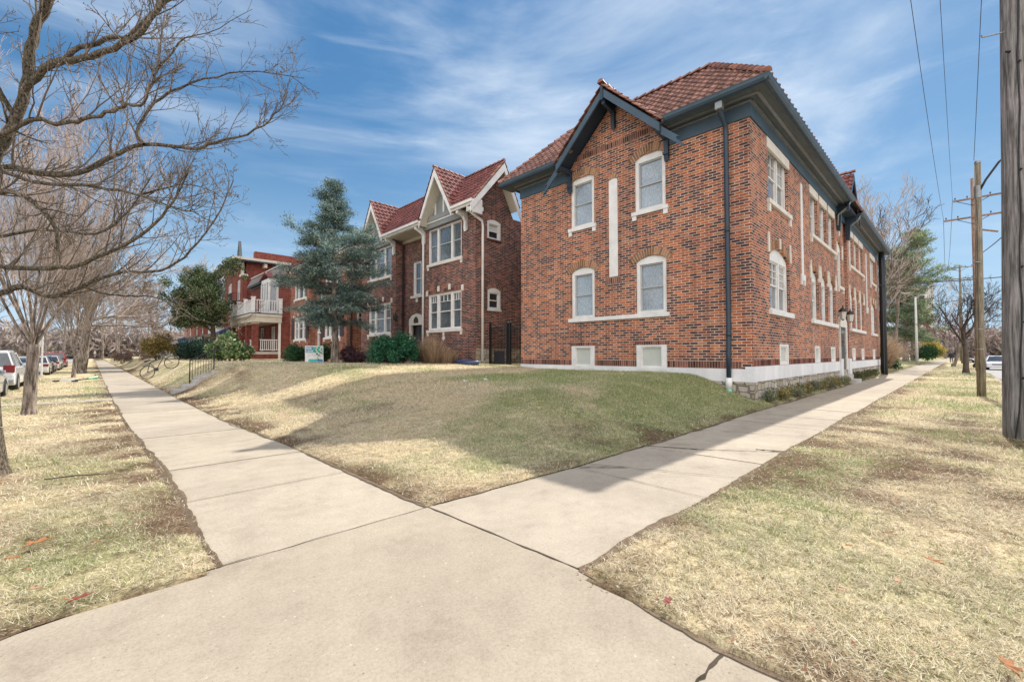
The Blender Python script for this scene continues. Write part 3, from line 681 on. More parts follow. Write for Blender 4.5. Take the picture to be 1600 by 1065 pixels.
def arch_band(F, parent, u0, u1, zc, rise, h=.26, ext=.14, mat=None, flat=False, sy=.078):
    b = MB(); c = (u0 + u1) / 2; hw = (u1 - u0) / 2; L_ = 2 * (hw + ext); n = int(L_ / sy)
    back = []
    for i in range(n):
        u = c - hw - ext + (i + .5) * L_ / n; x = (u - c) / hw; z = zc - (rise * x * x if not flat else 0) + .01
        sl = 0 if flat else -2 * rise * x / hw
        tl = math.hypot(1, sl); tx, tz = 1 / tl, sl / tl; nx, nz = -tz, tx; w = .032
        p = [(u - tx * w, z - tz * w), (u + tx * w, z + tz * w), (u + tx * w * 1.1 + nx * h, z + tz * w + nz * h), (u - tx * w * 1.1 + nx * h, z - tz * w + nz * h)]
        b.fprism(F, p, -.02, .007)
    k = 14; lo = [(c - hw - ext + L_ * i / k) for i in range(k + 1)]
    zz = lambda q: zc - (0 if flat else rise * ((q - c) / hw) ** 2)
    m = MB(); m.fprism(F, [(q, zz(q) + .004) for q in lo] + [(q, zz(q) + h + .012) for q in reversed(lo)], -.02, .003); m.build('mortar_bed', M['mortar'], parent)
    return b.build('brick_arch', mat or M['arch_brick'], parent)
def soldiers(F, parent, u0, u1, z0, z1, mat=None, sy=.08):
    b = MB(); n = int((u1 - u0) / sy)
    for i in range(n):
        u = u0 + (i + .5) * (u1 - u0) / n; b.fbox(F, u - .033, u + .033, z0 + .012, z1 - .012, -.02, .008)
    m = MB(); m.fbox(F, u0, u1, z0, z1, -.02, .003); m.build('mortar_bed', M['mortar'], parent)
    return b.build('soldier_course', mat or M['soldier_brick'], parent)

def tile_slope(mb, o, U, IN, run, rise, uL, uR, course=.3, colw=.24, lift=.06, cut=None):
    """interlocking clay tiles: one small ribbed piece per tile; o = eave start, U = along the eave, IN = horizontal inward"""
    o = Vector(o); U = Vector(U); IN = Vector(IN); sl = math.hypot(run, rise); D = (IN * run + Vector((0, 0, rise))) / sl; Nn = U.cross(D)
    if Nn.z < 0: Nn = -Nn
    n = max(1, int(round(sl / course))); cs = sl / n
    prof = [(0, .0), (.12, .004), (.3, .006), (.42, .038), (.58, .045), (.7, .03), (.78, .004), (1.0, .0)]
    lo = min(uL(0), uL(1)); hi = max(uR(0), uR(1)); cols = int(math.ceil((hi - lo) / colw))
    for j in range(n):
        s0 = j * cs - .015; s1 = (j + 1) * cs + .01; t0, t1 = max(0, s0 / sl), min(1, s1 / sl); t0 = j / n; t1 = (j + 1) / n
        a0, b0, a1, b1 = uL(t0), uR(t0), uL(t1), uR(t1)
        for i in range(cols):
            ua = lo + i * colw; ub = ua + colw
            if ub < min(a0, a1) or ua > max(b0, b1): continue
            if cut and cut((ua + ub) / 2, (j + .5) / n): continue
            base = len(mb.v)
            for k, (s, aa, bb, h0) in enumerate(((s0, a0, b0, lift), (s1, a1, b1, .004))):
                for q, hgt in prof:
                    u = min(max(ua + q * colw * .985, aa), bb); mb.v.append(tuple(o + U * u + D * s + Nn * (h0 + hgt)))
            for q, hgt in prof:                                        # front lip
                u = min(max(ua + q * colw * .985, a0), b0); mb.v.append(tuple(o + U * u + D * s0 + Nn * -.004))
            m = len(prof)
            for q in range(m - 1):
                mb.f.append((base + q, base + q + 1, base + m + q + 1, base + m + q)); mb.f.append((base + 2 * m + q, base + 2 * m + q + 1, base + q + 1, base + q))
def ridge_caps(mb, a, b, r=.11, L_=.32):
    a = Vector(a); b = Vector(b); n = max(1, int((b - a).length / L_)); d = (b - a) / n
    for i in range(n):
        p = a + d * i; q = a + d * (i + 1.12); x = d.cross(Vector((0, 0, 1))).normalized(); y = x.cross(d).normalized(); base = len(mb.v)
        for c, rr, lf in ((p, r * 1.12, .03), (q, r * .86, 0)):
            for k in range(7):
                an = math.pi * k / 6; mb.v.append(tuple(c + x * rr * math.cos(an) + y * (rr * math.sin(an) + lf - .03)))
        for k in range(6): mb.f.append((base + k, base + k + 1, base + 8 + k, base + 7 + k))
        mb.f.append(tuple(base + k for k in range(7))); mb.f.append(tuple(base + 7 + k for k in reversed(range(7))))

# ------------------------------------------------------------------ corner building
WX, SY, SEnd, FEnd = 13.1, 3.96, 40.3, 12.96
BZ = 8.05
def corner_building():
    B = thing('brick_apartment_building', 'orange brick corner apartment building with navy eaves and clay tile roof', 'building', (WX, SY, 0))
    Ff = Frame(WX, 0, (0, 1), (-1, 0)); Fs = Frame(0, SY, (1, 0), (0, -1)); Fb = Fs.shift(-.12)
    # --- openings
    fo = [(9.2, 10.28, 6.18, 8.11, .16), (6.45, 7.55, 6.18, 8.09, .16), (9.2, 10.27, 2.74, 4.64, .16), (6.45, 7.53, 2.74, 4.64, .16), (9.2, 10.24, .87, 1.70), (6.45, 7.51, .87, 1.70), (8.21, 8.57, 4.12, 7.6, .05)]
    so = [(14.75, 16.95, 6.12, 7.9), (14.75, 16.95, 2.76, 4.75, .3)]
    wide = [(20.1, 21.35), (21.8, 23.05), (23.5, 24.75)]
    for a, b in wide: so += [(a, b, 6.12, 7.92), (a, b, 2.76, 4.72, .22)]
    mir = lambda u: 53.4 - u
    so2 = [(mir(o[1]), mir(o[0]), *o[2:]) for o in so]
    bs = [(15.6, 16.6), (20.4, 21.3), (23.5, 24.4)]; bas = [(a, b, 1.06, 1.72) for a, b in bs]; bas2 = [(mir(b), mir(a), 1.06, 1.72) for a, b in bs]
    bay = [(26.1, 27.3, 4.75, 6.95, .3), (25.95, 27.45, .42, 2.95)]
    wl = MB(); wall(wl, Ff, SY, FEnd, .98, BZ, fo)
    # gable wall above the brick top
    gy, gh, gz, gb = 8.32, 2.05, 10.5, 8.5
    wl.poly([Ff(SY + 2.2, BZ, 0), Ff(10.5, BZ, 0), Ff(10.45, 8.35, 0), Ff(gy, gz - .12, 0), Ff(6.2, 8.35, 0)])
    wall(wl, Fs, WX, 25.35, 1.05, BZ, so + bas); wall(wl, Fs, 28.05, SEnd, 1.05, BZ, so2 + bas2); wall(wl, Fb, 25.35, 28.05, .4, BZ + .3, bay)
    for u in (25.35, 28.05): wl.poly([Fs(u, .4, 0), Fs(u, .4, -.12), Fs(u, BZ, -.12), Fs(u, BZ, 0)])
    wl.poly([(WX, FEnd, .4), (SEnd, FEnd, .4), (SEnd, FEnd, BZ + .5), (WX, FEnd, BZ + .5)]); wl.poly([(SEnd, SY, .4), (SEnd, FEnd, .4), (SEnd, FEnd, BZ + .5), (SEnd, SY, BZ + .5)])
    wl.build('wall', M['brick_orange'], B)
    # --- plinth
    p = MB(); p.box(WX - .03, WX + .2, SY - .03, FEnd + .02, .62, .98); p.build('white_plinth', M['white_band'], B)
    p = MB(); p.box(WX + .2, 25.3, SY - .03, SY + .2, .63, 1.05); p.box(28.1, SEnd + .02, SY - .03, SY + .2, .63, 1.03); p.box(WX - .032, WX + .21, SY - .031, SY + .2, .98, 1.05)
    for u in (25.3, 27.55): p.box(u, u + .55, SY - .1, SY + .05, .3, 1.18)
    p.build('white_plinth', M['white_band'], B)
    p = MB(); p.box(WX - .01, SEnd, SY - .012, SY + .3, -.2, .63); p.box(WX - .012, WX + .3, SY + .3, FEnd, -.1, .62); p.build('stone_foundation', M['limestone'], B)
    for a_, b_ in ((SY + .3, 6.44), (7.52, 9.19), (10.25, FEnd - .02)): soldiers(Ff, B, a_, b_, .985, 1.2)
    e_ = [WX + .02] + [q for a_, b_ in bs for q in (a_ - .01, b_ + .01)] + [25.3]
    for k in range(0, len(e_), 2): soldiers(Fs, B, e_[k], e_[k + 1], 1.055, 1.25); soldiers(Fs, B, mir(e_[k + 1]), min(mir(e_[k]), SEnd), 1.055, 1.25)
    soldiers(Ff, B, 6.45, 10.35, 8.7, 8.92)
    # --- front windows
    for (u0, u1, z0, z1, r) in fo[:4]:
        wdo = window(Ff, B, u0, u1, z0, z1, r, sash=M['grey_sash'], pane=M['glass_lace'], jamb=.13, head=.1, bot=.09)
        arch_band(Ff, wdo, u0, u1, z1, r, .25)
        if z0 > 5: sill(Ff, wdo, u0, u1, z0 - .13, z0, .07, .16, .15)
    sill(Ff, B, 6.44, 10.28, 2.60, 2.74, .07)
    for u0, u1, z0, z1 in fo[4:6]:
        wdo = window(Ff, B, u0, u1, z0, z1, jamb=.16, pane=M['basement_panel'], meet=False, head=.05, bot=.1, rec=-.045)
        arch_band(Ff, wdo, u0, u1, z1, 0, .12, .08, flat=True, mat=M['soldier_brick'])
    s = MB(); k = 8; s.fprism(Ff, [(8.215, 4.12), (8.565, 4.12)] + [(8.565 - .35 * i / k, arch_z(8.565 - .35 * i / k, 8.21, 8.57, 7.59, .05)) for i in range(k + 1)], -.1, .012); s.build('wall_panel', M['white_paint'], B)
    soldiers(Ff, B, 8.1, 8.7, 3.88, 4.1)
    arch_band(Ff, B, 8.21, 8.57, 7.62, .05, .12, .05)
    # --- side windows
    def side(shift):
        m_ = (lambda a, b: (a, b)) if not shift else (lambda a, b: (mir(b), mir(a)))
        a, b = m_(14.75, 16.95)
        wn_ = window(Fs, B, a, b, 6.12, 7.9, cols=(1.35, 1), muntin=(3, 2, 1), jamb=.12, rec=.09); sill(Fs, wn_, a, b, 5.98, 6.12, .09, .25, .16, over=.16, mat=M['cast_stone'])
        l = MB(); l.fbox(Fs, a - .14, b + .14, 7.72, 8.04, -.05, .03); l.build('lintel', M['cast_stone'], wn_, bevel=.01)
        wn_ = window(Fs, B, a, b, 2.76, 4.75, .3, cols=(1.35, 1), muntin=(3, 3, 1), jamb=.12, rec=.09, head=.12); sill(Fs, wn_, a, b, 2.6, 2.76, .1, over=.16)
        arch_band(Fs, wn_, a, b, 4.75, .3, .27, .02); q = MB()
        for u in (a - .1, (a + b) / 2, b + .1): q.fbox(Fs, u - .07, u + .07, 4.5 if u != (a + b) / 2 else 4.77, 5.1, -.02, .035)
        q.build_split('quoin_stone', M['cast_stone'], wn_)
        for (c, d) in wide:
            c, d = m_(c, d); wn_ = window(Fs, B, c, d, 6.12, 7.92, muntin=(3, 2, 1), jamb=.1, rec=.1); l = MB(); l.fbox(Fs, c - .1, d + .1, 7.72, 8.04, -.05, .03); l.build('lintel', M['cast_stone'], wn_, bevel=.01)
            wn_ = window(Fs, B, c, d, 2.76, 4.72, .22, muntin=(3, 2, 1), jamb=.1, rec=.1, head=.18); arch_band(Fs, wn_, c, d, 4.72, .22, .22, .0); q = MB()
            for u in (c - .12, d + .12): q.fprism(Fs, [(u - .12, 4.35), (u + .12, 4.35), (u + .13, 4.75), (u + .05, 4.86), (u + .05, 5.05), (u - .05, 5.05), (u - .05, 4.86), (u - .13, 4.75)], -.02, .04)
            q.build('hood_stone', M['cast_stone'], wn_)
        c, d = m_(20.1, 24.75); sill(Fs, B, c, d, 5.98, 6.12, .09, .2, .16, mat=M['cast_stone']); sill(Fs, B, c, d, 2.6, 2.76, .1, over=.14)
        c, d = m_(18.6, 18.85); s = MB(); s.fbox(Fs, c, d, 4.25, 7.7, -.02, .025); s.fbox(Fs, c - .15, d + .15, 4.1, 4.32, -.02, .05); s.fbox(Fs, c - .15, c, 3.93, 4.1, -.02, .045); s.fbox(Fs, d, d + .15, 3.93, 4.1, -.02, .045); s.build('wall_panel', M['white_paint'], B)
        for (c, d) in bs:
            c, d = m_(c, d); window(Fs, B, c, d, 1.06, 1.72, jamb=.1, pane=M['basement_panel'], meet=False, rec=-.02)
    side(0); side(1)
    # --- entrance bay
    wn_ = window(Fb, B, *bay[0][:4], .3, jamb=.12, rec=.06, head=.14); sill(Fb, wn_, 26.1, 27.3, 4.6, 4.75, .1, .16, .16, mat=M['cast_stone'])
    q = MB()
    for u in (25.98, 27.42): q.fbox(Fb, u - .1, u + .1, 6.2, 6.9, -.02, .04)
    q.fbox(Fb, 26.6, 26.8, 7.3, 7.75, -.02, .04); q.build_split('quoin_stone', M['cast_stone'], wn_); arch_band(Fb, wn_, 26.1, 27.3, 6.95, .3, .22, .0)
    d = MB(); d.fbox(Fb, 26.1, 27.3, .46, 2.72, -.19, .08); d.fbox(Fb, 26.18, 26.68, .7, 1.6, .08, .09); d.fbox(Fb, 26.72, 27.22, .7, 1.6, .08, .09); dr = d.build('door', M['dark_door'], B)
    d = MB(); d.fbox(Fb, 26.26, 27.14, 1.78, 2.56, .081, .088); d.build('door_glass', M['glass_dark'], dr)
    d = MB(); d.lathe(Fb(27.2, 1.45, .11), [(.01, -.03), (.03, -.02), (.03, .02), (.01, .03)], 10); d.build('door_handle', M['grey_metal'], dr)
    s = MB(); s.fbox(Fb, 25.98, 26.1, .42, 2.72, -.15, .095); s.fbox(Fb, 27.3, 27.6, .42, 2.72, -.15, .13)
    s.fprism(Fb, [(25.8, 2.72), (27.6, 2.72), (27.6, 3.0), (27.2, 3.2), (26.7, 3.28), (26.2, 3.2), (25.8, 3.0)], -.15, .13); s.build('door_surround', M['cast_stone'], B)
    for u in (25.72, 27.78):
        l = MB(); c = Fb(u, 3.3, .24); l.lathe(c, [(.05, -.26), (.11, -.22), (.16, .12)], 6); ln = l.build('wall_lantern', M['shade'], B)
        l = MB(); l.lathe((c[0], c[1], c[2] + .12), [(.2, 0), (.2, .03), (.12, .12), (.03, .2), (.02, .3)], 6); l.lathe((c[0], c[1], c[2] - .3), [(.02, 0), (.06, .04)], 6)
        l.tube([c, Fb(u, 3.3, .02), Fb(u, 3.55, .0)], .018, 6); l.build('lantern_bracket', M['black_metal'], ln)
    s = MB(); s.box(25.9, 27.5, SY - .55, SY + .1, -.05, .18); s.box(26.0, 27.4, SY - .25, SY + .1, .18, .40); s.build_split('door_step', M['concrete_grey'], B)
    # --- eaves: frieze, soffit, gutters
    ex, ey, ez = WX - .65, SY - .6, 8.55
    def runs(mat, name, parts):
        b = MB()
        for fn in parts: fn(b)
        return b.build(name, mat, B)
    g0, g1 = 6.25, 10.4
    fr = MB()
    for (a, b) in ((SY - .045, g0), (g1, FEnd + .04)): fr.box(WX - .045, WX + .05, a, b, BZ, BZ + .4)
    for (a, b) in ((WX + .05, 25.4), (28.0, SEnd)): fr.box(a, b, SY - .045, SY + .05, BZ, BZ + .4)
    fr.box(25.35, 28.05, SY + .02, SY + .2, BZ + .1, BZ + .5)
    fr.build_split('frieze', M['slate_blue'], B)
    so_ = MB()
    for (a, b) in ((ey, g0), (g1, FEnd + .6)): so_.box(ex + .02, WX + .06, a, b, 8.5, 8.53)
    so_.box(WX + .061, 25.5, ey + .02, SY + .06, 8.5, 8.53); so_.box(27.9, SEnd + .6, ey + .02, SY + .06, 8.5, 8.53); so_.box(25.5, 27.9, SY - .25, SY + .3, 8.5, 8.53)
    so_.build_split('soffit', M['soffit'], B)
    mo = MB()
    for n_, z_ in ((.09, 8.42), (.33, 8.47)):
        for (a, b) in ((SY - n_, g0), (g1, FEnd + .1)): mo.box(WX - n_ - .03, WX - n_ + .05, a, b, z_, z_ + .06)
        for (a, b) in ((WX - n_ + .05, 25.4), (28.0, SEnd + .1)): mo.box(a, b, SY - n_ - .03, SY - n_ + .05, z_, z_ + .055)
    mo.build_split('moulding', M['grey_metal'], B)
    def gut(path, sgn):
        b = MB(); b.smooth = False
        a, c = Vector(path[0]), Vector(path[1]); d = (c - a).normalized(); nrm = Vector((d.y, -d.x, 0)) * sgn
        pr = [(0, -.08), (.045, -.075), (.10, -.02), (.115, .055), (.125, .06), (.125, .075), (.095, .075), (.085, .0), (.0, .0)]
        k = len(pr); base = len(b.v)
        for q in (a, c):
            for n_, z_ in pr: b.v.append(tuple(q + nrm * n_ + Vector((0, 0, z_))))
        for i in range(k): b.f.append((base + i, base + (i + 1) % k, base + k + (i + 1) % k, base + k + i))
        b.f.append(tuple(base + i for i in range(k))); b.f.append(tuple(base + k + i for i in reversed(range(k))))
        return b.build('gutter', M['slate_blue'], B)
    gut([(ex, ey - .1, 8.6), (ex, g0 - .05, 8.6)], -1); gut([(ex, g1, 8.6), (ex, FEnd + .62, 8.6)], -1)
    gut([(ex - .1, ey, 8.6), (25.5, ey, 8.6)], 1); gut([(27.95, ey, 8.6), (SEnd + .65, ey, 8.6)], 1)
    fa = MB()
    for (a, b) in ((ey, g0), (g1, FEnd + .6)): fa.box(ex + .002, ex + .04, a, b, 8.49, 8.6)
    for (a, b) in ((ex + .04, 25.5), (27.95, SEnd + .6)): fa.box(a, b, ey + .002, ey + .04, 8.49, 8.6)
    fa.build_split('fascia', M['navy'], B)
    # --- roof: steep tiled slopes round a flat deck
    RUN, RISE = 2.3, 2.35; y0, y1 = ey - .06, FEnd + .66; x1 = SEnd + .66
    t = MB(); tile_slope(t, (ex - .05, 0, 8.66), (0, 1, 0), (1, 0, 0), RUN, RISE, lambda s: y0 + RUN * s, lambda s: y1 - RUN * s, cut=lambda u, q: abs(u - 8.32) < 2.0 - RISE * q - .12)
    tile_slope(t, (0, y0, 8.66), (1, 0, 0), (0, 1, 0), RUN, RISE, lambda s: ex - .05 + RUN * s, lambda s: x1 - RUN * s, course=.35, colw=.34)
    rf = t.build('roof', M['tile'], B)
    u_ = MB(); z_ = 8.62; a = (ex - .05, y0, z_); b = (x1, y0, z_); c = (x1, y1, z_); d = (ex - .05, y1, z_)
    A, B_, C_, D_ = (ex + RUN, y0 + RUN, z_ + RISE), (x1 - RUN, y0 + RUN, z_ + RISE), (x1 - RUN, y1 - RUN, z_ + RISE), (ex + RUN, y1 - RUN, z_ + RISE)
    gx_ = ex - .05 + 1.95 * RUN / RISE
    for q in ([a, b, B_, A], [b, c, C_, B_], [c, d, D_, C_], [a, A, D_, d, (ex - .05, 10.3, z_), (gx_, 8.32, z_ + 1.95), (ex - .05, 6.34, z_)], [A, B_, C_, D_]): u_.poly(q)
    u_.build('roof_deck', M['roof_felt'], rf)
    rc = MB(); zt = 8.66 + RISE + .05; rc_ = [(a[0], y0, 8.72), (ex - .05 + RUN, y0 + RUN, zt)]
    ridge_caps(rc, *rc_); ridge_caps(rc, (a[0], y1, 8.72), (ex - .05 + RUN, y1 - RUN, zt)); ridge_caps(rc, (ex - .05 + RUN, y0 + RUN, zt), (ex - .05 + RUN, y1 - RUN, zt)); ridge_caps(rc, (ex + RUN, y0 + RUN, zt), (x1 - RUN, y0 + RUN, zt))
    rc.build('ridge_tile', M['ridge_tile'], rf)
    # --- front gable
    gx = WX - .75; t = MB(); hh = gh + .0; rr = gz - gb
    tile_slope(t, (gx - .03, gy - hh - .08, gb + .02), (1, 0, 0), (0, 1, 0), hh + .08, rr + .08, lambda s: 0, lambda s: .9 + 2.2 * s)
    tile_slope(t, (gx - .03, gy + hh + .08, gb + .02), (1, 0, 0), (0, -1, 0), hh + .08, rr + .08, lambda s: 0, lambda s: .9 + 2.2 * s)
    gr = t.build('gable_roof', M['tile'], B)
    rc = MB(); ridge_caps(rc, (gx - .12, gy, gz + .16), (gx + 3, gy, gz + .16))
    for s_ in (-1, 1): ridge_caps(rc, (gx + .02, gy + s_ * (hh + .1), gb + .06), (gx + .02, gy, gz + .13), .07)
    rc.build('ridge_tile', M['ridge_tile'], gr)
    u_ = MB(); th = .03
    for s_ in (-1, 1): u_.hexa([(gx, gy + s_ * (hh + .05), gb - .06), (gx, gy, gz - .04), (WX + 2, gy, gz - .04), (WX + .3, gy + s_ * (hh + .05), gb - .06), (gx, gy + s_ * (hh + .05), gb - .02), (gx, gy, gz), (WX + 2, gy, gz), (WX + .3, gy + s_ * (hh + .05), gb - .02)])
    u_.build('gable_soffit', M['navy'], gr)
    bb = MB(); k_ = rr / hh; ext = .72
    for s_ in (-1, 1):
        y_e = gy + s_ * (hh + ext); ze = gz - k_ * (hh + ext)
        ym = gy + s_ * (hh + .02)
        bb.prism([(gy, gz - .02), (gy, gz - .29), (ym, gb - .28), (ym, gb - .02)], 'x', gx - .02, gx + .04)
        # notched tail under the gutter
        zt_ = lambda y: gz - k_ * abs(y - gy) - .06
        e1, e2, e3 = gy + s_ * (hh + ext), gy + s_ * (hh + ext - .1), gy + s_ * (hh + ext - .2)
        bb.prism([(ym, zt_(ym)), (ym, zt_(ym) - .26), (e1, zt_(e1) - .2), (e1, zt_(e1) - .1), (e3, zt_(e3) - .1), (e3, zt_(e3) - .02), (e2, zt_(e2) + .04)], 'x', gx + .06, gx + .12)
    bb.build('barge_board', M['slate_blue'], gr)
    for yb in (gy - 1.95, gy + 1.95):
        k = MB(); k.prism([(gx + .05, 8.42), (WX, 8.42), (WX, 7.62), (WX - .07, 7.55), (WX - .12, 7.7), (WX - .12, 8.22), (gx + .05, 8.3)], 'y', yb - .07, yb + .07)
        k.box(WX - .16, WX - .1, yb - .09, yb + .09, 7.75, 7.85); k.build('bracket', M['navy'], B)
    k = MB(); k.prism([(gx + .05, gz - .35), (WX, gz - .35), (WX, gz - 1.1), (WX - .08, gz - 1.2), (WX - .14, gz - 1.05), (WX - .14, gz - .62), (gx + .05, gz - .52)], 'y', gy - .06, gy + .06)
    k.box(gx - .06, gx - .02, gy - .05, gy + .05, gz - .42, gz + .05); k.build('bracket', M['navy'], B)
    # --- gable over the side entrance
    cx, cw, cz, cb = 26.7, 1.35, 10.25, 8.62; cy = SY - .55; t = MB()
    tile_slope(t, (cx - cw, cy, cb), (0, 1, 0), (1, 0, 0), cw, cz - cb, lambda s: 0, lambda s: .6 + 1.9 * s); tile_slope(t, (cx + cw, cy, cb), (0, 1, 0), (-1, 0, 0), cw, cz - cb, lambda s: 0, lambda s: .6 + 1.9 * s)
    sg = t.build('gable_roof', M['tile_red'], B); rc = MB(); ridge_caps(rc, (cx, cy - .05, cz + .1), (cx, cy + 2.3, cz + .1)); rc.build('ridge_tile', M['ridge_tile'], sg)
    k = MB(); k.prism([(cx - cw + .1, cb - .1), (cx + cw - .1, cb - .1), (cx, cz - .15)], 'y', SY - .1, SY + .1)
    for s_ in (-1, 1): k.prism([(cx, cz), (cx, cz - .3), (cx + s_ * cw * 1.25, cb - .62), (cx + s_ * cw * 1.25, cb - .3)], 'y', cy, cy + .06)
    k.box(cx - cw - .1, cx + cw + .1, cy + .1, SY, cb - .2, cb - .12); k.build('barge_board', M['navy'], sg)
    for u in (25.45, 27.95):
        k = MB(); k.prism([(cy + .1, 8.4), (SY, 8.4), (SY, 7.3), (SY - .15, 7.25), (SY - .2, 8.1), (cy + .1, 8.2)], 'x', u - .08, u + .08); k.build('bracket', M['navy'], B)
    # --- downspouts
    d = MB(); y_ = 4.565
    d.tube([(ex + .1, y_, 8.52), (ex + .12, y_, 8.3), (WX - .12, y_, 8.02), (WX - .08, y_, 7.8), (WX - .08, y_, 2.0), (WX - .12, y_, 1.4), (WX - .12, y_, .72)], .066, 10)
    for z_ in (1.9, 4.9): d.tube([(WX - .08, y_, z_), (WX - .08, y_, z_ + .12)], .074, 10)
    ds = d.build('downspout', M['navy'], B, smooth=True)
    d = MB(); d.tube([(WX - .12, y_, .42), (WX - .12, y_, .2)], .085, 12); d.build('drain_boot', M['green_pipe'], ds, smooth=True); d = MB(); d.tube([(WX - .12, y_, .73), (WX - .12, y_, .42)], .088, 12); d.build('drain_boot', M['white_paint'], ds, smooth=True)
    d = MB(); d.box(ex + .02, ex + .2, y_ - .1, y_ + .1, 8.28, 8.5); d.build('rainwater_head', M['grey_metal'], ds, bevel=.02)
    d = MB(); d.tube([(28.1, ey + .03, 8.5), (28.1, ey + .1, 8.3), (28.15, SY - .1, 8.0), (28.2, SY - .06, 7.6)], .045, 8); d.build('downspout', M['grey_metal'], B, smooth=True)
    d = MB(); d.tube([(25.2, ey + .03, 8.5), (25.2, ey + .1, 8.3), (25.25, SY - .1, 8.0), (25.3, SY - .06, 7.5)], .045, 8); d.build('downspout', M['grey_metal'], B, smooth=True)
corner_building()

# ------------------------------------------------------------------ neighbouring four-family houses
def four_family(name, y0, label, bm, gables, shutters, trim, xw=13.1):
    B = thing(name, label, 'building', (xw, y0, 0))
    F = Frame(xw, y0, (0, 1), (-1, 0)); Fr = F.shift(-.55); W_ = 12.25
    Fs = Frame(xw, y0, (1, 0), (0, -1))
    a0, a1, b0, b1 = 4.62, 7.62, 4.62, 7.62
    wr, wl_ = (1.12, 4.07), (8.2, 11.15)
    ops = [(wr[0], wr[1], 2.68, 4.6), (wr[0], wr[1], 6.25, 8.15), (wl_[0], wl_[1], 2.68, 4.6), (wl_[0], wl_[1], 6.25, 8.15)]
    top = 8.75
    w_ = MB(); wall(w_, F, 0, a0, .5, top, ops[:2], .18); wall(w_, F, a1, W_, .5, top, ops[2:], .18)
    wall(w_, Fr, a0, a1, .5, top, [(5.45, 6.75, 1.0, 3.3), (5.65, 6.55, 4.85, 6.85)])
    for u in (a0, a1): w_.poly([F(u, .5, 0), F(u, .5, -.55), F(u, top, -.55), F(u, top, 0)])
    sops = [(.72, 1.62, 7.1, 8.08, .12), (.75, 1.62, 3.62, 4.68, .14)]
    wall(w_, Fs, 0, 16, 1.66, 8.4, sops, .15)
    w_.poly([Fs(0, 8.4, 0), Fs(2.5, 8.4, 0), Fs(1.3, 10.55, 0), Fs(0, 9.0, 0)]) if gables else w_.poly([Fs(0, 8.4, 0), Fs(16, 8.4, 0), Fs(16, 9.1, 0), Fs(0, 9.1, 0)])
    w_.poly([F(W_, .4, 0), F(W_, .4, -16), F(W_, 8.4, -16), F(W_, 8.4, 0)]); w_.poly([F(0, .4, -16), F(W_, .4, -16), F(W_, 8.4, -16), F(0, 8.4, -16)])
    w_.poly([F(0, 8.39, -1), F(W_, 8.39, -1), F(W_, 8.39, -16), F(0, 8.39, -16)])
    w_.build('wall', bm, B)
    p = MB(); p.fbox(Fs, .01, 16, .3, 1.66, -.2, -.008); p.build('stone_foundation', M['limestone'], B)
    cast = M['cast_stone'] if not shutters else M['white_paint']
    for i, (u0, u1, z0, z1) in enumerate(ops):
        wn_ = window(F, B, u0, u1, z0, z1, cols=(.72, 1.15, .72), muntin=(3, 1, .4) if z0 < 5 else None, pane=M['glass'], sash=M['grey_sash'] if z0 > 5 else M['white_paint'], jamb=.1, mull=.14, rec=.04)
        sill(F, wn_, u0, u1, z0 - .14, z0, .07, .17, .14, mat=cast, mids=((u0 + u1) / 2,) if z0 < 5 else ())
        q = MB()
        if z0 < 5:
            for u in (u0 - .1, (2 * u0 + u1) / 3, (u0 + 2 * u1) / 3, u1 + .1):
                c = MB(); c.fbox(F, u - .09, u + .09, z1 + .05 + (.06 if u0 < u < u1 else -.1), z1 + .34 + (.06 if u0 < u < u1 else -.1), -.02, .03); c.build('cast_block', cast, wn_)
            arch_band(F, wn_, u0, u1, z1 + .01, 0, .2, .0, flat=True, mat=M['soldier_brick'])
            if not shutters:
                um = (u0 + u1) / 2; q.fprism(F, [(um, z0 - .62), (um + .14, z0 - .45), (um, z0 - .28), (um - .14, z0 - .45)], -.02, .03); q.build('diamond_block', cast, wn_)
        elif gables:
            q.fbox(F, u0 - .25, u1 + .25, 8.17, 8.42, -.02, .16); q.fbox(F, u0 - .3, u1 + .3, 8.5, 8.74, -.02, .24); q.build('apron_board', M['grey_panel'], wn_)
            q = MB(); q.fbox(F, u0 - .25, u1 + .25, 8.42, 8.5, -.02, .2); q.build('apron_moulding', M['white_paint'], wn_)
        if shutters and z0 < 5:
            for ua, ub in ((u0 - .62, u0 - .04), (u1 + .04, u1 + .62)):
                c = MB(); c.fbox(F, ua, ub, z0, z1, .0, .05)
                for k in range(12): c.fbox(F, ua + .06, ub - .06, z0 + .1 + k * .15, z0 + .18 + k * .15, .05, .06)
                c.build('shutter', M['shutter'], B)
    # centre bay
    wn_ = window(Fr, B, 5.65, 6.55, 4.85, 6.85, pane=M['glass_dark'], sash=M['white_paint'], jamb=.13, rec=.04); sill(Fr, wn_, 5.55, 6.65, 4.7, 4.85, .07, mat=cast, mids=())
    c = MB(); c.fbox(Fr, 6.0, 6.2, 4.45, 4.7, -.02, .03); c.build('cast_block', cast, wn_)
    c = MB(); c.fprism(Fr, [(5.3, 3.1), (6.9, 3.1), (6.9, 3.45), (6.6, 3.68), (6.1, 3.78), (5.6, 3.68), (5.3, 3.45)], -.1, .06); lt = c.build('door_lintel', cast, B)
    c = MB(); c.fprism(Fr, [(5.86, 3.22), (6.34, 3.22), (6.34, 3.42), (6.22, 3.55), (6.1, 3.6), (5.98, 3.55), (5.86, 3.42)], .06, .08); c.build('number_plate', M['dark_door'], lt)
    c = MB(); c.fbox(Fr, 5.3, 5.47, .9, 3.1, -.1, .04); c.build('door_jamb', cast, B); c = MB(); c.fbox(Fr, 6.73, 6.9, .9, 3.1, -.1, .04); c.build('door_jamb', cast, B)
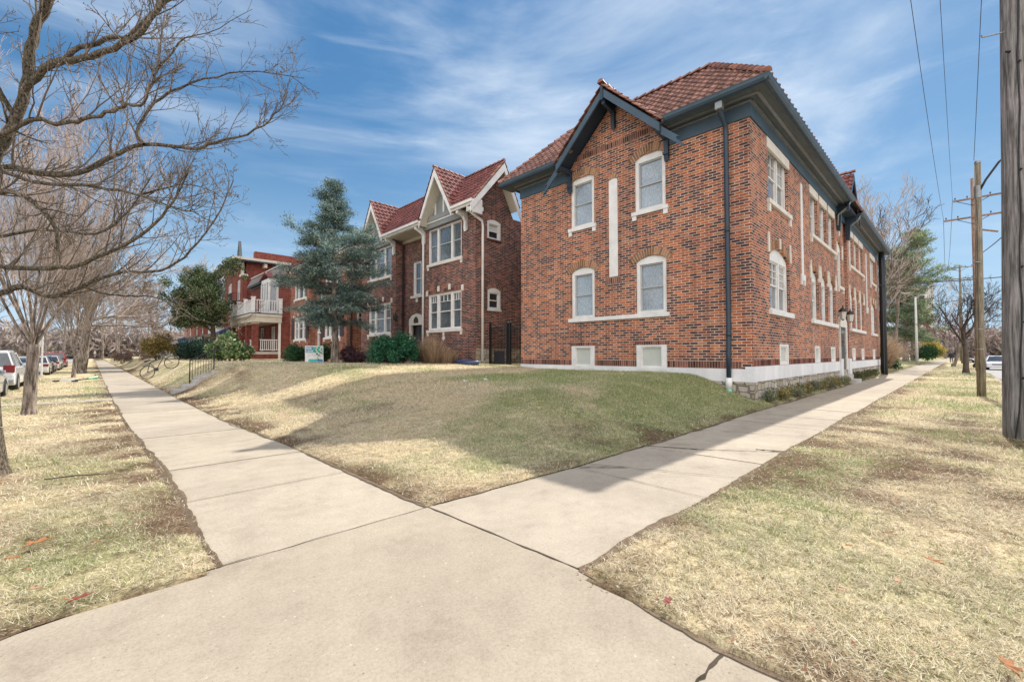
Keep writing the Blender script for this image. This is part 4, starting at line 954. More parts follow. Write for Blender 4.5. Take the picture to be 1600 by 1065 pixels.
    c = MB(); c.fbox(Fr, 5.47, 6.73, .95, 3.1, -.3, -.22); c.fbox(Fr, 5.6, 6.05, 1.15, 2.9, -.22, -.2); c.fbox(Fr, 6.12, 6.6, 1.15, 2.9, -.22, -.2); c.build('door', M['dark_door'], B)
    c = MB(); c.fbox(Fr, 5.2, 7.0, .6, .95, -.3, .6); c.build('door_step', M['concrete_grey'], B)
    arch_band(Fr, B, 5.0, 7.2, 7.95, .45, .12, .0, mat=M['soldier_brick'])
    l = MB(); p_ = F(a1 - .02, 3.6, .12); l.lathe((p_[0], p_[1] - .16, p_[2]), [(.04, -.2), (.13, -.14), (.15, .1), (.06, .2), (.02, .28)], 8); l.tube([(p_[0], p_[1] - .16, p_[2] + .1), (p_[0] + .15, p_[1] + .02, p_[2] + .16)], .02, 6); l.build('wall_lantern', M['black_metal'], B)
    if gables:
        en, ez, bn = .65, 8.5, -1.3; slope = (10.85 - ez) / (en - bn)
        t = MB(); tile_slope(t, F(0, ez + .05, en), (0, 1, 0), (1, 0, 0), en - bn, 10.85 - ez, lambda s: -.6, lambda s: W_ + .6, course=.34, colw=.26, cut=lambda u, q: min(abs(u - 2.6), abs(u - 9.68)) < 1.45 * (1 - q * 1.02) - .05)
        tile_slope(t, F(0, 8.75, -2.35), (0, 1, 0), (-1, 0, 0), 1.05, 2.1, lambda s: -.6, lambda s: W_ + .6, course=.36, colw=.5)
        rf = t.build('roof', M['tile_red'], B)
        rc = MB(); ridge_caps(rc, F(-.6, 10.95, bn), F(W_ + .6, 10.95, bn), .1)
        for n_, z_ in ((en, ez + .08), (-2.35, 8.8)): ridge_caps(rc, F(-.6, z_, n_), F(-.6, 10.92, bn), .07)
        u_ = MB()
        v_ = []
        for gc in (2.6, 9.68): v_ += [(gc - 1.4, 0), (gc, .96), (gc + 1.4, 0)]
        pt = lambda u, q: F(u, ez - .02 + (10.78 - ez) * q, en + (bn - en) * q)
        u_.poly([pt(-.58, 0)] + [pt(*q) for q in v_] + [pt(W_ + .58, 0), pt(W_ + .58, 1), pt(-.58, 1)])
        for n_, z_ in ((-2.35, 8.68),): u_.hexa([F(-.58, z_, n_), F(W_ + .58, z_, n_), F(W_ + .58, 10.78, bn), F(-.58, 10.78, bn), F(-.58, z_ + .04, n_), F(W_ + .58, z_ + .04, n_), F(W_ + .58, 10.82, bn), F(-.58, 10.82, bn)])
        u_.build('roof_board', M['cream'], rf)
        rb = MB()
        for (n_, z_, ex_) in ((en, ez, .28), (-2.35, 8.75, .3)):
            k = (10.85 - z_) / (n_ - bn); ze = z_ - abs(k) * ex_ * .6; ne = n_ + (ex_ * .6 if n_ > 0 else -ex_ * .6)
            c = MB(); c.hexa([F(-.64, 10.82 - .42, bn), F(-.58, 10.82 - .42, bn), F(-.58, ze - .36, ne), F(-.64, ze - .36, ne), F(-.64, 10.82, bn), F(-.58, 10.82, bn), F(-.58, ze, ne), F(-.64, ze, ne)])
            c.build('barge_board', M['white_paint'], rf)
        c = MB(); c.fbox(F, -.585, -.01, 8.12, 8.3, .02, .6); c.fbox(F, -.6, -.5, 7.95, 8.62, .1, .62); c.build('eave_return', M['white_paint'], rf)
        # gutter and soffit of the recess, front gables
        def seg(u0, u1):
            c = MB(); c.fbox(F, u0, u1, ez - .06, ez + .07, en - .03, en + .12); c.fbox(F, u0, u1, ez - .16, ez - .06, en - .06, en + .02); c.build('gutter', M['white_paint'], B)
        seg(4.0, 8.25); seg(-.6, 1.1); seg(11.2, W_ + .6)
        c = MB(); c.fbox(F, 4.3, 8.0, 8.3, 8.36, -.6, en - .05); c.fbox(F, 4.3, 8.0, 8.12, 8.3, -.6, -.45); c.build('soffit', M['cream'], B)
        for gc in (2.6, 9.68):
            gh, gz, gb = 1.45, 10.95, 8.5; t = MB()
            g0 = .66
            for s_ in (1, -1):
                tile_slope(t, F(gc - s_ * (gh + .05), gb + .04, g0), (1, 0, 0), (0, s_, 0), gh + .05, gz - gb + .06, lambda s: 0, lambda s: .1 + 2.0 * s, course=.31, colw=.26)
            gr = t.build('gable_roof', M['tile_red'], B)
            ridge_caps(rc, F(gc, gz + .1, g0 + .06), F(gc, gz + .1, -1.3), .085)
            for s_ in (1, -1): ridge_caps(rc, F(gc + s_ * (gh + .08), gb + .08, g0 - .02), F(gc, gz + .12, g0 - .02), .05)
            c = MB(); th = .3
            for s_ in (1, -1): c.fprism(F, [(gc, gz + .02), (gc, gz - .4), (gc + s_ * (gh + .02), gb - .32), (gc + s_ * (gh + .02), gb + .02)], g0 - .06, g0)
            c.build('barge_board', M['white_paint'], gr)
            c = MB()
            for s_ in (1, -1): c.hexa([F(gc, gz - .34, g0 - .06), F(gc, gz - .34, 0.02), F(gc + s_ * gh, gb - .2, .02), F(gc + s_ * gh, gb - .2, g0 - .06), F(gc, gz - .26, g0 - .06), F(gc, gz - .26, 0.02), F(gc + s_ * gh, gb - .12, .02), F(gc + s_ * gh, gb - .12, g0 - .06)])
            c.build('gable_soffit', M['cream'], gr)
            c = MB(); c.fprism(F, [(gc - 1.75, 8.2), (gc + 1.75, 8.2), (gc + 1.4, 8.75), (gc, gz - .3), (gc - 1.4, 8.75)], .01, .03); c.build('gable_panel', M['grey_panel'], gr)
            for u, zt in ((gc - .75, 9.45), (gc, 10.55), (gc + .75, 9.45)): c = MB(); c.fbox(F, u - .06, u + .06, 8.74, zt, .03, .07); c.build('gable_mullion', M['white_paint'], gr)
            for s_ in (1, -1):
                u = gc + s_ * 1.88; c = MB()
                pts = [(g0 - .05, 8.4), (0, 8.4), (0, 7.5), (.1, 7.42), (.14, 7.6), (.12, 7.9), (.26, 8.12), (g0 - .05, 8.2)]
                n = len(c.v); k = len(pts)
                c.v += [F(u - .08, z, q) for q, z in pts] + [F(u + .08, z, q) for q, z in pts]; c.f.append(tuple(range(n, n + k))); c.f.append(tuple(range(n + 2 * k - 1, n + k - 1, -1)))
                for i in range(k): c.f.append((n + i, n + (i + 1) % k, n + k + (i + 1) % k, n + k + i))
                c.build('bracket', M['white_paint'], B)
        rc.build('ridge_tile', M['ridge_tile'], rf)
        d = MB(); d.tube([F(-.1, 8.45, .6), F(-.1, 8.2, .58), F(-.09, 7.85, -.3), F(-.09, 7.6, -.36), F(-.09, 1.05, -.36)], .065, 8); d.build('downspout', M['white_paint'], B, smooth=True)
        d = MB(); d.tube([F(4.45, 8.4, .6), F(4.45, 8.2, .55), F(4.45, 8.0, .1), F(4.45, 7.8, .09), F(4.45, 1.05, .09)], .06, 8); d.build('downspout', M['white_paint'], B, smooth=True)
        d = MB(); d.tube([F(7.5, 8.3, .3), F(7.5, 8.2, .0), F(7.5, 8.0, -.42), F(7.5, 1.05, -.42)], .05, 8); d.build('downspout', M['shutter'], B, smooth=True)
    else:
        c = MB(); c.fbox(F, -.1, W_ + .1, 8.75, 8.95, -.1, .12); c.fbox(F, -.06, W_ + .06, 8.95, 9.25, -.1, .04); c.build('cornice', M['cast_stone'], B)
        d = MB(); d.tube([F(-.09, 8.7, -.3), F(-.09, 1.05, -.3)], .07, 8); d.build('downspout', M['black_metal'], B, smooth=True)
    for (u0, u1, z0, z1, r) in sops:
        hi = z0 > 5
        wn_ = window(Fs, B, u0, u1, z0, z1, r, jamb=.13, rec=.01, pane=M['glass_dark'], head=.1, blind=.48 if hi else 0, sash=M['white_paint'])
        sill(Fs, wn_, u0, u1, z0 - .09, z0, .05, over=.02, mat=M['soldier_brick'] if hi else M['white_paint']); arch_band(Fs, wn_, u0, u1, z1, r, .2, .06, mat=M['soldier_brick'])
    return B
four_family('brick_two_storey_house', 16.03, 'dark brown brick house with red tiled twin gables and white trim beside the spruce', M['brick_brown'], True, False, 0)
four_family('brick_two_storey_house', 30.3, 'flat-roofed red brick house with black shutters half hidden behind the spruce', M['brick_warm'], False, True, 0, 12.95)

# ------------------------------------------------------------------ porch house, tall house and the cottages beyond
def balusters(mb, a, b, z0, z1, n, w=.035, rail=.07):
    a = Vector(a); b = Vector(b)
    mb.beam((a.x, a.y, z1), (b.x, b.y, z1), .09, rail); mb.beam((a.x, a.y, z0 + .05), (b.x, b.y, z0 + .05), .07, .06)
    for i in range(n):
        p = a + (b - a) * ((i + .5) / n); mb.box(p.x - w / 2, p.x + w / 2, p.y - w / 2, p.y + w / 2, z0 + .08, z1 - .03)
def porch_house():
    y0, xw, W_ = 45.67, 13.1, 11.5
    B = thing('porch_house', 'red brick house with white balustraded balcony over a columned porch', 'building', (xw, y0, 0))
    F = Frame(xw, y0, (0, 1), (-1, 0)); Fs = Frame(xw, y0, (1, 0), (0, -1))
    w_ = MB(); ops = [(6.4, 7.5, 6.2, 8.5), (2.0, 3.4, 1.7, 4.2), (6.2, 7.4, 1.7, 4.2)]
    wall(w_, F, 0, W_, .5, 9.1, ops); wall(w_, Fs, 0, 15, .5, 9.3, []); w_.poly([F(W_, .5, 0), F(W_, .5, -15), F(W_, 9.2, -15), F(W_, 9.2, 0)]); w_.poly([F(0, 9.2, 0), F(W_, 9.2, 0), F(W_, 9.2, -15), F(0, 9.2, -15)])
    w_.build('wall', M['brick_red'], B)
    window(F, B, *ops[0], pane=M['glass']); window(F, B, *ops[1], cols=(1, 1), pane=M['glass_dark'], frame=M['cream']); window(F, B, *ops[2], pane=M['glass_dark'], frame=M['cream'])
    # projecting bay on the balcony
    b = MB(); pts = [F(1.2, 0, 0), F(1.6, 0, .75), F(4.2, 0, .75), F(4.6, 0, 0)]
    b.prism([(p[0], p[1]) for p in pts], 'z', 5.3, 5.7); b.prism([(p[0], p[1]) for p in pts], 'z', 8.5, 8.9)
    for p in (F(1.22, 0, .05), F(1.62, 0, .7), F(2.5, 0, .7), F(3.3, 0, .7), F(4.18, 0, .7), F(4.58, 0, .05)): b.box(p[0] - .08, p[0] + .08, p[1] - .12, p[1] + .12, 5.7, 8.5)
    bay = b.build('bay_window', M['white_paint'], B)
    g = MB(); g.prism([(p[0] + (.05), p[1]) for p in pts], 'z', 5.7, 8.5); g.build('pane', M['glass'], bay)
    r = MB(); r.prism([(F(u, 0, 0)[1], z) for u, z in ((.9, 8.9), (2.9, 9.7), (4.9, 8.9), (4.5, 8.9), (2.9, 9.5), (1.3, 8.9))], 'x', xw - .85, xw); r.build('bay_pediment', M['tile_red'], bay)
    # mansard band and cornice
    c = MB(); c.hexa([F(-.1, 9.1, .45), F(W_, 9.1, .45), F(W_, 9.1, -.3), F(-.1, 9.1, -.3), F(-.1, 10.1, -.05), F(W_, 10.1, -.05), F(W_, 10.1, -.4), F(-.1, 10.1, -.4)]); c.build('roof', M['shingle'], B)
    c = MB(); c.fbox(F, -.1, W_, 8.95, 9.1, -.05, .4); c.fbox(F, -.05, W_, 8.75, 8.85, -.02, .12); c.build('cornice', M['soffit'], B); c = MB(); c.fbox(F, -.12, W_, 10.1, 10.2, -.6, .05); c.build('coping', M['cast_stone'], B)
    # porch
    px, pw = 2.45, 8.8
    c = MB(); c.fbox(F, 0, pw, 1.38, 1.62, 0, px); c.build('porch_floor', M['concrete_grey'], B); c = MB(); c.fbox(F, .05, pw - .05, .6, 1.38, 0, px - .1); c.build('porch_base', M['brick_red'], B)
    c = MB(); c.fbox(F, -.1, pw, 4.42, 4.95, 0, px + .1); c.fbox(F, -.2, pw + .1, 4.95, 5.18, 0, px + .25); c.build('porch_beam', M['cream'], B); c = MB(); c.fbox(F, -.22, pw + .1, 5.18, 5.26, 0, px + .27); c.build('balcony_deck', M['slate_blue'], B)
    for u in (.25, 2.6, 5.2, 8.4):
        c = MB(); c.fbox(F, u, u + .48, 1.62, 4.25, px - .55, px - .07); col = c.build('porch_column', M['brick_red'], B); c = MB(); c.fbox(F, u - .05, u + .53, 4.25, 4.42, px - .6, px - .02); c.build('column_cap', M['cream'], col)
    c = MB(); c.fbox(F, -.02, .14, .8, 4.42, .05, .25); c.build('porch_post', M['white_paint'], B)
    za, zb = 5.32, 6.5
    for a, b_, n in (((F(0, 0, .1)), (F(0, 0, px)), 11), (F(0, 0, px), F(pw, 0, px), 34)):
        c = MB(); balusters(c, a, b_, za, zb, n, .06); c.build('balustrade', M['white_paint'], B)
    for u, n_ in ((0, px), (0, .12), (2.8, px), (5.6, px), (8.8, px)):
        c = MB(); p = F(u, 0, n_); c.box(p[0] - .14, p[0] + .14, p[1] - .14, p[1] + .14, 5.26, 6.68); c.box(p[0] - .18, p[0] + .18, p[1] - .18, p[1] + .18, 6.68, 6.76); c.build('newel_post', M['white_paint'], B)
    c = MB(); balusters(c, F(.05, 0, .3), F(.05, 0, px - .6), 1.75, 2.75, 9, .05); c.build('porch_railing', M['white_paint'], B)
    for u in (1.3, 3.4, 6.0): c = MB(); balusters(c, F(u - .6, 0, px - .3), F(u + .9, 0, px - .3), 1.75, 2.75, 8, .05); c.build('porch_railing', M['white_paint'], B)
porch_house()
def tall_house():
    y0, xw, W_ = 60.6, 13.1, 11
    B = thing('three_storey_house', 'tall red brick house with bracketed flat eaves and rooftop chimneys behind the porch house', 'building', (xw, y0, 0))
    F = Frame(xw, y0, (0, 1), (-1, 0)); Fs = Frame(xw, y0, (1, 0), (0, -1))
    w_ = MB(); wall(w_, F, 0, W_, .4, 12.6, [(1.6, 3.4, 8.2, 10.8), (1.6, 3.4, 4.6, 7.0), (6.5, 8.5, 8.2, 10.8)]); wall(w_, Fs, 0, 16, .4, 12.6, []); w_.poly([F(W_, .4, 0), F(W_, .4, -16), F(W_, 12.6, -16), F(W_, 12.6, 0)]); w_.build('wall', M['brick_red'], B)
    window(F, B, 1.6, 3.4, 8.2, 10.8, cols=(1, 1)); window(F, B, 1.6, 3.4, 4.6, 7.0, cols=(1, 1), frame=M['cream']); window(F, B, 6.5, 8.5, 8.2, 10.8, cols=(1, 1))
    c = MB(); c.fbox(F, -.25, .9, .4, 10.9, -.3, .2); pi_ = c.build('corner_pier', M['brick_red'], B); c = MB(); c.fbox(F, -.35, 1.0, 10.9, 11.15, -.35, .3); c.build('pier_cap', M['cast_stone'], pi_)
    c = MB(); c.fbox(F, -1.2, W_ + 1, 12.75, 13.05, -5, 1.3); c.build('roof', M['cream'], B); c = MB(); c.fbox(F, -1.1, W_ + .9, 12.6, 12.75, -5, 1.2); c.build('soffit', M['navy'], B)
    for u in (.2, 2.2, 4.4, 6.6, 9): c = MB(); c.fbox(F, u, u + .3, 12.1, 12.6, 0, 1.0); c.build('bracket', M['cream'], B)
    for x in (2, 4.5, 7): c = MB(); c.fbox(Fs, x, x + .3, 12.1, 12.6, 0, .9); c.build('bracket', M['cream'], B)
    c = MB(); c.fbox(F, 0.0, .35, 11.15, 12.6, -.2, .15); c.fbox(F, .65, 1.0, 11.15, 12.6, -.2, .15); c.build('eave_post', M['cream'], B)
    c = MB(); c.fbox(Fs, 1.2, 7.6, 12.6, 14.2, -1, -.2); c.build('parapet', M['brick_red'], B); c = MB(); c.fbox(Fs, 7.6, 12.8, 12.6, 15.0, -2, -.2); c.build('chimney', M['brick_red'], B)
    c = MB(); c.prism([(y0 - .35, 13.05), (y0 + .35, 15.2), (y0 + 1.05, 13.05), (y0 + .9, 13.05), (y0 + .35, 14.7), (y0 - .2, 13.05)], 'x', xw - .6, xw - .3); c.build('roof_gablet', M['soffit'], B)
    c = MB(); c.fbox(F, 1.2, 4.0, 7.7, 7.9, 0, 1.0); bal = c.build('balcony', M['black_metal'], B); c = MB(); balusters(c, F(1.2, 0, .95), F(4.0, 0, .95), 7.9, 8.9, 14, .03, .04); balusters(c, F(1.2, 0, .05), F(1.2, 0, .95), 7.9, 8.9, 5, .03, .04); c.build('balcony_railing', M['black_metal'], bal)
    c = MB(); c.hexa([F(6.6, 4.0, .1), F(9.6, 4.0, .1), F(9.6, 4.0, 1.3), F(6.6, 4.0, 1.3), F(6.6, 5.0, 0), F(9.6, 5.0, 0), F(9.6, 4.3, 1.3), F(6.6, 4.3, 1.3)]); c.build('awning', M['blue_awning'], B)
M['blue_awning'] = plain('blue_awning', (.03, .05, .12), .7, .15, 3, 30, .1)
M['pale_stucco'] = plain('pale_stucco', (.62, .6, .58), .85, .1, 1, 30, .2)
M['blue_paint'] = plain('blue_paint', (.1, .22, .4), .6, .1, 2, 30, .1)
M['dark_red'] = plain('dark_red_paint', (.25, .03, .04), .6, .1, 2, 30, .1)
tall_house()
def cottage(y0, W_, label, wallm, roofm, colm, doorm, h=7.0, xw=13.5, porch=True):
    B = thing('porch_cottage', label, 'building', (xw, y0, 0)); F = Frame(xw, y0, (0, 1), (-1, 0)); Fs = Frame(xw, y0, (1, 0), (0, -1))
    w_ = MB(); ops = [(1, 2.2, 1.6, 3.7), (W_ - 2.4, W_ - 1.2, 1.6, 3.7), (1, 2.2, 4.9, 6.4), (W_ - 2.4, W_ - 1.2, 4.9, 6.4), (W_ / 2 - .5, W_ / 2 + .5, 1.0, 3.4)]
    wall(w_, F, 0, W_, .3, h, ops); wall(w_, Fs, 0, 10, .3, h, []); w_.poly([F(W_, .3, 0), F(W_, .3, -10), F(W_, h, -10), F(W_, h, 0)]); w_.build('wall', wallm, B)
    for o in ops[:4]: window(F, B, *o, pane=M['glass_dark'])
    d = MB(); d.fbox(F, *ops[4], -.15, -.1); d.build('door', doorm, B)
    r = MB(); r.prism([(y0 - .5, h), (y0 + W_ / 2, h + 2.6), (y0 + W_ + .5, h)], 'x', xw - .5, xw + 10.5); r.build('roof', roofm, B)
    if porch:
        c = MB(); c.fbox(F, -.2, W_ + .2, .7, 1.0, 0, 2.6); c.build('porch_floor', M['concrete_grey'], B)
        c = MB(); c.hexa([F(-.3, 3.9, 0), F(W_ + .3, 3.9, 0), F(W_ + .3, 3.9, 2.9), F(-.3, 3.9, 2.9), F(-.3, 4.6, 0), F(W_ + .3, 4.6, 0), F(W_ + .3, 4.1, 2.9), F(-.3, 4.1, 2.9)]); c.build('porch_roof', roofm, B)
        for k in range(5):
            u = .1 + (W_ - .4) * k / 4; c = MB(); c.fbox(F, u, u + .42, 1.0, 3.9, 2.1, 2.5); c.build('porch_column', colm, B)
cottage(76, 9.5, 'pale cottage with white porch columns behind the dark hedge', M['pale_stucco'], M['shingle'], M['white_paint'], M['dark_red'])
cottage(89, 9, 'brick cottage with blue painted porch far down the side street', M['brick_red'], M['blue_awning'], M['blue_paint'], M['white_paint'])
cottage(102, 9, 'small brown brick cottage, farthest one down the side street', M['brick_warm'], M['shingle'], M['pale_stucco'], M['dark_red'])

# ------------------------------------------------------------------ trees and shrubs
def tubes_mesh(name, lines, mat, parent, smooth=True):
    """lines: list of (points, r0, r1); thin ones get three sides"""
    V = []; Fc = []; base = 0
    for pts, r0, r1 in lines:
        P = np.asarray(pts, dtype=float); m = len(P)
        if m < 2: continue
        n = 8 if r0 > .09 else 5 if r0 > .025 else 3
        T = np.gradient(P, axis=0); T /= np.linalg.norm(T, axis=1)[:, None] + 1e-9
        ref = np.array([.3, .2, .93]) if abs(T[0, 2]) < .9 else np.array([1., 0, 0])
        X = np.cross(T, ref); X /= np.linalg.norm(X, axis=1)[:, None] + 1e-9; Y = np.cross(T, X)
        rr = np.linspace(r0, r1, m)[:, None, None]; a = np.arange(n) * 2 * np.pi / n
        ring = P[:, None, :] + rr * (X[:, None, :] * np.cos(a)[None, :, None] + Y[:, None, :] * np.sin(a)[None, :, None])
        V.append(ring.reshape(-1, 3))
        i = np.arange(m - 1)[:, None] * n; k = np.arange(n)[None, :]; k2 = (k + 1) % n
        Fc.append(np.stack([base + i + k, base + i + k2, base + i + n + k2, base + i + n + k], -1).reshape(-1, 4)); base += m * n
    return np_mesh(name, np.concatenate(V), np.concatenate(Fc), mat, parent, smooth=smooth)

def grow(rs, p, d, L_, r, level, P, out):
    """P: per level dict(n children, spread, ratio, up, wob)"""
    q = P[level]; seg = q.get('seg', 5); pts = [p]; dd = np.array(d, dtype=float)
    for i in range(seg):
        dd = dd + rs.normal(0, q['wob'], 3) + np.array([0, 0, q['up']]); dd /= np.linalg.norm(dd)
        pts.append(pts[-1] + dd * L_ / seg)
    pts = np.array(pts); r1 = max(r * q.get('taper', .35), .0022); out[min(level, 3)].append((pts, r, r1))
    if level + 1 >= len(P): return
    n = q['n']; s0 = q.get('start', .25)
    for k in range(n):
        t = s0 + (1 - s0) * (k + rs.random()) / n; f = t * seg; i = min(int(f), seg - 1); pp = pts[i] + (pts[i + 1] - pts[i]) * (f - i)
        tan = pts[i + 1] - pts[i]; tan /= np.linalg.norm(tan); a = rs.random() * 2 * np.pi
        ref = np.cross(tan, [0, 0, 1.]) ; ref = ref / np.linalg.norm(ref) if np.linalg.norm(ref) > .1 else np.array([1., 0, 0]); b2 = np.cross(tan, ref)
        side = ref * math.cos(a) + b2 * math.sin(a); sp = q['spread'] * rs.uniform(.7, 1.3)
        nd_ = tan * math.cos(sp) + side * math.sin(sp)
        grow(rs, pp, nd_, L_ * q['ratio'] * rs.uniform(.6, 1.15) * (1.15 - .5 * t), max((r + (r1 - r) * t) * q.get('rr', .5), .0025), level + 1, P, out)

def bare_tree(name, label, loc, P, L_, r, d=(0, 0, 1), seed=1, bark_=None, twig=None, group=None, limbs=None, cat='tree', trunk_pts=None):
    rs = np.random.RandomState(seed); out = [[], [], [], []]
    T = thing(name, label, cat, loc, group); p = np.array(loc, dtype=float)
    if trunk_pts is not None: limbs(rs, out)
    else: grow(rs, p, d, L_, r, 0, P, out)
    flare = [(np.array([p + [0, 0, -.15], p + [0, 0, .1], p + np.array([0, 0, .4])]), r * 1.45, r * .95)]
    tubes_mesh('trunk', flare + out[0] + out[1], bark_ or M['bark_grey'], T)
    mn = .00030 * math.hypot(loc[0], loc[1])
    tubes_mesh('crown', [(a_, max(b_, mn), max(c_, mn * .7)) for a_, b_, c_ in out[2] + out[3]], twig or M['twig'], T)
    return T

# the street tree at the left edge of the picture
def corner_tree():
    loc = (-1.2, 8.15, -.03); T = thing('street_tree', 'bare street tree whose lichened limbs arch over the left pavement, trunk nearest the corner', 'tree', loc)
    rs = np.random.RandomState(5); big = []; twigs = []; fine = []
    trunk = [(-1.08, 8.15, -.15), (-1.08, 8.15, .05), (-1.08, 8.15, .5), (-1.12, 8.2, 1.4), (-1.36, 8.35, 2.2), (-1.3, 8.6, 2.9)]
    big.append((np.array(trunk[:3]), .43, .31)); big.append((np.array(trunk[2:]), .31, .22))
    limbs = {
     'a': ([(-1.3, 8.6, 2.8), (-1.1, 8.7, 3.3), (-.91, 8.47, 4.0), (-.76, 8.22, 4.37), (-.66, 8.01, 4.85), (-.62, 7.86, 5.28), (-.48, 7.62, 5.7), (-.24, 7.26, 6.34), (0, 7, 7.2), (.1, 6.9, 8.2)], .085, .045),
     'b': ([(-.67, 8.03, 4.7), (-.44, 7.68, 4.96), (-.21, 7.34, 4.96), (.04, 6.99, 5.01), (.3, 6.61, 5.13), (.51, 6.27, 5.47), (.71, 5.94, 5.84), (.9, 5.7, 6.3)], .055, .022),
     'b2': ([(-.33, 7.55, 4.99), (-.24, 7.43, 5.09), (.03, 7.13, 5.21), (.25, 6.89, 5.29), (.52, 6.58, 5.63), (.71, 6.37, 5.88), (.9, 6.2, 6.4)], .038, .015),
     'c': ([(-1.3, 8.6, 2.9), (-1.4, 9.3, 3.5), (-.97, 9.16, 3.97), (-.6, 8.9, 3.93), (-.21, 8.64, 3.96), (.14, 8.39, 4.23), (.47, 8.17, 4.45), (.99, 7.78, 4.42), (1.24, 7.64, 4.55), (1.7, 7.3, 4.77), (1.95, 7.1, 5.1), (2.06, 7.03, 5.4)], .07, .006),
     'c2': ([(.47, 8.06, 4.4), (.4, 8.22, 4.63), (.57, 8.15, 5.09), (.98, 7.85, 5.42), (1.54, 7.41, 5.65), (2.23, 6.86, 5.6)], .035, .006),
     'd': ([(-1.4, 9.3, 3.5), (-1.2, 9.0, 3.8), (-.91, 8.61, 3.77), (-.54, 8.14, 3.59), (-.01, 7.51, 3.5), (.36, 7.04, 3.37), (.61, 6.69, 3.22), (.88, 6.32, 3.08)], .045, .008),
     'e': ([(-1.34, 8.5, 2.5), (-1.2, 8.9, 2.6), (-.87, 8.45, 2.51), (-.49, 7.94, 2.48), (-.17, 7.5, 2.49), (.16, 7.03, 2.64), (.43, 6.63, 2.86), (.63, 6.28, 3.15), (.75, 6.1, 3.5)], .055, .01),
     'f': ([(-1.36, 8.3, 1.9), (-1.2, 8.6, 2.0), (-.86, 8.46, 2.16), (-.67, 8.4, 2.27), (-.4, 8.29, 2.15), (-.1, 8.13, 2.32), (.25, 7.92, 2.51), (.65, 7.68, 2.55), (.97, 7.49, 2.86), (1.27, 7.31, 3.44), (1.4, 7.2, 3.9)], .055, .008),
     'g': ([(-.1, 8.1, 2.3), (.1, 7.9, 2.2), (.35, 7.8, 2.19), (.66, 7.75, 2.18), (1.02, 7.66, 1.91), (1.45, 7.49, 1.85)], .022, .005),
     'h': ([(-1.3, 8.3, 3.3), (-1.03, 7.86, 3.71), (-.56, 7.31, 4.08), (-.4, 7.07, 4.0), (-.18, 6.77, 3.98), (.06, 6.44, 4.04), (.21, 6.21, 4.09), (.34, 6.0, 4.09), (.4, 5.84, 4.36), (.62, 5.52, 4.68)], .04, .01),
     'i': ([(-1.2, 8.5, 3.0), (-1.17, 8.3, 3.11), (-.85, 8.03, 3.36), (-.6, 7.85, 3.29), (-.43, 7.75, 3.07), (-.34, 7.73, 2.85), (-.33, 7.79, 2.46)], .05, .02),
     'j': ([(.38, 7.1, 3.4), (.71, 7.11, 3.6), (.96, 6.96, 3.63), (1.22, 6.81, 3.48)], .02, .005),
     'k': ([(-1.33, 8.5, 2.8), (-1.33, 9.8, 3.0), (-.64, 9.8, 3.3), (0, 9.25, 3.26), (.35, 8.97, 3.62), (.63, 8.74, 4.24)], .04, .01),
     'l': ([(-1.36, 8.4, 2.4), (-2.2, 8.0, 3.4), (-3.0, 7.6, 4.2), (-3.6, 7.3, 5.4)], .08, .02), 'm': ([(-1.3, 8.6, 2.9), (-1.8, 9.4, 4.2), (-2.2, 10.2, 5.4), (-2.3, 10.9, 6.8)], .08, .02),
     'n': ([(-.76, 8.22, 4.37), (-1.0, 7.9, 4.9), (-1.1, 7.6, 5.8), (-1.0, 7.4, 6.9)], .035, .012)}
    def smooth(pts, k=4):
        P = np.array(pts, dtype=float); n = len(P); o = []
        for i in range(n - 1):
            a, b, c, d = P[max(i - 1, 0)], P[i], P[i + 1], P[min(i + 2, n - 1)]
            for j in range(k):
                t = j / k; o.append(.5 * ((2 * b) + (c - a) * t + (2 * a - 5 * b + 4 * c - d) * t * t + (3 * b - a - 3 * c + d) * t ** 3))
        o.append(P[-1]); o = np.array(o); o[1:-1] += rs.normal(0, .008, (len(o) - 2, 3)); return o
    for key, (pts, r0, r1) in limbs.items():
        r0 *= .82; r1 *= .82; s = smooth(pts); big.append((s, r0, r1)); L_ = np.linalg.norm(np.diff(s, axis=0), axis=1).sum()
        n = int(L_ * (7 if key not in 'a' else 4))
        for k in range(n):
            t = .2 + .8 * rs.random(); f = t * (len(s) - 1); i = min(int(f), len(s) - 2); p = s[i] + (s[i + 1] - s[i]) * (f - i)
            tan = s[i + 1] - s[i]; tan = tan / np.linalg.norm(tan); d = tan * rs.uniform(.3, 1.3) + rs.normal(0, .55, 3); d[2] += rs.uniform(-.15, .9); d /= np.linalg.norm(d)
            rr = (r0 + (r1 - r0) * t) * rs.uniform(.16, .34) + .0035; ln = rs.uniform(.35, 1.3) * (.6 + 6 * rr) * (1.2 if rr > .012 else 1)
            Q = [dict(n=6, spread=.75, ratio=.5, up=.085, wob=.09, seg=6, taper=.35, rr=.5, start=.15), dict(n=3, spread=.7, ratio=.45, up=.09, wob=.1, seg=4, taper=.5, rr=.6), dict(n=0, spread=.6, ratio=.4, up=.05, wob=.1, seg=2)]
            out = [[], [], [], []]; grow(rs, p, d, ln, rr, 0, Q, out)
            (big if rr > .02 else twigs).extend(out[0]); twigs.extend(out[1]); fine.extend(out[2])
    # swollen buds along the twigs
    buds = []
    for pts, r0, r1 in twigs + fine:
        for k in range(1, len(pts)):
            if rs.random() < .25: buds.append((np.array([pts[k] - [0, 0, .004], pts[k] + [0, 0, .006]]) + rs.normal(0, .002, 3), .007, .004))
    tubes_mesh('trunk', big, M['bark_limb'], T); tubes_mesh('crown', twigs + fine + buds, M['twig_street'], T)
corner_tree()

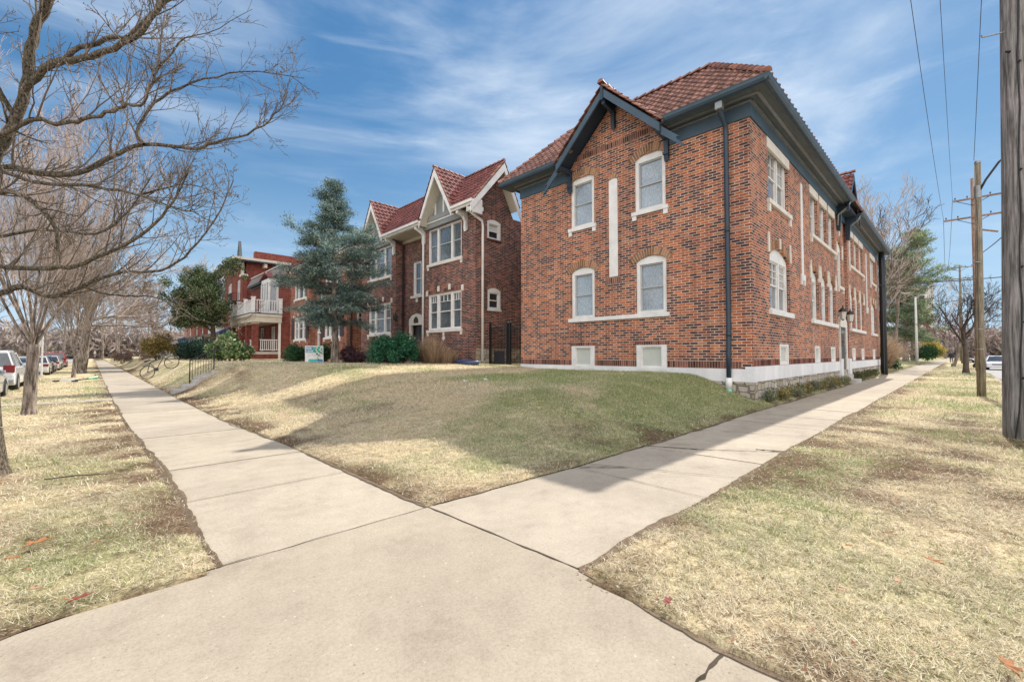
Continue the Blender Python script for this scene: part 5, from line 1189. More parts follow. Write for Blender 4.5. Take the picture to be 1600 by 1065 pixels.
# vase-shaped street trees with dense upright twigs
VASE = [dict(n=0, spread=.3, ratio=.6, up=.1, wob=.02, seg=6, taper=.9)]
def vase_tree(name, label, loc, r, trunk_h, H_, n1, seed, twig, spread=.42, bark_=None, thick=1.0):
    rs = np.random.RandomState(seed); T = thing(name, label, 'tree', loc); p = np.array(loc, dtype=float); out = [[], [], [], []]
    trunk = np.array([p + [0, 0, -.1], p + [.0, .0, .15], p + [.02, -.02, trunk_h * .5], p + [.05, -.03, trunk_h]])
    big = [(trunk[:2], r * 1.35, r * 1.02), (trunk[1:], r * 1.02, r * .88)]
    Q = [dict(n=13, spread=.36, ratio=.55, up=.09, wob=.045, seg=7, taper=.22, rr=.42, start=.14), dict(n=8, spread=.42, ratio=.5, up=.12, wob=.06, seg=5, taper=.3, rr=.5, start=.15), dict(n=5, spread=.45, ratio=.42, up=.1, wob=.08, seg=4, taper=.5, rr=.6), dict(n=0, spread=.4, ratio=.4, up=.05, wob=.08, seg=2)]
    for k in range(n1):
        a = 2 * math.pi * k / n1 + rs.uniform(-.3, .3); sp = spread * rs.uniform(.25, 1.25); z0 = trunk_h * rs.uniform(.9, 1.03)
        d = np.array([math.cos(a) * math.sin(sp), math.sin(a) * math.sin(sp), math.cos(sp)]); start = p + np.array([.04, -.03, z0]) + d * .03
        grow(rs, start, d, (H_ - trunk_h) * rs.uniform(.75, 1.05), r * rs.uniform(.14, .30), 0, Q, out)
    big += out[0]; sc = thick
    mn = .00024 * math.hypot(loc[0], loc[1]); cr = [(a_, max(mn, b_ * sc), max(mn * .7, c_ * sc)) for a_, b_, c_ in out[1] + out[2] + out[3]]
    tubes_mesh('trunk', big, bark_ or M['bark_grey'], T); tubes_mesh('crown', cr, twig, T); return T
vase_tree('ornamental_tree', 'bare vase-shaped tree with dense upright twigs, thick trunk beside the parked cars', (-1.12, 16.3, -.1), .125, 1.75, 7.3, 15, 3, M['twig_pink'], .5, thick=1.0)
vase_tree('ornamental_tree', 'slender bare tree with dense upright twigs in front of the big old trunk', (-.85, 39.6, -.13), .11, 1.3, 9.0, 12, 4, M['twig'], .42, thick=1.9)
SPREAD = [dict(n=7, spread=1.0, ratio=1.0, up=.02, wob=.05, seg=6, taper=.4, rr=.38, start=.4), dict(n=7, spread=.6, ratio=.6, up=.03, wob=.09, seg=7, taper=.3, rr=.5), dict(n=7, spread=.6, ratio=.55, up=.04, wob=.1, seg=5, taper=.35, rr=.5), dict(n=7, spread=.6, ratio=.45, up=.03, wob=.12, seg=4, taper=.5, rr=.6), dict(n=0, spread=.5, ratio=.4, up=.0, wob=.1, seg=2)]
def spread_tree(label, loc, L_, r, seed, name='shade_tree', twig=None, d=(0, 0, 1), group=None, leaves_=None, thin=1):
    T = bare_tree(name, label, loc, SPREAD, L_, r, d, seed, M['bark_grey'], twig or M['twig'], group); return T
spread_tree('large old tree with flared trunk and low spreading bare limbs over the pavement', (-.7, 48.5, -.13), 7.2, .36, 12, twig=M['twig_pink'], d=(.12, 0, 1))
spread_tree('second old spreading bare tree, behind the flared trunk', (-.9, 62, -.13), 7.5, .28, 13, d=(.1, 0, 1))
spread_tree('third bare spreading tree down the side street tree lawn', (-.8, 78, -.13), 8, .28, 14, twig=M['twig_pink'])
spread_tree('bare dark limbed tree standing in front of the cottages', (7.5, 84, .6), 8.5, .4, 15, d=(-.15, -.1, 1))

UPR = [dict(n=11, spread=.75, ratio=.5, up=.05, wob=.03, seg=9, taper=.15, rr=.4, start=.2), dict(n=8, spread=.55, ratio=.5, up=.09, wob=.07, seg=6, taper=.3, rr=.5), dict(n=7, spread=.55, ratio=.5, up=.06, wob=.1, seg=4, taper=.4, rr=.55), dict(n=5, spread=.5, ratio=.45, up=.05, wob=.1, seg=3, taper=.5, rr=.6)]
def tall_bare(label, loc, L_, r, seed, twig, group=None): return bare_tree('bare_tree', label, loc, UPR, L_, r, (0, 0, 1), seed, M['bark_grey'], twig, group)
protoA = tall_bare('tall bare tree just past the far end of the corner building', (57, 5.3, 0), 15, .2, 21, M['twig_pink'])
protoB = tall_bare('tall bare tree with brown twigs behind the dry shrubs', (66, 5.2, 0), 14, .2, 22, M['twig_dark'])
def again(src, loc, label, rz, sc, group=None):
    c = copy_tree(src); c.location = loc; c.rotation_euler = (0, 0, rz); c.scale = (sc, sc, sc); c['label'] = label
    if group: c['group'] = group
    return c
g_ = 'bare trees closing the view down the side street'
for i, (x, y, s) in enumerate([(-16, 60, 1.0), (-15, 82, 1.1), (-14, 104, 1.0), (-16, 130, 1.2), (3.5, 118, 1.0), (9, 132, 1.1), (-5, 150, 1.2), (-9, 170, 1.1), (2, 165, 1.3), (15, 118, 1.2), (22, 128, 1.3), (-24, 95, 1.3), (-30, 120, 1.5), (-22, 48, 1.1), (-35, 70, 1.4), (6, 190, 1.4), (14, 175, 1.3)]):
    again((protoA, protoB)[i % 2], (x, y, 0), 'bare tree among those closing the view down the side street', i * 1.7, s, g_)
for i, (x, y, s) in enumerate([(-17, 18, .8), (-19, 6, .9), (-18, 31, .8), (-10, -16, .8)]):  # unseen trees added for the windows to reflect, also blocking bright horizon
    again((protoB, protoA)[i % 2], (x, y, 0), ('unseen bare tree added for reflections, across from the first parked cars', 'unseen bare tree added for reflections, across from the corner', 'unseen bare tree added for reflections, across from the white suv', 'unseen bare tree added for reflections, on the far corner of the crossing')[i], i * 1.9, s)
g_ = 'bare trees closing the view down the long street'
for i, (x, y, s) in enumerate([(120, 12, 1.1), (140, 9, 1.2), (165, 6, 1.3), (190, 3, 1.3), (210, -6, 1.5), (230, -16, 1.6), (150, -22, 1.1), (110, -16, .9), (130, -15, 1.0), (185, -20, 1.4), (260, -3, 1.8)]):
    again((protoB, protoA)[i % 2], (x, y, 0), 'bare tree among those closing the view down the long street', i * 2.3, s, g_)
again(protoA, (74, 7.6, 0), 'tall bare tree rising behind the pine, its top above the eaves', 2.0, 1.25)
again(protoB, (61, 7.2, 0), 'bare tree partly hidden by the far corner of the brick building', 4.0, 1.05)
again(protoA, (70, 11.5, 0), 'wide bare tree seen over the roof end of the brick building', 5.1, 1.2)

# small dark bare tree and red-twigged tree on the right tree lawn
CRAB = [dict(n=6, spread=.85, ratio=1.15, up=.02, wob=.05, seg=5, taper=.7, rr=.6, start=.55), dict(n=5, spread=.6, ratio=.6, up=.06, wob=.13, seg=7, taper=.3, rr=.5), dict(n=6, spread=.6, ratio=.5, up=.06, wob=.12, seg=5, taper=.4, rr=.5), dict(n=5, spread=.6, ratio=.5, up=.05, wob=.12, seg=4, taper=.5, rr=.5), dict(n=0, spread=.5, ratio=.4, up=.0, wob=.1, seg=2)]
bare_tree('crabapple_tree', 'small dark bare tree with forked trunk beside the streetlight pole', (45.8, -.3, 0), CRAB, 3.4, .17, (.0, .0, 1), 31, M['twig_dark'], M['twig_dark'])
bare_tree('red_twig_tree', 'small reddish twiggy tree with leaning trunk by the pavement', (67.8, .5, 0), CRAB, 3.4, .15, (.0, -.35, 1), 32, M['bark_grey'], M['twig_red'])

def leaf_cloud(name, centers, radii, n, size, cols, mat, parent, seed=1, shell=.55, flat=0, elong=2.2, upbias=0):
    """many small leaf-shaped faces through a set of clumps; every leaf its own colour"""
    rs = np.random.RandomState(seed); centers = np.asarray(centers, float); radii = np.asarray(radii, float)
    if radii.ndim == 1: radii = np.repeat(radii[:, None], 3, 1)
    vol = radii.prod(1) ** (2 / 3); k = rs.choice(len(centers), n, p=vol / vol.sum())
    d = rs.normal(0, 1, (n, 3)); d /= np.linalg.norm(d, axis=1)[:, None]; rad = shell + (1 - shell) * rs.random(n); rad *= rs.uniform(.82, 1.12, n)
    P = centers[k] + d * radii[k] * rad[:, None]
    a = rs.normal(0, 1, (n, 3)) + d * .6; a[:, 2] += upbias; a /= np.linalg.norm(a, axis=1)[:, None]; b = np.cross(a, rs.normal(0, 1, (n, 3))); b /= np.linalg.norm(b, axis=1)[:, None]
    s = size * rs.uniform(.6, 1.4, n)[:, None]; v = np.empty((n, 4, 3)); v[:, 0] = P - a * s * elong * .5; v[:, 1] = P + b * s * .5; v[:, 2] = P + a * s * elong * .5; v[:, 3] = P - b * s * .5
    cols = np.asarray(cols, float); ci = rs.randint(0, len(cols), n); cl = rs.uniform(.75, 1.25, (len(centers),))
    c = cols[ci] * rs.uniform(.75, 1.25, n)[:, None] * cl[k][:, None]
    return np_mesh(name, v.reshape(-1, 3), np.arange(n * 4).reshape(n, 4), mat, parent, cols=np.repeat(c, 4, 0))
def stems(name, base, tops, r, mat, parent):
    b = np.array(base, float); return tubes_mesh(name, [(np.array([b + (np.array(t) - b) * [.12, .12, 0], b + (np.array(t) - b) * [.5, .5, .55], np.array(t, float)]), r, r * .4) for t in tops], mat, parent)
def clumps(c, R3, n, rr, seed):
    rs = np.random.RandomState(seed); d = rs.normal(0, 1, (n, 3)); d /= np.linalg.norm(d, axis=1)[:, None]; d[:, 2] = np.abs(d[:, 2]) * 1.1 - .15
    return np.array(c) + d * np.array(R3) * rs.uniform(.35, .85, n)[:, None], rs.uniform(.7, 1.25, n) * rr
def bush(name, label, loc, R3, n_cl, rr, n, size, cols, seed, cat='shrub', group=None, twig=None, elong=2.0, upbias=.2):
    T = thing(name, label, cat, loc, group); c = (loc[0], loc[1], loc[2] + R3[2] * .45); ce, ra = clumps(c, R3, n_cl, rr, seed)
    leaf_cloud('foliage', ce, ra, n, size, cols, M['hedge'], T, seed, .35, elong=elong, upbias=upbias); stems('stem', loc, ce[:min(14, n_cl)], .018, twig or M['twig_dark'], T); return T
def gz_(x, y): return float(G(x, y))
DG = [(.02, .06, .03), (.035, .1, .04), (.06, .14, .05)]
bush('juniper_bush', 'large green juniper bush in front of the dark brown house entrance', (10.15, 18.3, .85), (1.15, 1.45, 1.05), 46, .42, 16000, .045, [(.025, .10, .055), (.04, .15, .075), (.06, .19, .09), (.015, .055, .04)], 41, elong=2.6)
bush('evergreen_shrub', 'dark green shrub left of the leaning sale sign', (8.6, 27.2, .9), (.8, .95, .75), 20, .38, 5000, .05, DG, 42)
bush('evergreen_shrub', 'dark green shrub between the sale sign and the spruce trunk', (9.6, 25.3, .9), (.7, .7, .75), 18, .36, 4500, .05, DG + [(.1, .14, .05)], 43)
bush('purple_shrub', 'low purplish brown shrub right of the spruce trunk', (9.9, 22.5, .9), (.8, 1.3, .6), 22, .36, 5000, .045, [(.07, .035, .05), (.12, .06, .07), (.05, .03, .035)], 44)
bush('purple_shrub', 'low purplish brown shrub touching the big juniper bush', (10.9, 20.9, .9), (.8, 1.0, .55), 18, .34, 4000, .045, [(.08, .045, .05), (.13, .07, .07), (.05, .03, .035)], 45)
bush('rhododendron', 'pale leaved rhododendron bush in front of the white columned porch', (5.95, 30.6, .85), (1.25, 1.25, 1.45), 40, .42, 9000, .075, [(.1, .2, .07), (.2, .27, .12), (.36, .36, .2), (.05, .11, .05)], 46, elong=2.4)
bush('clipped_hedge', 'low dark hedge in front of the pale cottage', (6.4, 44.5, .85), (1.4, 3.4, 1.3), 46, .6, 9000, .07, [(.01, .03, .025), (.02, .05, .03)], 47, cat='hedge')
bush('round_bush', 'rounded golden brown bush behind the bicycle', (4.2, 50.5, .8), (1.5, 1.6, 1.9), 36, .5, 9000, .06, [(.26, .18, .05), (.2, .15, .05), (.34, .25, .09), (.1, .1, .04)], 48)
bush('dark_bush', 'small dark bush between the golden bush and the hedge', (6.2, 52.5, .8), (1.1, 1.2, 1.3), 18, .5, 3500, .07, [(.015, .03, .02), (.03, .05, .03)], 49)
for i, (x, y, R3, lb) in enumerate([(2.6, 70, (1.2, 1.6, 1.5), 'brown leafless bush beside the far pavement'), (4.5, 62, (1.0, 1.4, 1.1), 'low brown bush on the bank beyond the golden bush')]):
    bush('brown_bush', lb, (x, y, .2), R3, 18, .5, 3000, .06, [(.2, .13, .1), (.28, .2, .15)], 60 + i)
# plants along the long wall: a row of bleached low clumps
for i in range(15):
    x = 13.75 + i * .84; x += random.uniform(-.08, .08); nth = ('first', 'second', 'third', 'fourth', 'fifth', 'sixth', 'seventh', 'eighth', 'ninth', 'tenth', 'eleventh', 'twelfth', 'thirteenth', 'fourteenth', 'fifteenth')[i]
    y = 3.71 + random.uniform(-.02, .03); warm = i % 3 != 0
    bush('border_plant', nth + ' low clump from the building corner in the bed along the stone foundation', (x, y, gz_(x, y)), (.36, .17, .24), 9, .15, 900, .022, [(.34, .24, .09), (.26, .22, .1), (.16, .2, .1)] if warm else [(.2, .24, .18), (.3, .24, .12), (.14, .18, .12)], 70 + i, cat='plant', group='clumps in the bed along the long wall', upbias=1.0, elong=4)
for i, x in enumerate((29.2, 31.0, 33.0, 35.4)):
    bush('border_plant', ('first', 'second', 'third', 'fourth')[i] + ' low dark clump past the side entrance step', (x, 3.72, .05), (.6, .18, .32), 9, .18, 800, .03, [(.08, .1, .05), (.2, .18, .08)], 90 + i, cat='plant', group='clumps in the bed past the side entrance', upbias=.8, elong=3)

def grass_clump(name, label, loc, R_, H_, n, cols, seed, group=None, w_=.012):
    rs = np.random.RandomState(seed); T = thing(name, label, 'plant', loc, group); a = rs.uniform(0, 2 * np.pi, n); r = R_ * .3 * np.sqrt(rs.random(n)); sp = np.abs(rs.normal(0, .33, n)); h = H_ * rs.uniform(.55, 1.1, n)
    b = np.stack([loc[0] + r * np.cos(a), loc[1] + r * np.sin(a), np.full(n, loc[2] - .03)], 1); d = np.stack([np.cos(a) * np.sin(sp), np.sin(a) * np.sin(sp), np.cos(sp)], 1)
    s = np.stack([-np.sin(a), np.cos(a), np.zeros(n)], 1) * w_; m = b + d * h[:, None] * .55; t = b + d * h[:, None] + np.stack([np.cos(a) * .1 * H_, np.sin(a) * .1 * H_, -.05 * H_ * np.ones(n)], 1) * sp[:, None] * 3
    v = np.stack([b - s, b + s, m + s * .8, m - s * .8, t], 1); f = (np.arange(n)[:, None] * 5 + np.array([[0, 1, 2, 3]])); f2 = (np.arange(n)[:, None] * 5 + np.array([[3, 2, 4, 4]]))
    cols = np.asarray(cols); c = cols[rs.randint(0, len(cols), n)] * rs.uniform(.7, 1.3, n)[:, None]
    v2 = v.reshape(-1, 3); fa = np.concatenate([f, np.stack([f[:, 3], f[:, 2], f[:, 0] + 4, f[:, 0] + 4], 1)])
    tri = np.concatenate([f[:, [0, 1, 2]], f[:, [0, 2, 3]], np.stack([f[:, 3], f[:, 2], f[:, 0] + 4], 1)])
    np_mesh('blades', v2, tri, M['grass'], T, cols=np.repeat(c, 5, 0)); np_mesh('seed_heads', (t[:n // 3, None, :] + rs.normal(0, .02, (n // 3, 3, 3))).reshape(-1, 3), np.arange(n // 3 * 3).reshape(-1, 3), M['grass'], T, cols=np.repeat(c[:n // 3], 3, 0)); return T
TAN = [(.42, .29, .19), (.5, .37, .24), (.33, .22, .16)]
for i, (x, y, H_, lb) in enumerate([(11.8, 18.1, 1.5, 'dry tan grass clump right of the juniper bush'), (11.6, 17.2, 1.3, 'dry tan grass clump in front of the diamond stone under the window'), (11.9, 16.6, .8, 'short dry clump near the white downspout')]):
    grass_clump('dry_grass_clump', lb, (x, y, .85), .8, H_, 900, TAN, 110 + i)
g_ = 'dry grasses on the bank beyond the corner building'
for i, (x, y) in enumerate([(44, 5.0), (46.5, 5.6), (48.5, 4.8), (51, 5.6), (53.5, 5.0), (56, 5.8), (59, 5.3), (62, 5.8), (49, 7), (54, 7.4), (60, 7.6), (66, 6.2)]):
    grass_clump('dry_grass_clump', 'tall tan grasses on the bank beyond the corner building', (x, y, .2), 2.2, random.uniform(2.2, 3.4), 700, TAN, 120 + i, g_, .03)
bush('clipped_hedge', 'dark green clipped hedge beside the far end of the right pavement', (97, 3.6, .3), (2.6, 1.6, 1.9), 36, .8, 5000, .12, DG, 130, cat='hedge')
bush('yellow_shrub', 'yellow flowering shrub behind the clipped hedge', (112, 3.6, .3), (3, 1.8, 2.6), 26, .9, 4000, .14, [(.5, .38, .05), (.36, .3, .08)], 131)
for i, (x, y) in enumerate(((45, 4.6), (52, 4.4))): bush('low_evergreen', ('low dark evergreen beside the black post', 'low dark evergreen under the tan grasses')[i], (x, y, .1), (1.2, .8, .7), 14, .4, 2000, .06, DG, 133 + i)

# conifers
def conifer(name, label, loc, H_, z0, prof, n_br, cols, seed, trunk_r, needle=.05, n_need=50000, droop=-.02, sub=7, lean=(0, 0), bark_=None, open_=0, cloud=(.16, .16, .05)):
    rs = np.random.RandomState(seed); T = thing(name, label, 'tree', loc); p = np.array(loc, float); lines = []; pts_n = []
    tr = np.array([p + [lean[0] * t * t, lean[1] * t * t, -.1 + (H_ + .1) * t] for t in np.linspace(0, 1, 9)]); lines.append((tr, trunk_r, .02)); lines.append((tr[:2], trunk_r * 1.3, trunk_r))
    for k in range(n_br):
        t = (k + rs.random()) / n_br; z = z0 + (H_ - z0) * t; Rm = np.interp(t, [q[0] for q in prof], [q[1] for q in prof]) * rs.uniform(.4, 1.22)
        a = rs.uniform(0, 2 * np.pi); f = z / H_; st = p + np.array([lean[0] * f * f, lean[1] * f * f, z]); d = np.array([math.cos(a), math.sin(a), rs.uniform(-.1, .45) + .5 * t])
        d /= np.linalg.norm(d); seg = 7; q = [st]; dd = d.copy()
        for i in range(seg): dd = dd + rs.normal(0, .07, 3) + [0, 0, droop]; dd /= np.linalg.norm(dd); q.append(q[-1] + dd * Rm / seg)
        q = np.array(q); lines.append((q, max(.012, trunk_r * .22 * (1 - t * .7)), .006))
        for j in range(sub):
            u = .2 + .8 * rs.random(); fi = u * seg; i = min(int(fi), seg - 1); s0 = q[i] + (q[i + 1] - q[i]) * (fi - i); tan = q[i + 1] - q[i]; tan /= np.linalg.norm(tan)
            sd_ = np.cross(tan, [0, 0, 1]) * rs.choice([-1, 1]); d2 = tan * .6 + sd_ * .8 + [0, 0, rs.uniform(-.1, .25)]; d2 /= np.linalg.norm(d2); ln = Rm * .38 * rs.uniform(.5, 1.1) * (1.2 - u * .6)
            e = np.array([s0 + d2 * ln * w for w in (0, .5, 1)]) + [[0, 0, 0], [0, 0, .01], [0, 0, .03 * rs.randn()]]; lines.append((e, .008, .004)); pts_n.append((e[0], e[2]))
        pts_n.append((q[3], q[5])); pts_n.append((q[5], q[7]))
    A = np.array([a for a, b in pts_n]); B = np.array([b for a, b in pts_n]); ln = np.linalg.norm(B - A, axis=1); k = rs.choice(len(A), n_need, p=ln / ln.sum()); u = rs.random(n_need) ** .8
    P = A[k] + (B - A)[k] * u[:, None] + rs.normal(0, 1, (n_need, 3)) * np.array(cloud)
    ax = (B - A)[k] / ln[k][:, None] + rs.normal(0, .7, (n_need, 3)); ax[:, 2] += .3; ax /= np.linalg.norm(ax, axis=1)[:, None]; b = np.cross(ax, rs.normal(0, 1, (n_need, 3))); b /= np.linalg.norm(b, axis=1)[:, None]
    s = needle * rs.uniform(.6, 1.4, n_need)[:, None]; v = np.stack([P - b * s * .22, P + b * s * .22, P + ax * s * 2], 1)
    cols = np.asarray(cols); bt = rs.uniform(.45, 1.5, len(A)); c = cols[rs.randint(0, len(cols), n_need)] * rs.uniform(.75, 1.25, n_need)[:, None] * bt[k][:, None]
    tubes_mesh('trunk', lines, bark_ or M['bark_grey'], T); np_mesh('crown', v.reshape(-1, 3), np.arange(n_need * 3).reshape(-1, 3), M['needle'], T, cols=np.repeat(c, 3, 0)); return T
conifer('blue_spruce', 'tall blue green spruce with bare grey trunk between the two brick houses', (9.1, 22.7, .88), 9.6, 1.9, [(0, 1.3), (.1, 2.1), (.35, 2.75), (.5, 2.5), (.6, 1.3), (.85, .8), (1, .25)], 135, [(.07, .14, .155), (.13, .23, .24), (.25, .33, .26), (.04, .08, .1), (.36, .4, .29)], 201, .19, .06, 108000, -.035, 9, (-.2, .25), bark_=M['bark_grey'], cloud=(.15, .15, .09))
def broad_evergreen():
    loc = (8.6, 51.8, .8); T = thing('holly_tree', 'broad dark evergreen tree in front of the tall brick house', 'tree', loc); rs = np.random.RandomState(9); out = [[], [], [], []]
    Q = [dict(n=8, spread=.8, ratio=.7, up=.02, wob=.04, seg=6, taper=.35, rr=.5, start=.3), dict(n=6, spread=.7, ratio=.55, up=.04, wob=.1, seg=5, taper=.4, rr=.5), dict(n=4, spread=.6, ratio=.5, up=.04, wob=.1, seg=3, taper=.5, rr=.5)]
    grow(rs, np.array(loc), (0, 0, 1), 7.5, .28, 0, Q, out); tubes_mesh('trunk', out[0] + out[1] + out[2], M['bark_limb'], T)
    tips = [l[0][-1] for l in out[2]] + [l[0][-1] for l in out[1]]; tips = np.array([t for t in tips if t[2] > 2.8 and math.hypot(t[0] - 8.2, t[1] - 52) < 3.6]); extra, r_ = clumps((7.7, 52.2, 5.0), (2.8, 3.0, 5.8), 110, .8, 8)
    ce = np.concatenate([tips, extra]); ra = np.concatenate([rs.uniform(.35, .75, len(tips)), r_])
    leaf_cloud('crown', ce, ra, 62000, .075, [(.03, .07, .025), (.07, .12, .045), (.16, .19, .08), (.27, .26, .14), (.02, .04, .02)], M['hedge'], T, 3, .3, elong=2.0, upbias=.3)
broad_evergreen()
conifer('white_pine', 'tall open pine beyond the far end of the corner building', (104, 5.6, 0), 22.5, 3.5, [(0, 3.6), (.35, 4.5), (.6, 5.2), (.8, 5.2), (.93, 3.2), (1, 1.2)], 90, [(.2, .26, .14), (.28, .34, .19), (.13, .2, .13), (.36, .38, .2)], 203, .4, .2, 30000, .01, 7, cloud=(.4, .4, .16))
conifer('white_pine', 'second pine with darker foliage behind the grey lamp post', (92, 5.9, 0), 17, 3, [(0, 3), (.4, 3.5), (.8, 2.5), (1, 1)], 70, [(.11, .18, .12), (.18, .25, .14), (.26, .28, .17)], 204, .35, .2, 20000, .0, 7, cloud=(.4, .4, .16))
conifer('evergreen_tree', 'green evergreen across the side street behind the white suv', (-17, 46, 0), 9, 1, [(0, 3.4), (.4, 3), (.8, 1.4), (1, .3)], 80, [(.08, .2, .05), (.14, .28, .07), (.05, .12, .05)], 205, .2, .12, 22000, 0, 6, cloud=(.25, .25, .1))
conifer('evergreen_tree', 'tall yellowish evergreen across the side street at the left edge', (-22, 62, 0), 14, 2, [(0, 4.5), (.4, 4), (.8, 2), (1, .4)], 80, [(.2, .26, .1), (.12, .22, .07)], 206, .25, .16, 20000, 0, 6, cloud=(.3, .3, .12))
# rusty leaves still clinging to low boughs of the old street trees

# ------------------------------------------------------------------ poles and wires
def near_pole():
    x, y = 11.0, -.73; T = thing('utility_pole', 'thick weathered grey wooden utility pole at the right edge with a ground wire', 'utility pole', (x, y, 0))
    b = MB(); b.tube([(x, y, -.2), (x, y, .3), (x + .07, y - .07, 4), (x + .14, y - .13, 8), (x + .24, y - .22, 13.5)], [.262, .258, .25, .24, .2], 28); b.build('pole_shaft', M['wood_pole'], T, smooth=True)
    b = MB(); a = R(168); r = .262; pts = []
    for i in range(30):
        z = .04 + i * .45; aa = a + .05 * math.sin(i * 1.7) - (.28 * max(0, 1 - i / 2.2)); rr = r - i * .0018 + .012; pts.append((x + rr * math.cos(aa) + .0178 * z, y + rr * math.sin(aa) - .0165 * z, z))
    b.tube(pts, .011, 6); b.build('ground_wire', M['black_metal'], T)
    b = MB()
    for z in (1.0, 1.9, 2.8, 4.4, 6.2): b.tube([(x - .25 + .0178 * z, y + .05 - .0165 * z, z), (x - .26 + .0178 * z, y + .03 - .0165 * z, z + .03)], .015, 6)
    b.build('wire_staple', M['black_metal'], T)
    b = MB(); b.tube([(x + .0, y + .05, 6.85), (x - .14, y + .34, 6.83), (x - .15, y + .35, 6.87)], .013, 6); b.build('step_bolt', M['grey_metal'], T)
    b = MB(); b.tube([(x - .05, y - .0, 6.45), (x - .13, y + .08, 6.45)], .02, 6); b.build('bolt_head', M['black_metal'], T)
    b = MB(); b.beam((x - .1, y - 1.3, 12.6), (x - .1, y + 1.7, 12.6), .1, .12); b.build('crossarm', M['wood_pole'], T)
near_pole()
def light_pole():
    x, y = 20.9, -.47; T = thing('streetlight_pole', 'brown wooden streetlight pole with a curved arm, shorter than the utility pole', 'streetlight', (x, y, 0))
    b = MB(); b.tube([(x, y, -.2), (x, y - .02, 2.5), (x + .02, y - .08, 7.72)], [.112, .102, .078], 20); b.build('pole_shaft', M['wood_pole2'], T, smooth=True)
    b = MB(); b.tube([(x + .02, y - .08, 7.7), (x + .02, y - .08, 7.78)], [.085, .07], 16); b.build('pole_cap', M['grey_metal'], T)
    b = MB(); b.tube([(x + .015, y - .065, 6.55), (x + .015, y - .065, 6.95)], .09, 16); b.build('bracket_band', M['grey_metal'], T)
    arm = [(x - .02, y - .12, 6.8), (x, y - .25, 7.1), (x, y - .55, 7.6), (x, y - 1.0, 8.0), (x, y - 1.6, 8.25), (x, y - 2.6, 8.35)]
    b = MB(); b.tube(arm, .032, 8); am = b.build('lamp_arm', M['black_metal'], T, smooth=True)
    b = MB(); b.lathe((x, y - 2.75, 8.3), [(.03, .12), (.14, .08), (.2, 0), (.16, -.06), (.03, -.08)], 12); b.build('lamp_head', M['grey_metal'], T)
    for z in (1.55, 2.2, 4.4):
        b = MB(); b.tube([(x - .01, y, z), (x - .01, y, z + .03)], .108, 16); b.build('metal_tag_band', M['grey_metal'], T)
    b = MB(); b.tube([(x - .105, y + .03, .3), (x - .1, y + .01, 3), (x - .07, y - .04, 6.5)], .008, 4); b.build('ground_wire', M['black_metal'], T)
light_pole()
def utility(x, y, H_, arms, label, r=.18, mat='wood_pole3', seg=1):
    T = thing('utility_pole', label, 'utility pole', (x, y, 0)); b = MB(); b.tube([(x, y, -.2), (x, y, H_ * .5), (x, y, H_)], [r, r * .85, r * .65], 14); b.build('pole_shaft', M[mat], T, smooth=True)
    for z, a, c in arms:
        b = MB(); b.beam((x - .15, y + a, z), (x - .15, y + c, z), .1, .13); am = b.build('crossarm', M[mat], T)
        for yy in (a + .12, a + .8, c - .8, c - .12):
            b = MB(); b.lathe((x - .15, y + yy, z + .07), [(.02, 0), (.02, .08), (.05, .1), (.05, .16), (.02, .2)], 8); b.build('insulator', M['dark_door'], am)
        for s_ in (-1, 1): b = MB(); b.beam((x - .1, y, z - .55), (x - .12, y + s_ * .9, z - .05), .03, .04); b.build('arm_brace', M['black_metal'], am)
    return T
T3 = utility(50.5, -1.0, 15.5, [(13.85, -1.75, 1.1), (12.35, -1.75, 1.65)], 'tall utility pole with two crossarms standing directly behind the streetlight pole', .15)
b = MB(); b.beam((50.4, -1.0, 11.4), (50.3, -2.3, 10.9), .1, .12); b.build('crossarm', M['wood_pole3'], T3)
b = MB(); b.tube([(50.2, 1.5, 12.6), (49.6, 1.6, 13.3), (50.3, .6, 13.8)], .03, 5); b.build('jumper_arm', M['grey_metal'], T3)
utility(95, -.3, 15.0, [(14.6, -1.4, 1.4), (12.9, -1.4, 1.8)], 'distant utility pole with two crossarms seen left of the streetlight pole', .17, 'wood_pole2')
utility(128, -.2, 13.0, [(12.4, -1.2, 1.2)], 'farthest utility pole, seen just above the dark crabapple', .16, 'wood_pole2')
def wire(label, a, b_, sag, r, name='overhead_wire', n=24, group=None):
    a = Vector(a); b_ = Vector(b_); b = MB(); b.tube([a + (b_ - a) * (i / n) - Vector((0, 0, sag * 4 * (i / n) * (1 - i / n))) for i in range(n + 1)], r, 4)
    o = b.build(name, M['wire'], None); tag(o, label, 'wire', group); return o
wire('leftmost overhead wire running to the lower crossarm', (50.35, .68, 12.55), (10.87, .85, 12.75), .5, .012)
wire('overhead wire running to the upper crossarm', (50.35, .13, 14.05), (10.87, .2, 12.75), .5, .011)
wire('overhead wire rising from the top of the streetlight pole', (20.82, -.47, 7.8), (10.9, -.55, 10.4), .05, .009)
wire('overhead wire from the upper crossarm towards the next pole', (50.35, .13, 14.05), (95, 1.0, 14.8), 1.2, .02)
wire('overhead wire from the lower crossarm towards the next pole', (50.35, .68, 12.55), (95, 1.3, 13.1), 1.2, .02)
wire('thick cable crossing over the long street to the black post', (39.0, 3.75, 6.15), (42, -14, 7.0), .35, .035)
wire('slanting guy cable between the two wooden poles', (50.2, -.9, 9.0), (22, -2.6, 7.3), .3, .025)
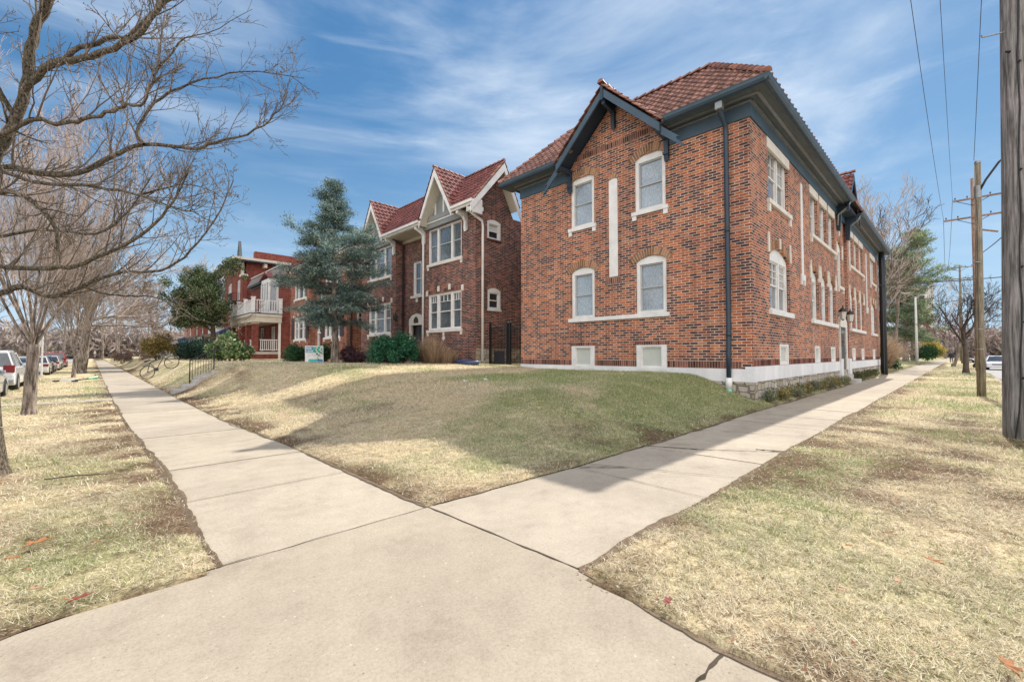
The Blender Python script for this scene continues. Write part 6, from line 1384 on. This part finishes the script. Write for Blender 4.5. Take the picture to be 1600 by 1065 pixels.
def lamp_post():
    x, y = 82, 4.1; T = thing('lamp_post', 'tall pale lamp post with a cobra head arm in front of the pines', 'lamp post', (x, y, 0)); b = MB(); b.tube([(x, y, 0), (x, y, 6), (x, y, 9.3)], [.17, .13, .1], 12); b.build('pole_shaft', M['pale_stucco'], T, smooth=True)
    b = MB(); b.tube([(x, y, 9.2), (x, y + .6, 9.9), (x, y + 2.4, 10.1)], .06, 8); b.build('lamp_arm', M['grey_metal'], T, smooth=True); b = MB(); b.lathe((x, y + 2.9, 10.05), [(.05, .15), (.3, .08), (.35, -.05), (.1, -.15)], 12); b.build('lamp_head', M['slate_blue'], T)
lamp_post()
def black_post():
    x, y = 39.2, 3.62; T = thing('black_post', 'thick black painted post at the far corner of the brick building', 'post', (x, y, 0)); b = MB(); b.tube([(x, y, -.1), (x, y, 4), (x, y, 8.45)], [.19, .18, .17], 14); b.build('post_shaft', M['black_metal'], T, smooth=True)
    b = MB(); b.tube([(x - .19, y - .02, 0), (x - .18, y - .02, 8.0)], .03, 6); b.build('conduit', M['navy'], T)
black_post()
def tower():
    T = thing('church_tower', 'far-off square church tower with corner pinnacles above the street', 'tower', (420, 17, 0)); b = MB(); b.box(414, 426, 12, 23, 0, 48); b.build('tower_wall', M['pale_stucco'], T)
    for (x, y) in ((414, 12), (414, 22), (425, 12), (425, 22)): b = MB(); b.lathe((x + .5, y + .5, 48), [(1, 0), (.9, 3), (.1, 7)], 6); b.build('pinnacle', M['pale_stucco'], T)
    b = MB(); b.box(413.7, 414, 16, 19, 34, 42); b.build('belfry_opening', M['dark_door'], T)
tower()

# ------------------------------------------------------------------ vehicles
def wheel(T, c, r, sgn):
    b = MB(); b.lathe(c, [(r * .62, -.1), (r * .95, -.105), (r, -.07), (r, .07), (r * .95, .105), (r * .62, .1)], 22, 'y' if sgn[0] == 'y' else 'x'); w_ = b.build('wheel', M['tyre'], T, smooth=False)
    b = MB(); b.lathe(c, [(.03, -.112), (r * .6, -.098), (r * .6, .098), (.03, .112)], 12, 'y' if sgn[0] == 'y' else 'x'); b.build('rim', M['rim'], w_)
M['tyre'] = plain('tyre', (.02, .02, .022), .8, .2); M['rim'] = plain('wheel_rim', (.4, .41, .42), .3, .1, metal=.7)
M['tail_light'] = plain('tail_light', (.2, .015, .015), .2, .1, bmp=0); M['head_light'] = plain('head_light', (.7, .72, .75), .1, .05, bmp=0); M['bumper'] = plain('bumper', (.1, .1, .11), .5, .1); M['plate'] = plain('number_plate', (.55, .58, .6), .5, .1)
def carpaint(n, c): return plain(n, c, .25, .05, 2, 30, 0, coat=.8)
def car(name, label, kind, loc, heading, paint, group=None):
    """local frame: x = width, y = length with the nose at +y, z up; then turned by heading"""
    T = thing(name, label, 'car', loc, group); hd = heading
    def place(o):
        o.data.transform(Matrix.Rotation(hd, 4, 'Z')); return o
    def bl(mb, n, m, par=None, **k): return place(mb.build(n, m, par or T, local=True, **k))
    if kind == 'suv': L_, W_, H_ = 4.65, 1.86, 1.74; prof = [(-2.3, .42), (-2.33, .75), (-2.28, 1.0), (-2.2, 1.08), (1.0, 1.08), (1.15, 1.05), (2.15, .92), (2.3, .75), (2.32, .45), (2.2, .32), (-2.2, .32)]; gh = [(-2.2, 1.06), (-1.98, 1.66), (-1.8, H_ - .04), (.1, H_), (.35, H_ - .08), (1.02, 1.06)]
    else: L_, W_, H_ = 4.8, 1.8, 1.42; prof = [(-2.38, .42), (-2.4, .7), (-2.34, .92), (-1.5, .98), (.9, .93), (1.1, .9), (2.15, .76), (2.36, .6), (2.38, .42), (2.25, .26), (-2.25, .26)]; gh = [(-1.6, .95), (-.85, 1.36), (-.6, H_), (.15, H_), (.4, 1.37), (1.2, .9)]
    # body loft: slices across the width, narrower towards the outside
    def loft(pr, ws):
        b = MB(); k = len(pr); n = len(ws)
        cy = sum(p[0] for p in pr) / k; cz = min(p[1] for p in pr)
        for (x, sy, dz) in ws:
            for (y, z) in pr: b.v.append((x, cy + (y - cy) * sy, z if z <= cz + .2 else z - dz))
        for i in range(n - 1):
            for j in range(k): b.f.append((i * k + j, i * k + (j + 1) % k, (i + 1) * k + (j + 1) % k, (i + 1) * k + j))
        b.f.append(tuple(range(k))[::-1]); b.f.append(tuple((n - 1) * k + j for j in range(k))); return b
    h = W_ / 2
    body = bl(loft(prof, [(-h, .965, .05), (-h + .06, .99, .01), (-h * .5, 1, 0), (h * .5, 1, 0), (h - .06, .99, .01), (h, .965, .05)]), 'body', paint, smooth=False)
    md = body.modifiers.new('bevel', 'BEVEL'); md.width = .035; md.segments = 2; md.limit_method = 'ANGLE'; md.angle_limit = R(25)
    # greenhouse: glass block with tumblehome, roof panel and pillars in body colour
    zt = max(z for y, z in gh); zb = min(z for y, z in gh); b = MB(); k = len(gh)
    def xw_(z, s): return s * (h - .07 - .2 * (z - zb) / (zt - zb))
    for s in (-1, 1):
        for (y, z) in gh: b.v.append((xw_(z, s), y, z))
    for j in range(k - 1): b.f.append((j, j + 1, k + j + 1, k + j))
    b.f.append(tuple(range(k))[::-1]); b.f.append(tuple(k + j for j in range(k))); bl(b, 'window_glass', M['glass_dark'])
    b = MB(); top = [p for p in gh if p[1] > zt - .1]; e = .012
    b.hexa([(xw_(top[0][1], -1) - e, top[0][0] - .02, top[0][1] - .03), (xw_(top[0][1], 1) + e, top[0][0] - .02, top[0][1] - .03), (xw_(zt, 1) + e, top[-1][0] + .03, top[-1][1] - .03), (xw_(zt, -1) - e, top[-1][0] + .03, top[-1][1] - .03), (xw_(zt, -1), top[0][0], zt + .01), (xw_(zt, 1), top[0][0], zt + .01), (xw_(zt, 1), top[-1][0] - .1, zt + .012), (xw_(zt, -1), top[-1][0] - .1, zt + .012)])
    bl(b, 'car_roof', paint, bevel=.02)
    for s in (-1, 1):
        def P3(y, z): return (xw_(z, s) + s * .01, y, z)
        b = MB(); b.beam(P3(gh[0][0] + .03, zb), P3(gh[1][0] + .03, gh[1][1]), .09, .05, (1, 0, 0)); b.beam(P3(gh[1][0] + .03, gh[1][1]), P3(gh[2][0], gh[2][1] - .02), .09, .05, (1, 0, 0)); b.beam(P3(gh[-1][0] - .03, zb), P3(gh[-2][0], gh[-2][1] - .02), .06, .05, (1, 0, 0)); ym = -.35
        b.beam(P3(ym, zb), P3(ym, zt - .03), .06, .07, (1, 0, 0)); bl(b, 'pillar', paint)
        if kind == 'suv': b = MB(); b.beam(P3(-1.1, zb), P3(-1.2, zt - .03), .06, .09, (1, 0, 0)); bl(b, 'pillar', paint); b = MB(); b.beam((s * (h - .3), -1.7, zt + .05), (s * (h - .3), .1, zt + .05), .03, .03); bl(b, 'roof_rail', M['bumper'])
        b = MB(); b.box(s * h - .06, s * h + .06, .72, .9, zb - .0, zb + .13); bl(b, 'mirror', paint, bevel=.02)
        b = MB()
        for yy in (-.1, -1.15): b.box(s * h - .012, s * h + .012, yy, yy + .16, .78, .81)
        bl(b, 'door_handle', M['bumper'])
        b = MB(); b.box(s * (h - .17) - .16, s * (h - .17) + .16, -L_ / 2 - .03 + .02, -L_ / 2 + .1, .72 if kind != 'suv' else .85, .9 if kind != 'suv' else 1.15); bl(b, 'tail_light', M['tail_light'], bevel=.015)
        b = MB(); b.box(s * (h - .25) - .2, s * (h - .25) + .2, L_ / 2 - .16, L_ / 2 - .02, .56, .7); bl(b, 'headlight', M['head_light'], bevel=.02)
    b = MB(); b.box(-h + .03, h - .03, -L_ / 2 - .06, -L_ / 2 + .1, .36, .58); bl(b, 'bumper', paint if kind != 'suv' else M['rim'], bevel=.03); b = MB(); b.box(-h + .05, h - .05, L_ / 2 - .15, L_ / 2 + .05, .3, .5); bl(b, 'bumper', paint, bevel=.03)
    b = MB(); b.box(-.5, .5, L_ / 2 - .08, L_ / 2 + .03, .52, .64); bl(b, 'grille', M['bumper'])
    b = MB(); b.box(-.17, .17, -L_ / 2 - .075, -L_ / 2 - .02, .62 if kind != 'suv' else .66, .75 if kind != 'suv' else .8); bl(b, 'number_plate', M['plate'])
    r = .33 if kind != 'suv' else .37
    for s in (-1, 1):
        for yy in (-L_ * .295, L_ * .3):
            n0 = len(T.children); wheel(T, Vector((s * (h - .1), yy, r)) + Vector(loc), r, 'x')
            w_ = [c for c in T.children if c.name.startswith('wheel')][-1]
            for o in (w_, *w_.children): place(o)
            b = MB(); b.lathe((s * (h - .115), yy, r), [(r + .06, -.12), (r + .06, .125)], 18, 'x'); bl(b, 'wheel_arch', M['tyre'])
    return T
def wheel(T, c, r, sgn):
    c = Vector(c) - origin(T); b = MB(); b.lathe(c, [(r * .62, -.1), (r * .95, -.105), (r, -.07), (r, .1), (r * .95, .135), (r * .62, .13)] if c.x > 0 else [(r * .62, -.13), (r * .95, -.135), (r, -.1), (r, .07), (r * .95, .105), (r * .62, .1)], 22, 'x'); w_ = b.build('wheel', M['tyre'], T, local=True)
    b = MB(); b.lathe(c, [(.03, -.15), (r * .6, -.137), (r * .6, .137), (.03, .15)], 12, 'x'); b.build('rim', M['rim'], w_, local=True)
gl = 'cars parked along the left kerb'
RZ = -.2
car('parked_car', 'silver grey sedan cut off by the left edge of the picture', 'sedan', (-3.15, 22.6, RZ), 0, carpaint('silver_paint', (.33, .36, .38)), gl)
car('parked_car', 'white suv with red tail lights parked beside the first vase-shaped tree', 'suv', (-3.2, 29.3, RZ), 0, carpaint('white_car_paint', (.7, .71, .73)), gl)
car('parked_car', 'teal grey car mostly hidden behind the white suv and the tree trunk', 'sedan', (-3.2, 36.2, RZ), 0, carpaint('teal_paint', (.12, .22, .25)), gl)
car('parked_car', 'cream white sedan seen between the two vase-shaped trees', 'sedan', (-3.15, 48.0, RZ), 0, carpaint('cream_paint', (.62, .6, .56)), gl)
car('parked_car', 'dark blue sedan parked ahead of the cream sedan', 'sedan', (-3.2, 54.2, RZ), 0, carpaint('blue_paint_car', (.05, .08, .14)), gl)
car('parked_car', 'pale pinkish sedan third from the far end of the row', 'sedan', (-3.1, 60.5, RZ), 0, carpaint('pale_paint', (.55, .48, .48)), gl)
car('parked_car', 'teal sedan just short of the red car', 'sedan', (-3.2, 66.8, RZ), 0, carpaint('teal_paint2', (.15, .28, .3)), gl)
car('parked_car', 'red car at the far end of the parked row', 'suv', (-3.1, 73.5, RZ), 0, carpaint('red_paint', (.42, .03, .04)), gl)
car('oncoming_car', 'white sedan facing the camera on the long street between the two poles', 'sedan', (67, -2.75, RZ), R(90), carpaint('white_car_paint2', (.7, .7, .72)))
car('parked_car', 'dark red car far down the long street behind the crabapple trunk', 'suv', (104, -2.6, RZ), R(90), carpaint('maroon_paint', (.3, .02, .06)))

# ------------------------------------------------------------------ small things on the yards and pavements
def sale_sign():
    T = thing('for_lease_sign', 'green and white for lease sign leaning on the lawn left of the spruce', 'sign', (8.85, 24.9, .88)); c = Vector((8.85, 24.9, .88)); U = Vector((.75, -.66, 0)).normalized(); back = Vector((.66, .75, 0)).normalized()
    W_, H_ = 1.0, .98; tilt = back * .16; sh = U * -.09
    def pt(u, v, n=0): return c + U * u + (Vector((0, 0, 1)) * v) + tilt * v + sh * v - back * n
    def plate(name, u0, u1, v0, v1, m, n0=.0, n1=.012, par=None):
        b = MB(); b.hexa([pt(u0, v0, n0), pt(u1, v0, n0), pt(u1, v0, n1), pt(u0, v0, n1), pt(u0, v1, n0), pt(u1, v1, n0), pt(u1, v1, n1), pt(u0, v1, n1)]); return b.build(name, m, par or T)
    pn = plate('sign_panel', -.5, .5, .04, H_, M['white_paint'])
    gm = plain('sign_green', (.05, .42, .26), .5, .05, bmp=0); bm = plain('sign_blue', (.03, .22, .4), .5, .05, bmp=0); tm = plain('sign_teal', (.03, .42, .42), .5, .05, bmp=0)
    plate('green_field', -.05, .46, .6, .93, gm, .012, .016, pn); plate('blue_field', -.46, -.05, .6, .93, bm, .012, .016, pn); plate('teal_band', -.32, .2, .08, .24, tm, .012, .016, pn); plate('teal_corner', .2, .46, .08, .24, bm, .012, .0165, pn)
    for u in (.12, .34):
        b = MB(); b.poly([pt(u + .1, .92, .02), pt(u + .04, .92, .02), pt(u - .06, .77, .02), pt(u + .04, .62, .02), pt(u + .1, .62, .02), pt(u, .77, .02)]); b.build('arrow_mark', M['white_paint'], pn)
    plate('faded_text_line', -.36, .36, .42, .46, M['cast_stone'], .012, .0155, pn)
    for txt, u, v, s in (('FOR', -.42, .78, .15), ('LEASE', -.42, .635, .15)):
        cu = bpy.data.curves.new('txt', 'FONT'); cu.body = txt; cu.size = s; cu.offset = .004; cu.extrude = .002; ob = bpy.data.objects.new('t', cu); COL.objects.link(ob); dg = bpy.context.evaluated_depsgraph_get(); me = bpy.data.meshes.new_from_object(ob.evaluated_get(dg)); COL.objects.unlink(ob); bpy.data.objects.remove(ob)
        off = origin(pn)
        for v_ in me.vertices: v_.co = pt(u + v_.co.x, v + v_.co.y, .019 + v_.co.z) - off
        me.materials.clear(); me.materials.append(M['white_paint']); o = bpy.data.objects.new('lettering', me); COL.objects.link(o); o.parent = pn
    for u in (-.35, .35): b = MB(); b.tube([pt(u, -.12, -.01), pt(u, .7, -.01)], .012, 5); b.build('stake', M['black_metal'], T)
sale_sign()
def steps():
    T = thing('front_steps', 'short flight of concrete steps cut into the grassy bank', 'steps', (2.2, 21.2, -.13)); b = MB(); x = 2.2
    for i in range(5):
        z = -.13 + .17 * (i + 1) if i else .03; b = MB(); b.box(2.25 + i * .33, 2.25 + (i + 1) * .33 + .03, 20.68, 21.76, -.4, -.13 + .165 * (i + 1)); b.build('step', M['concrete_grey'], T, bevel=.012)
    for y in (20.52, 21.78): b = MB(); b.prism([(2.95, -.1), (3.0, .45), (3.95, .82), (4.6, .85), (4.6, -.1)], 'y', y, y + .14); b.build('cheek_wall', M['concrete_grey'], T, bevel=.015)
    T = thing('handrail', 'black iron handrail with thin balusters beside the concrete steps', 'railing', (2.86, 21.85, .1)); a, c = Vector((2.86, 21.85, .12)), Vector((3.68, 21.85, .66)); h0, h1 = 1.02, .93
    for p, h in ((a, h0), (c, h1)): b = MB(); b.beam(p - Vector((0, 0, .1)), p + Vector((0, 0, h)), .035, .035, (1, 0, 0)); b.build('post', M['black_metal'], T)
    b = MB(); b.tube([a + Vector((0, 0, h0)), c + Vector((0, 0, h1)), c + Vector((.12, 0, h1 + .0)), c + Vector((.3, 0, h1 - .02))], .024, 8); b.build('rail', M['black_metal'], T)
    b = MB(); b.beam(a + Vector((0, 0, .16)), c + Vector((0, 0, .1)), .02, .025); b.build('rail', M['black_metal'], T)
    for i in range(1, 9): t = i / 9; p = a + (c - a) * t; b = MB(); b.tube([p + Vector((0, 0, .14)), p + Vector((0, 0, h0 + (h1 - h0) * t))], .008, 5); b.build('baluster', M['black_metal'], T)
steps()
def bicycle():
    A, B_ = Vector((2.05, 29.15, .46)), Vector((2.98, 28.65, .98)); T = thing('bicycle', 'dark bicycle with a front basket leaning on the grassy bank', 'bicycle', (2.05, 29.15, .1)); d = (B_ - A).normalized(); up = (Vector((0, 0, 1)) - d * d.z).normalized(); up = (up + Vector((.12, .2, 0))).normalized(); nrm = d.cross(up).normalized(); up = nrm.cross(d)
    r = .335; fr = M['black_metal']
    def ring(c, n):
        b = MB(); pts = [c + (d * math.cos(a) + up * math.sin(a)) * r for a in [2 * math.pi * i / 28 for i in range(29)]]; b.tube(pts, .02, 6, cap=False); w_ = b.build('wheel', M['tyre'], T); b = MB()
        for i in range(12): a = math.pi * 2 * i / 12; b.tube([c, c + (d * math.cos(a) + up * math.sin(a)) * (r - .01)], .0035, 3, cap=False)
        b.tube([c - nrm * .05, c + nrm * .05], .025, 8); b.build('spokes', M['grey_metal'], w_)
    ring(A, 1); ring(B_, 1)
    def P(u, v): return A + d * u + up * v
    L_ = (B_ - A).length; bb = P(.42, -.04); st = P(.26, .42); hd = P(L_ - .26, .42); b = MB()
    for q in ((bb, st), (bb, hd), (st, hd), (A, bb), (A, st)): b.tube(q, .017, 6)
    b.build('bicycle_frame', fr, T); b = MB(); b.tube([P(L_ - .28, .52), hd, B_], .016, 6); b.build('fork', fr, T)
    b = MB(); b.tube([st, P(.22, .56)], .013, 6); b.build('seat_post', M['grey_metal'], T); b = MB(); s = P(.2, .58); b.hexa([s - d * .14 - nrm * .07 - up * .02, s + d * .14 - nrm * .02 - up * .02, s + d * .14 + nrm * .02 - up * .02, s - d * .14 + nrm * .07 - up * .02, s - d * .14 - nrm * .07 + up * .03, s + d * .14 - nrm * .02 + up * .02, s + d * .14 + nrm * .02 + up * .02, s - d * .14 + nrm * .07 + up * .03]); b.build('saddle', fr, T)
    b = MB(); q = P(L_ - .3, .58); b.tube([q - nrm * .3 - d * .1, q - nrm * .1, q + nrm * .1, q + nrm * .3 - d * .1], .014, 6); b.build('handlebar', fr, T)
    b = MB(); q = P(L_ - .14, .5); e = .13
    for (a0, a1) in ((-1, -1), (-1, 1), (1, 1), (1, -1)): b.tube([q + d * e * a0 + nrm * e * a1 - up * .1, q + d * e * a0 * 1.15 + nrm * e * a1 * 1.15 + up * .14], .008, 4)
    for v in (-.1, .0, .14):
        c4 = [q + d * e * x_ + nrm * e * y_ + up * v for x_, y_ in ((-1, -1), (-1, 1), (1, 1), (1, -1), (-1, -1))]; b.tube(c4, .007, 4)
    b.build('basket', M['grey_metal'], T); b = MB(); b.tube([bb - nrm * .1, bb - nrm * .1 - up * .15], .012, 5); b.tube([bb - nrm * .03, bb + nrm * .03], .09, 14); b.build('crank', fr, T)
    b = MB(); b.beam(P(-.1, .38), P(.25, .42), .12, .015, up); b.build('luggage_rack', M['grey_metal'], T)
bicycle()
def scooter():
    a = Vector((-.55, 31.6, -.03)); c = Vector((.42, 32.5, .02)); T = thing('kick_scooter', 'green and white electric kick scooter lying on the tree lawn', 'scooter', tuple(a)); d = (c - a).normalized(); n = Vector((-d.y, d.x, 0)); gm = plain('scooter_green', (.02, .36, .1), .4, .1, bmp=0)
    def whl(p): b = MB(); pts = [p + (d * math.cos(t) + n * math.sin(t)) * .1 + Vector((0, 0, .04)) for t in [2 * math.pi * i / 16 for i in range(17)]]; b.tube(pts, .035, 8, cap=False); b.tube([p + Vector((0, 0, .02)), p + Vector((0, 0, .06))], .06, 10); b.build('wheel', M['tyre'], T)
    whl(a + n * .12); e = a + d * .12; f = a + d * 1.0
    b = MB(); b.beam(e + n * .1 + Vector((0, 0, .06)), e + n * 1.0 + Vector((0, 0, .07)), .05, .16); b.build('deck', M['white_paint'], T, bevel=.01); whl(a + n * 1.15)
    b = MB(); b.tube([a + n * .12 + Vector((0, 0, .08)), a + d * .15 + Vector((0, 0, .1)), f + Vector((0, 0, .12))], .03, 8); b.build('stem', M['black_metal'], T)
    b = MB(); b.tube([a + d * .55 + Vector((0, 0, .13)), f + Vector((0, 0, .15))], [.045, .08], 8); b.build('stem_cover', gm, T)
    b = MB(); b.tube([f + d * .08 - n * .25 + Vector((0, 0, .08)), f + d * .06 + Vector((0, 0, .14)), f + d * .08 + n * .2 + Vector((0, 0, .3))], .017, 6); b.build('handlebar', M['black_metal'], T)
scooter()
def iron_gate():
    x = 14.0; T = thing('iron_fence', 'black iron fence and gate with ring ornament between the two brick houses', 'fence', (x, 14.5, .75)); z0, z1 = .8, 2.7
    for y in (16.0, 14.78, 14.6, 12.99): b = MB(); b.box(x - .045, x + .045, y - .045, y + .045, .6, z1 + .15); b.lathe((x, y, z1 + .15), [(.06, 0), (.06, .03), (.02, .08), (.03, .12), (.005, .16)], 8); b.build('post', M['black_metal'], T)
    for (ya, yb, nm) in ((14.82, 15.95, 'gate'), (13.03, 14.55, 'panel')):
        b = MB(); b.box(x - .016, x + .016, ya, yb, z0 + .05, z0 + .08); g = b.build(nm, M['black_metal'], T)
        for z in (z0 + .2, z1 - .2, z1 - .04): b = MB(); b.box(x - .016, x + .016, ya, yb, z, z + .03); b.build('rail', M['black_metal'], g); n = int((yb - ya) / .1); b = MB()
        for i in range(n): y = ya + (i + .5) * (yb - ya) / n; b.box(x - .008, x + .008, y - .008, y + .008, z0, z1)
        b.build('bars', M['black_metal'], g); b = MB()
        for i in range(n):
            y = ya + (i + .5) * (yb - ya) / n
            for z in (z1 - .1, z0 + .14): pts = [Vector((x, y + .045 * math.cos(t), z + .045 * math.sin(t))) for t in [2 * math.pi * k / 10 for k in range(11)]]; b.tube(pts, .006, 4, cap=False)
        b.build('ring_ornament', M['black_metal'], g)
    b = MB(); b.box(x - .02, x - .005, 14.95, 15.7, z0 + .1, z0 + .75); b.build('kick_plate', M['dark_door'], T)
iron_gate()
def hose():
    b = MB(); z = lambda x, y: float(G(x, y)) + .1; P_ = [(12.55, 16.5), (12.2, 16.3), (11.9, 15.7), (11.8, 15.0), (12.0, 14.5)]
    b.tube([(x, y, z(x, y) + (.1 if i == 0 else 0)) for i, (x, y) in enumerate(P_)], [.08, .11, .12, .12, .1], 12); o = b.build('downspout_extension', M['blue_plastic'], None, smooth=True); tag(o, 'dark blue corrugated drain hose lying on the lawn by the white downspout', 'hose')
hose()
def litter():
    for i, (x, y, lb) in enumerate(((7.2, 9.3, 'white scrap of paper on the lawn, farther from the building'), (7.6, 8.9, 'white scrap of paper on the lawn, nearer the building'))):
        b = MB(); z = float(G(x, y)) + .045; b.poly([(x, y, z), (x + .1, y - .06, z + .02), (x + .15, y + .0, z + .01), (x + .06, y + .08, z + .03)]); b.poly([(x + .02, y, z + .001), (x + .06, y + .07, z + .032), (x + .02, y + .09, z + .05)]); o = b.build('paper_scrap', M['white_paint']); tag(o, lb, 'litter')
    b = MB(); x, y = 6.6, 4.9; z = float(G(x, y)) + .05; b.tube([(x, y, z), (x + .15, y + .12, z + .03), (x + .3, y + .34, z + .04), (x + .35, y + .4, z + .05)], [.008, .011, .009, .004], 6); b.tube([(x + .15, y + .12, z + .03), (x + .13, y + .25, z + .06)], .005, 5); o = b.build('fallen_stick', M['grey_metal']); tag(o, 'short grey stick lying on the shaded grass slope', 'stick')
    b = MB(); x, y = -.35, 6.9; z = .05; b.tube([(x, y, z), (x + .25, y - .12, z + .02), (x + .5, y - .18, z)], [.006, .008, .004], 5); o = b.build('fallen_stick', M['twig_dark']); tag(o, 'thin dark twig lying on the left lawn near the tree', 'stick')
litter()
def oak_leaf(x, y, s, rz, mat, label, group=None, zz=None):
    pts = []; n = 40
    for i in range(n):
        t = i / n * 2 * math.pi; r = (.5 + .16 * math.cos(6 * t)) ; pts.append((math.cos(t) * s * r * 1.25, math.sin(t) * s * r * .55))
    c, q = math.cos(rz), math.sin(rz); z0 = (float(G(x, y)) + .05) if zz is None else zz; b = MB(); k = len(pts)
    for dz in (0, .0025):
        for (a, d) in pts: b.v.append((x + a * c - d * q, y + a * q + d * c, z0 + abs(d) * .5 + .15 * a * a / s + dz))
    b.f.append(tuple(range(k))[::-1]); b.f.append(tuple(range(k, 2 * k)))
    for i in range(k): b.f.append((i, (i + 1) % k, k + (i + 1) % k, k + i))
    b.tube([(x - s * .55 * c, y - s * .55 * q, z0 + .004), (x - s * .85 * c, y - s * .85 * q, z0)], .0025, 4); o = b.build('fallen_leaf', mat); tag(o, label, 'leaf', group)
LO = plain('leaf_orange', (.34, .14, .05), .8, .25, 20, 80, .2); LR = plain('leaf_red', (.2, .045, .035), .8, .25, 20, 80, .2); LB = plain('leaf_tan', (.4, .24, .15), .8, .25, 20, 80, .2)
oak_leaf(-.25, 4.62, .11, .5, LO, 'large orange brown oak leaf in the middle of the left lawn'); oak_leaf(-.55, 3.95, .1, .7, LO, 'large orange leaf at the left edge of the picture'); oak_leaf(-.02, 3.44, .07, .3, LR, 'red leaf on the left lawn edge beside the pavement', zz=.04)
oak_leaf(.12, 4.75, .05, 2, LB, 'small curled leaf right of the large orange leaf'); oak_leaf(-.9, 5.7, .1, 1, LR, 'small reddish leaf on the left lawn towards the tree')
oak_leaf(2.27, 1.13, .06, .2, LR, 'dark red leaf in the dirt where the two pavements meet'); oak_leaf(3.95, .15, .07, 1.2, LO, 'bright orange leaf on the right lawn'); oak_leaf(2.85, -.12, .08, .4, LO, 'orange leaf near the bottom right of the lawn')
g_ = 'brown leaves scattered on the right lawn'
for i in range(16): oak_leaf(random.uniform(2.5, 8), random.uniform(-.9, 1.6), random.uniform(.03, .06), random.uniform(0, 6), LB if i % 3 else LO, 'small tan leaf among those scattered on the right lawn', g_)
g_ = 'brown leaves scattered on the left lawn'
for i in range(14): oak_leaf(random.uniform(-1.8, .4), random.uniform(3.6, 9), random.uniform(.03, .06), random.uniform(0, 6), LB if i % 3 else LO, 'small tan leaf among those scattered on the left lawn', g_)
def banner():
    T = thing('street_banner', 'narrow white banner on a thin pole behind the first vase-shaped tree', 'banner', (-2.3, 44, -.1)); b = MB(); b.tube([(-2.5, 44, -.2), (-2.5, 44, 3.6)], .05, 8); b.build('banner_pole', M['pale_stucco'], T); b = MB(); b.box(-3.0, -2.56, 43.98, 44.0, 1.9, 3.2); bn = b.build('banner_cloth', M['white_paint'], T)
    b = MB()
    for z in (2.85, 2.6, 2.35): b.box(-2.85, -2.7, 43.965, 43.975, z, z + .15)
    b.build('banner_mark', M['slate_blue'], bn)
banner()
def person():
    T = thing('person', 'person in a dark jacket and dark trousers walking on the far pavement', 'person', (100, .95, 0)); me = bpy.data.meshes.new('body'); ob = bpy.data.objects.new('body', me)
    V = [(0, 0, .95), (0, 0, 1.2), (0, 0, 1.42), (0, 0, 1.53), (0, 0, 1.66), (0, .19, 1.4), (.12, .25, 1.15), (.3, .22, 1.0), (0, -.19, 1.4), (-.05, -.25, 1.15), (.15, -.23, .95), (0, .1, .9), (.12, .11, .5), (-.05, .11, .08), (.1, .11, .03), (0, -.1, .9), (-.05, -.11, .5), (-.28, -.11, .12), (-.15, -.11, .04)]
    E_ = [(0, 1), (1, 2), (2, 3), (3, 4), (2, 5), (5, 6), (6, 7), (2, 8), (8, 9), (9, 10), (0, 11), (11, 12), (12, 13), (13, 14), (0, 15), (15, 16), (16, 17), (17, 18)]
    rad = [.15, .16, .16, .06, .11, .07, .05, .035, .07, .05, .035, .1, .07, .045, .04, .1, .07, .045, .04]
    me.from_pydata(V, E_, []); COL.objects.link(ob); md = ob.modifiers.new('skin', 'SKIN'); sv_ = me.skin_vertices[0].data
    for i, r_ in enumerate(rad): sv_[i].radius = (r_, r_)
    sv_[0].use_root = True; ob.modifiers.new('sub', 'SUBSURF').levels = 1; dg = bpy.context.evaluated_depsgraph_get(); m2 = bpy.data.meshes.new_from_object(ob.evaluated_get(dg)); bpy.data.objects.remove(ob)
    o = bpy.data.objects.new('body', m2); m2.materials.clear(); m2.materials.append(plain('dark_clothes', (.025, .03, .06), .9, .2)); COL.objects.link(o); o.parent = T
    b = MB(); b.lathe((100, .95, 1.68), [(.02, -.13), (.08, -.1), (.1, -.02), (.1, .06), (.06, .13), (.01, .14)], 12); b.build('head', plain('skin', (.4, .24, .17), .6, .1), T, smooth=True)
    b = MB(); b.lathe((100.02, .95, 1.74), [(.105, -.04), (.11, .03), (.07, .09), (.01, .1)], 12); b.build('hair', M['dark_door'], T, smooth=True)
person()

# ------------------------------------------------------------------ far woods that read as one mass
def far_woods():
    rs = np.random.RandomState(77); ce = []; ra = []
    for i in range(90): a = rs.uniform(-.16, .10); d = rs.uniform(240, 330); x, y = d * math.cos(a), d * math.sin(a); ce.append((x, y, rs.uniform(2, 9))); ra.append((9, 9, rs.uniform(5, 9)))
    for i in range(110): a = R(90) + rs.uniform(-.16, .30); d = rs.uniform(200, 300); x, y = d * math.cos(a), d * math.sin(a); ce.append((x, y, rs.uniform(2, 8))); ra.append((9, 9, rs.uniform(5, 8)))
    o = leaf_cloud('far_woods', ce, ra, 60000, .55, [(.32, .26, .24), (.42, .35, .32), (.22, .19, .19), (.34, .28, .22)], M['hedge'], None, 5, .1, elong=5, upbias=.6); tag(o, 'hazy mass of bare winter woods closing both streets', 'woods', kind='stuff')
far_woods()
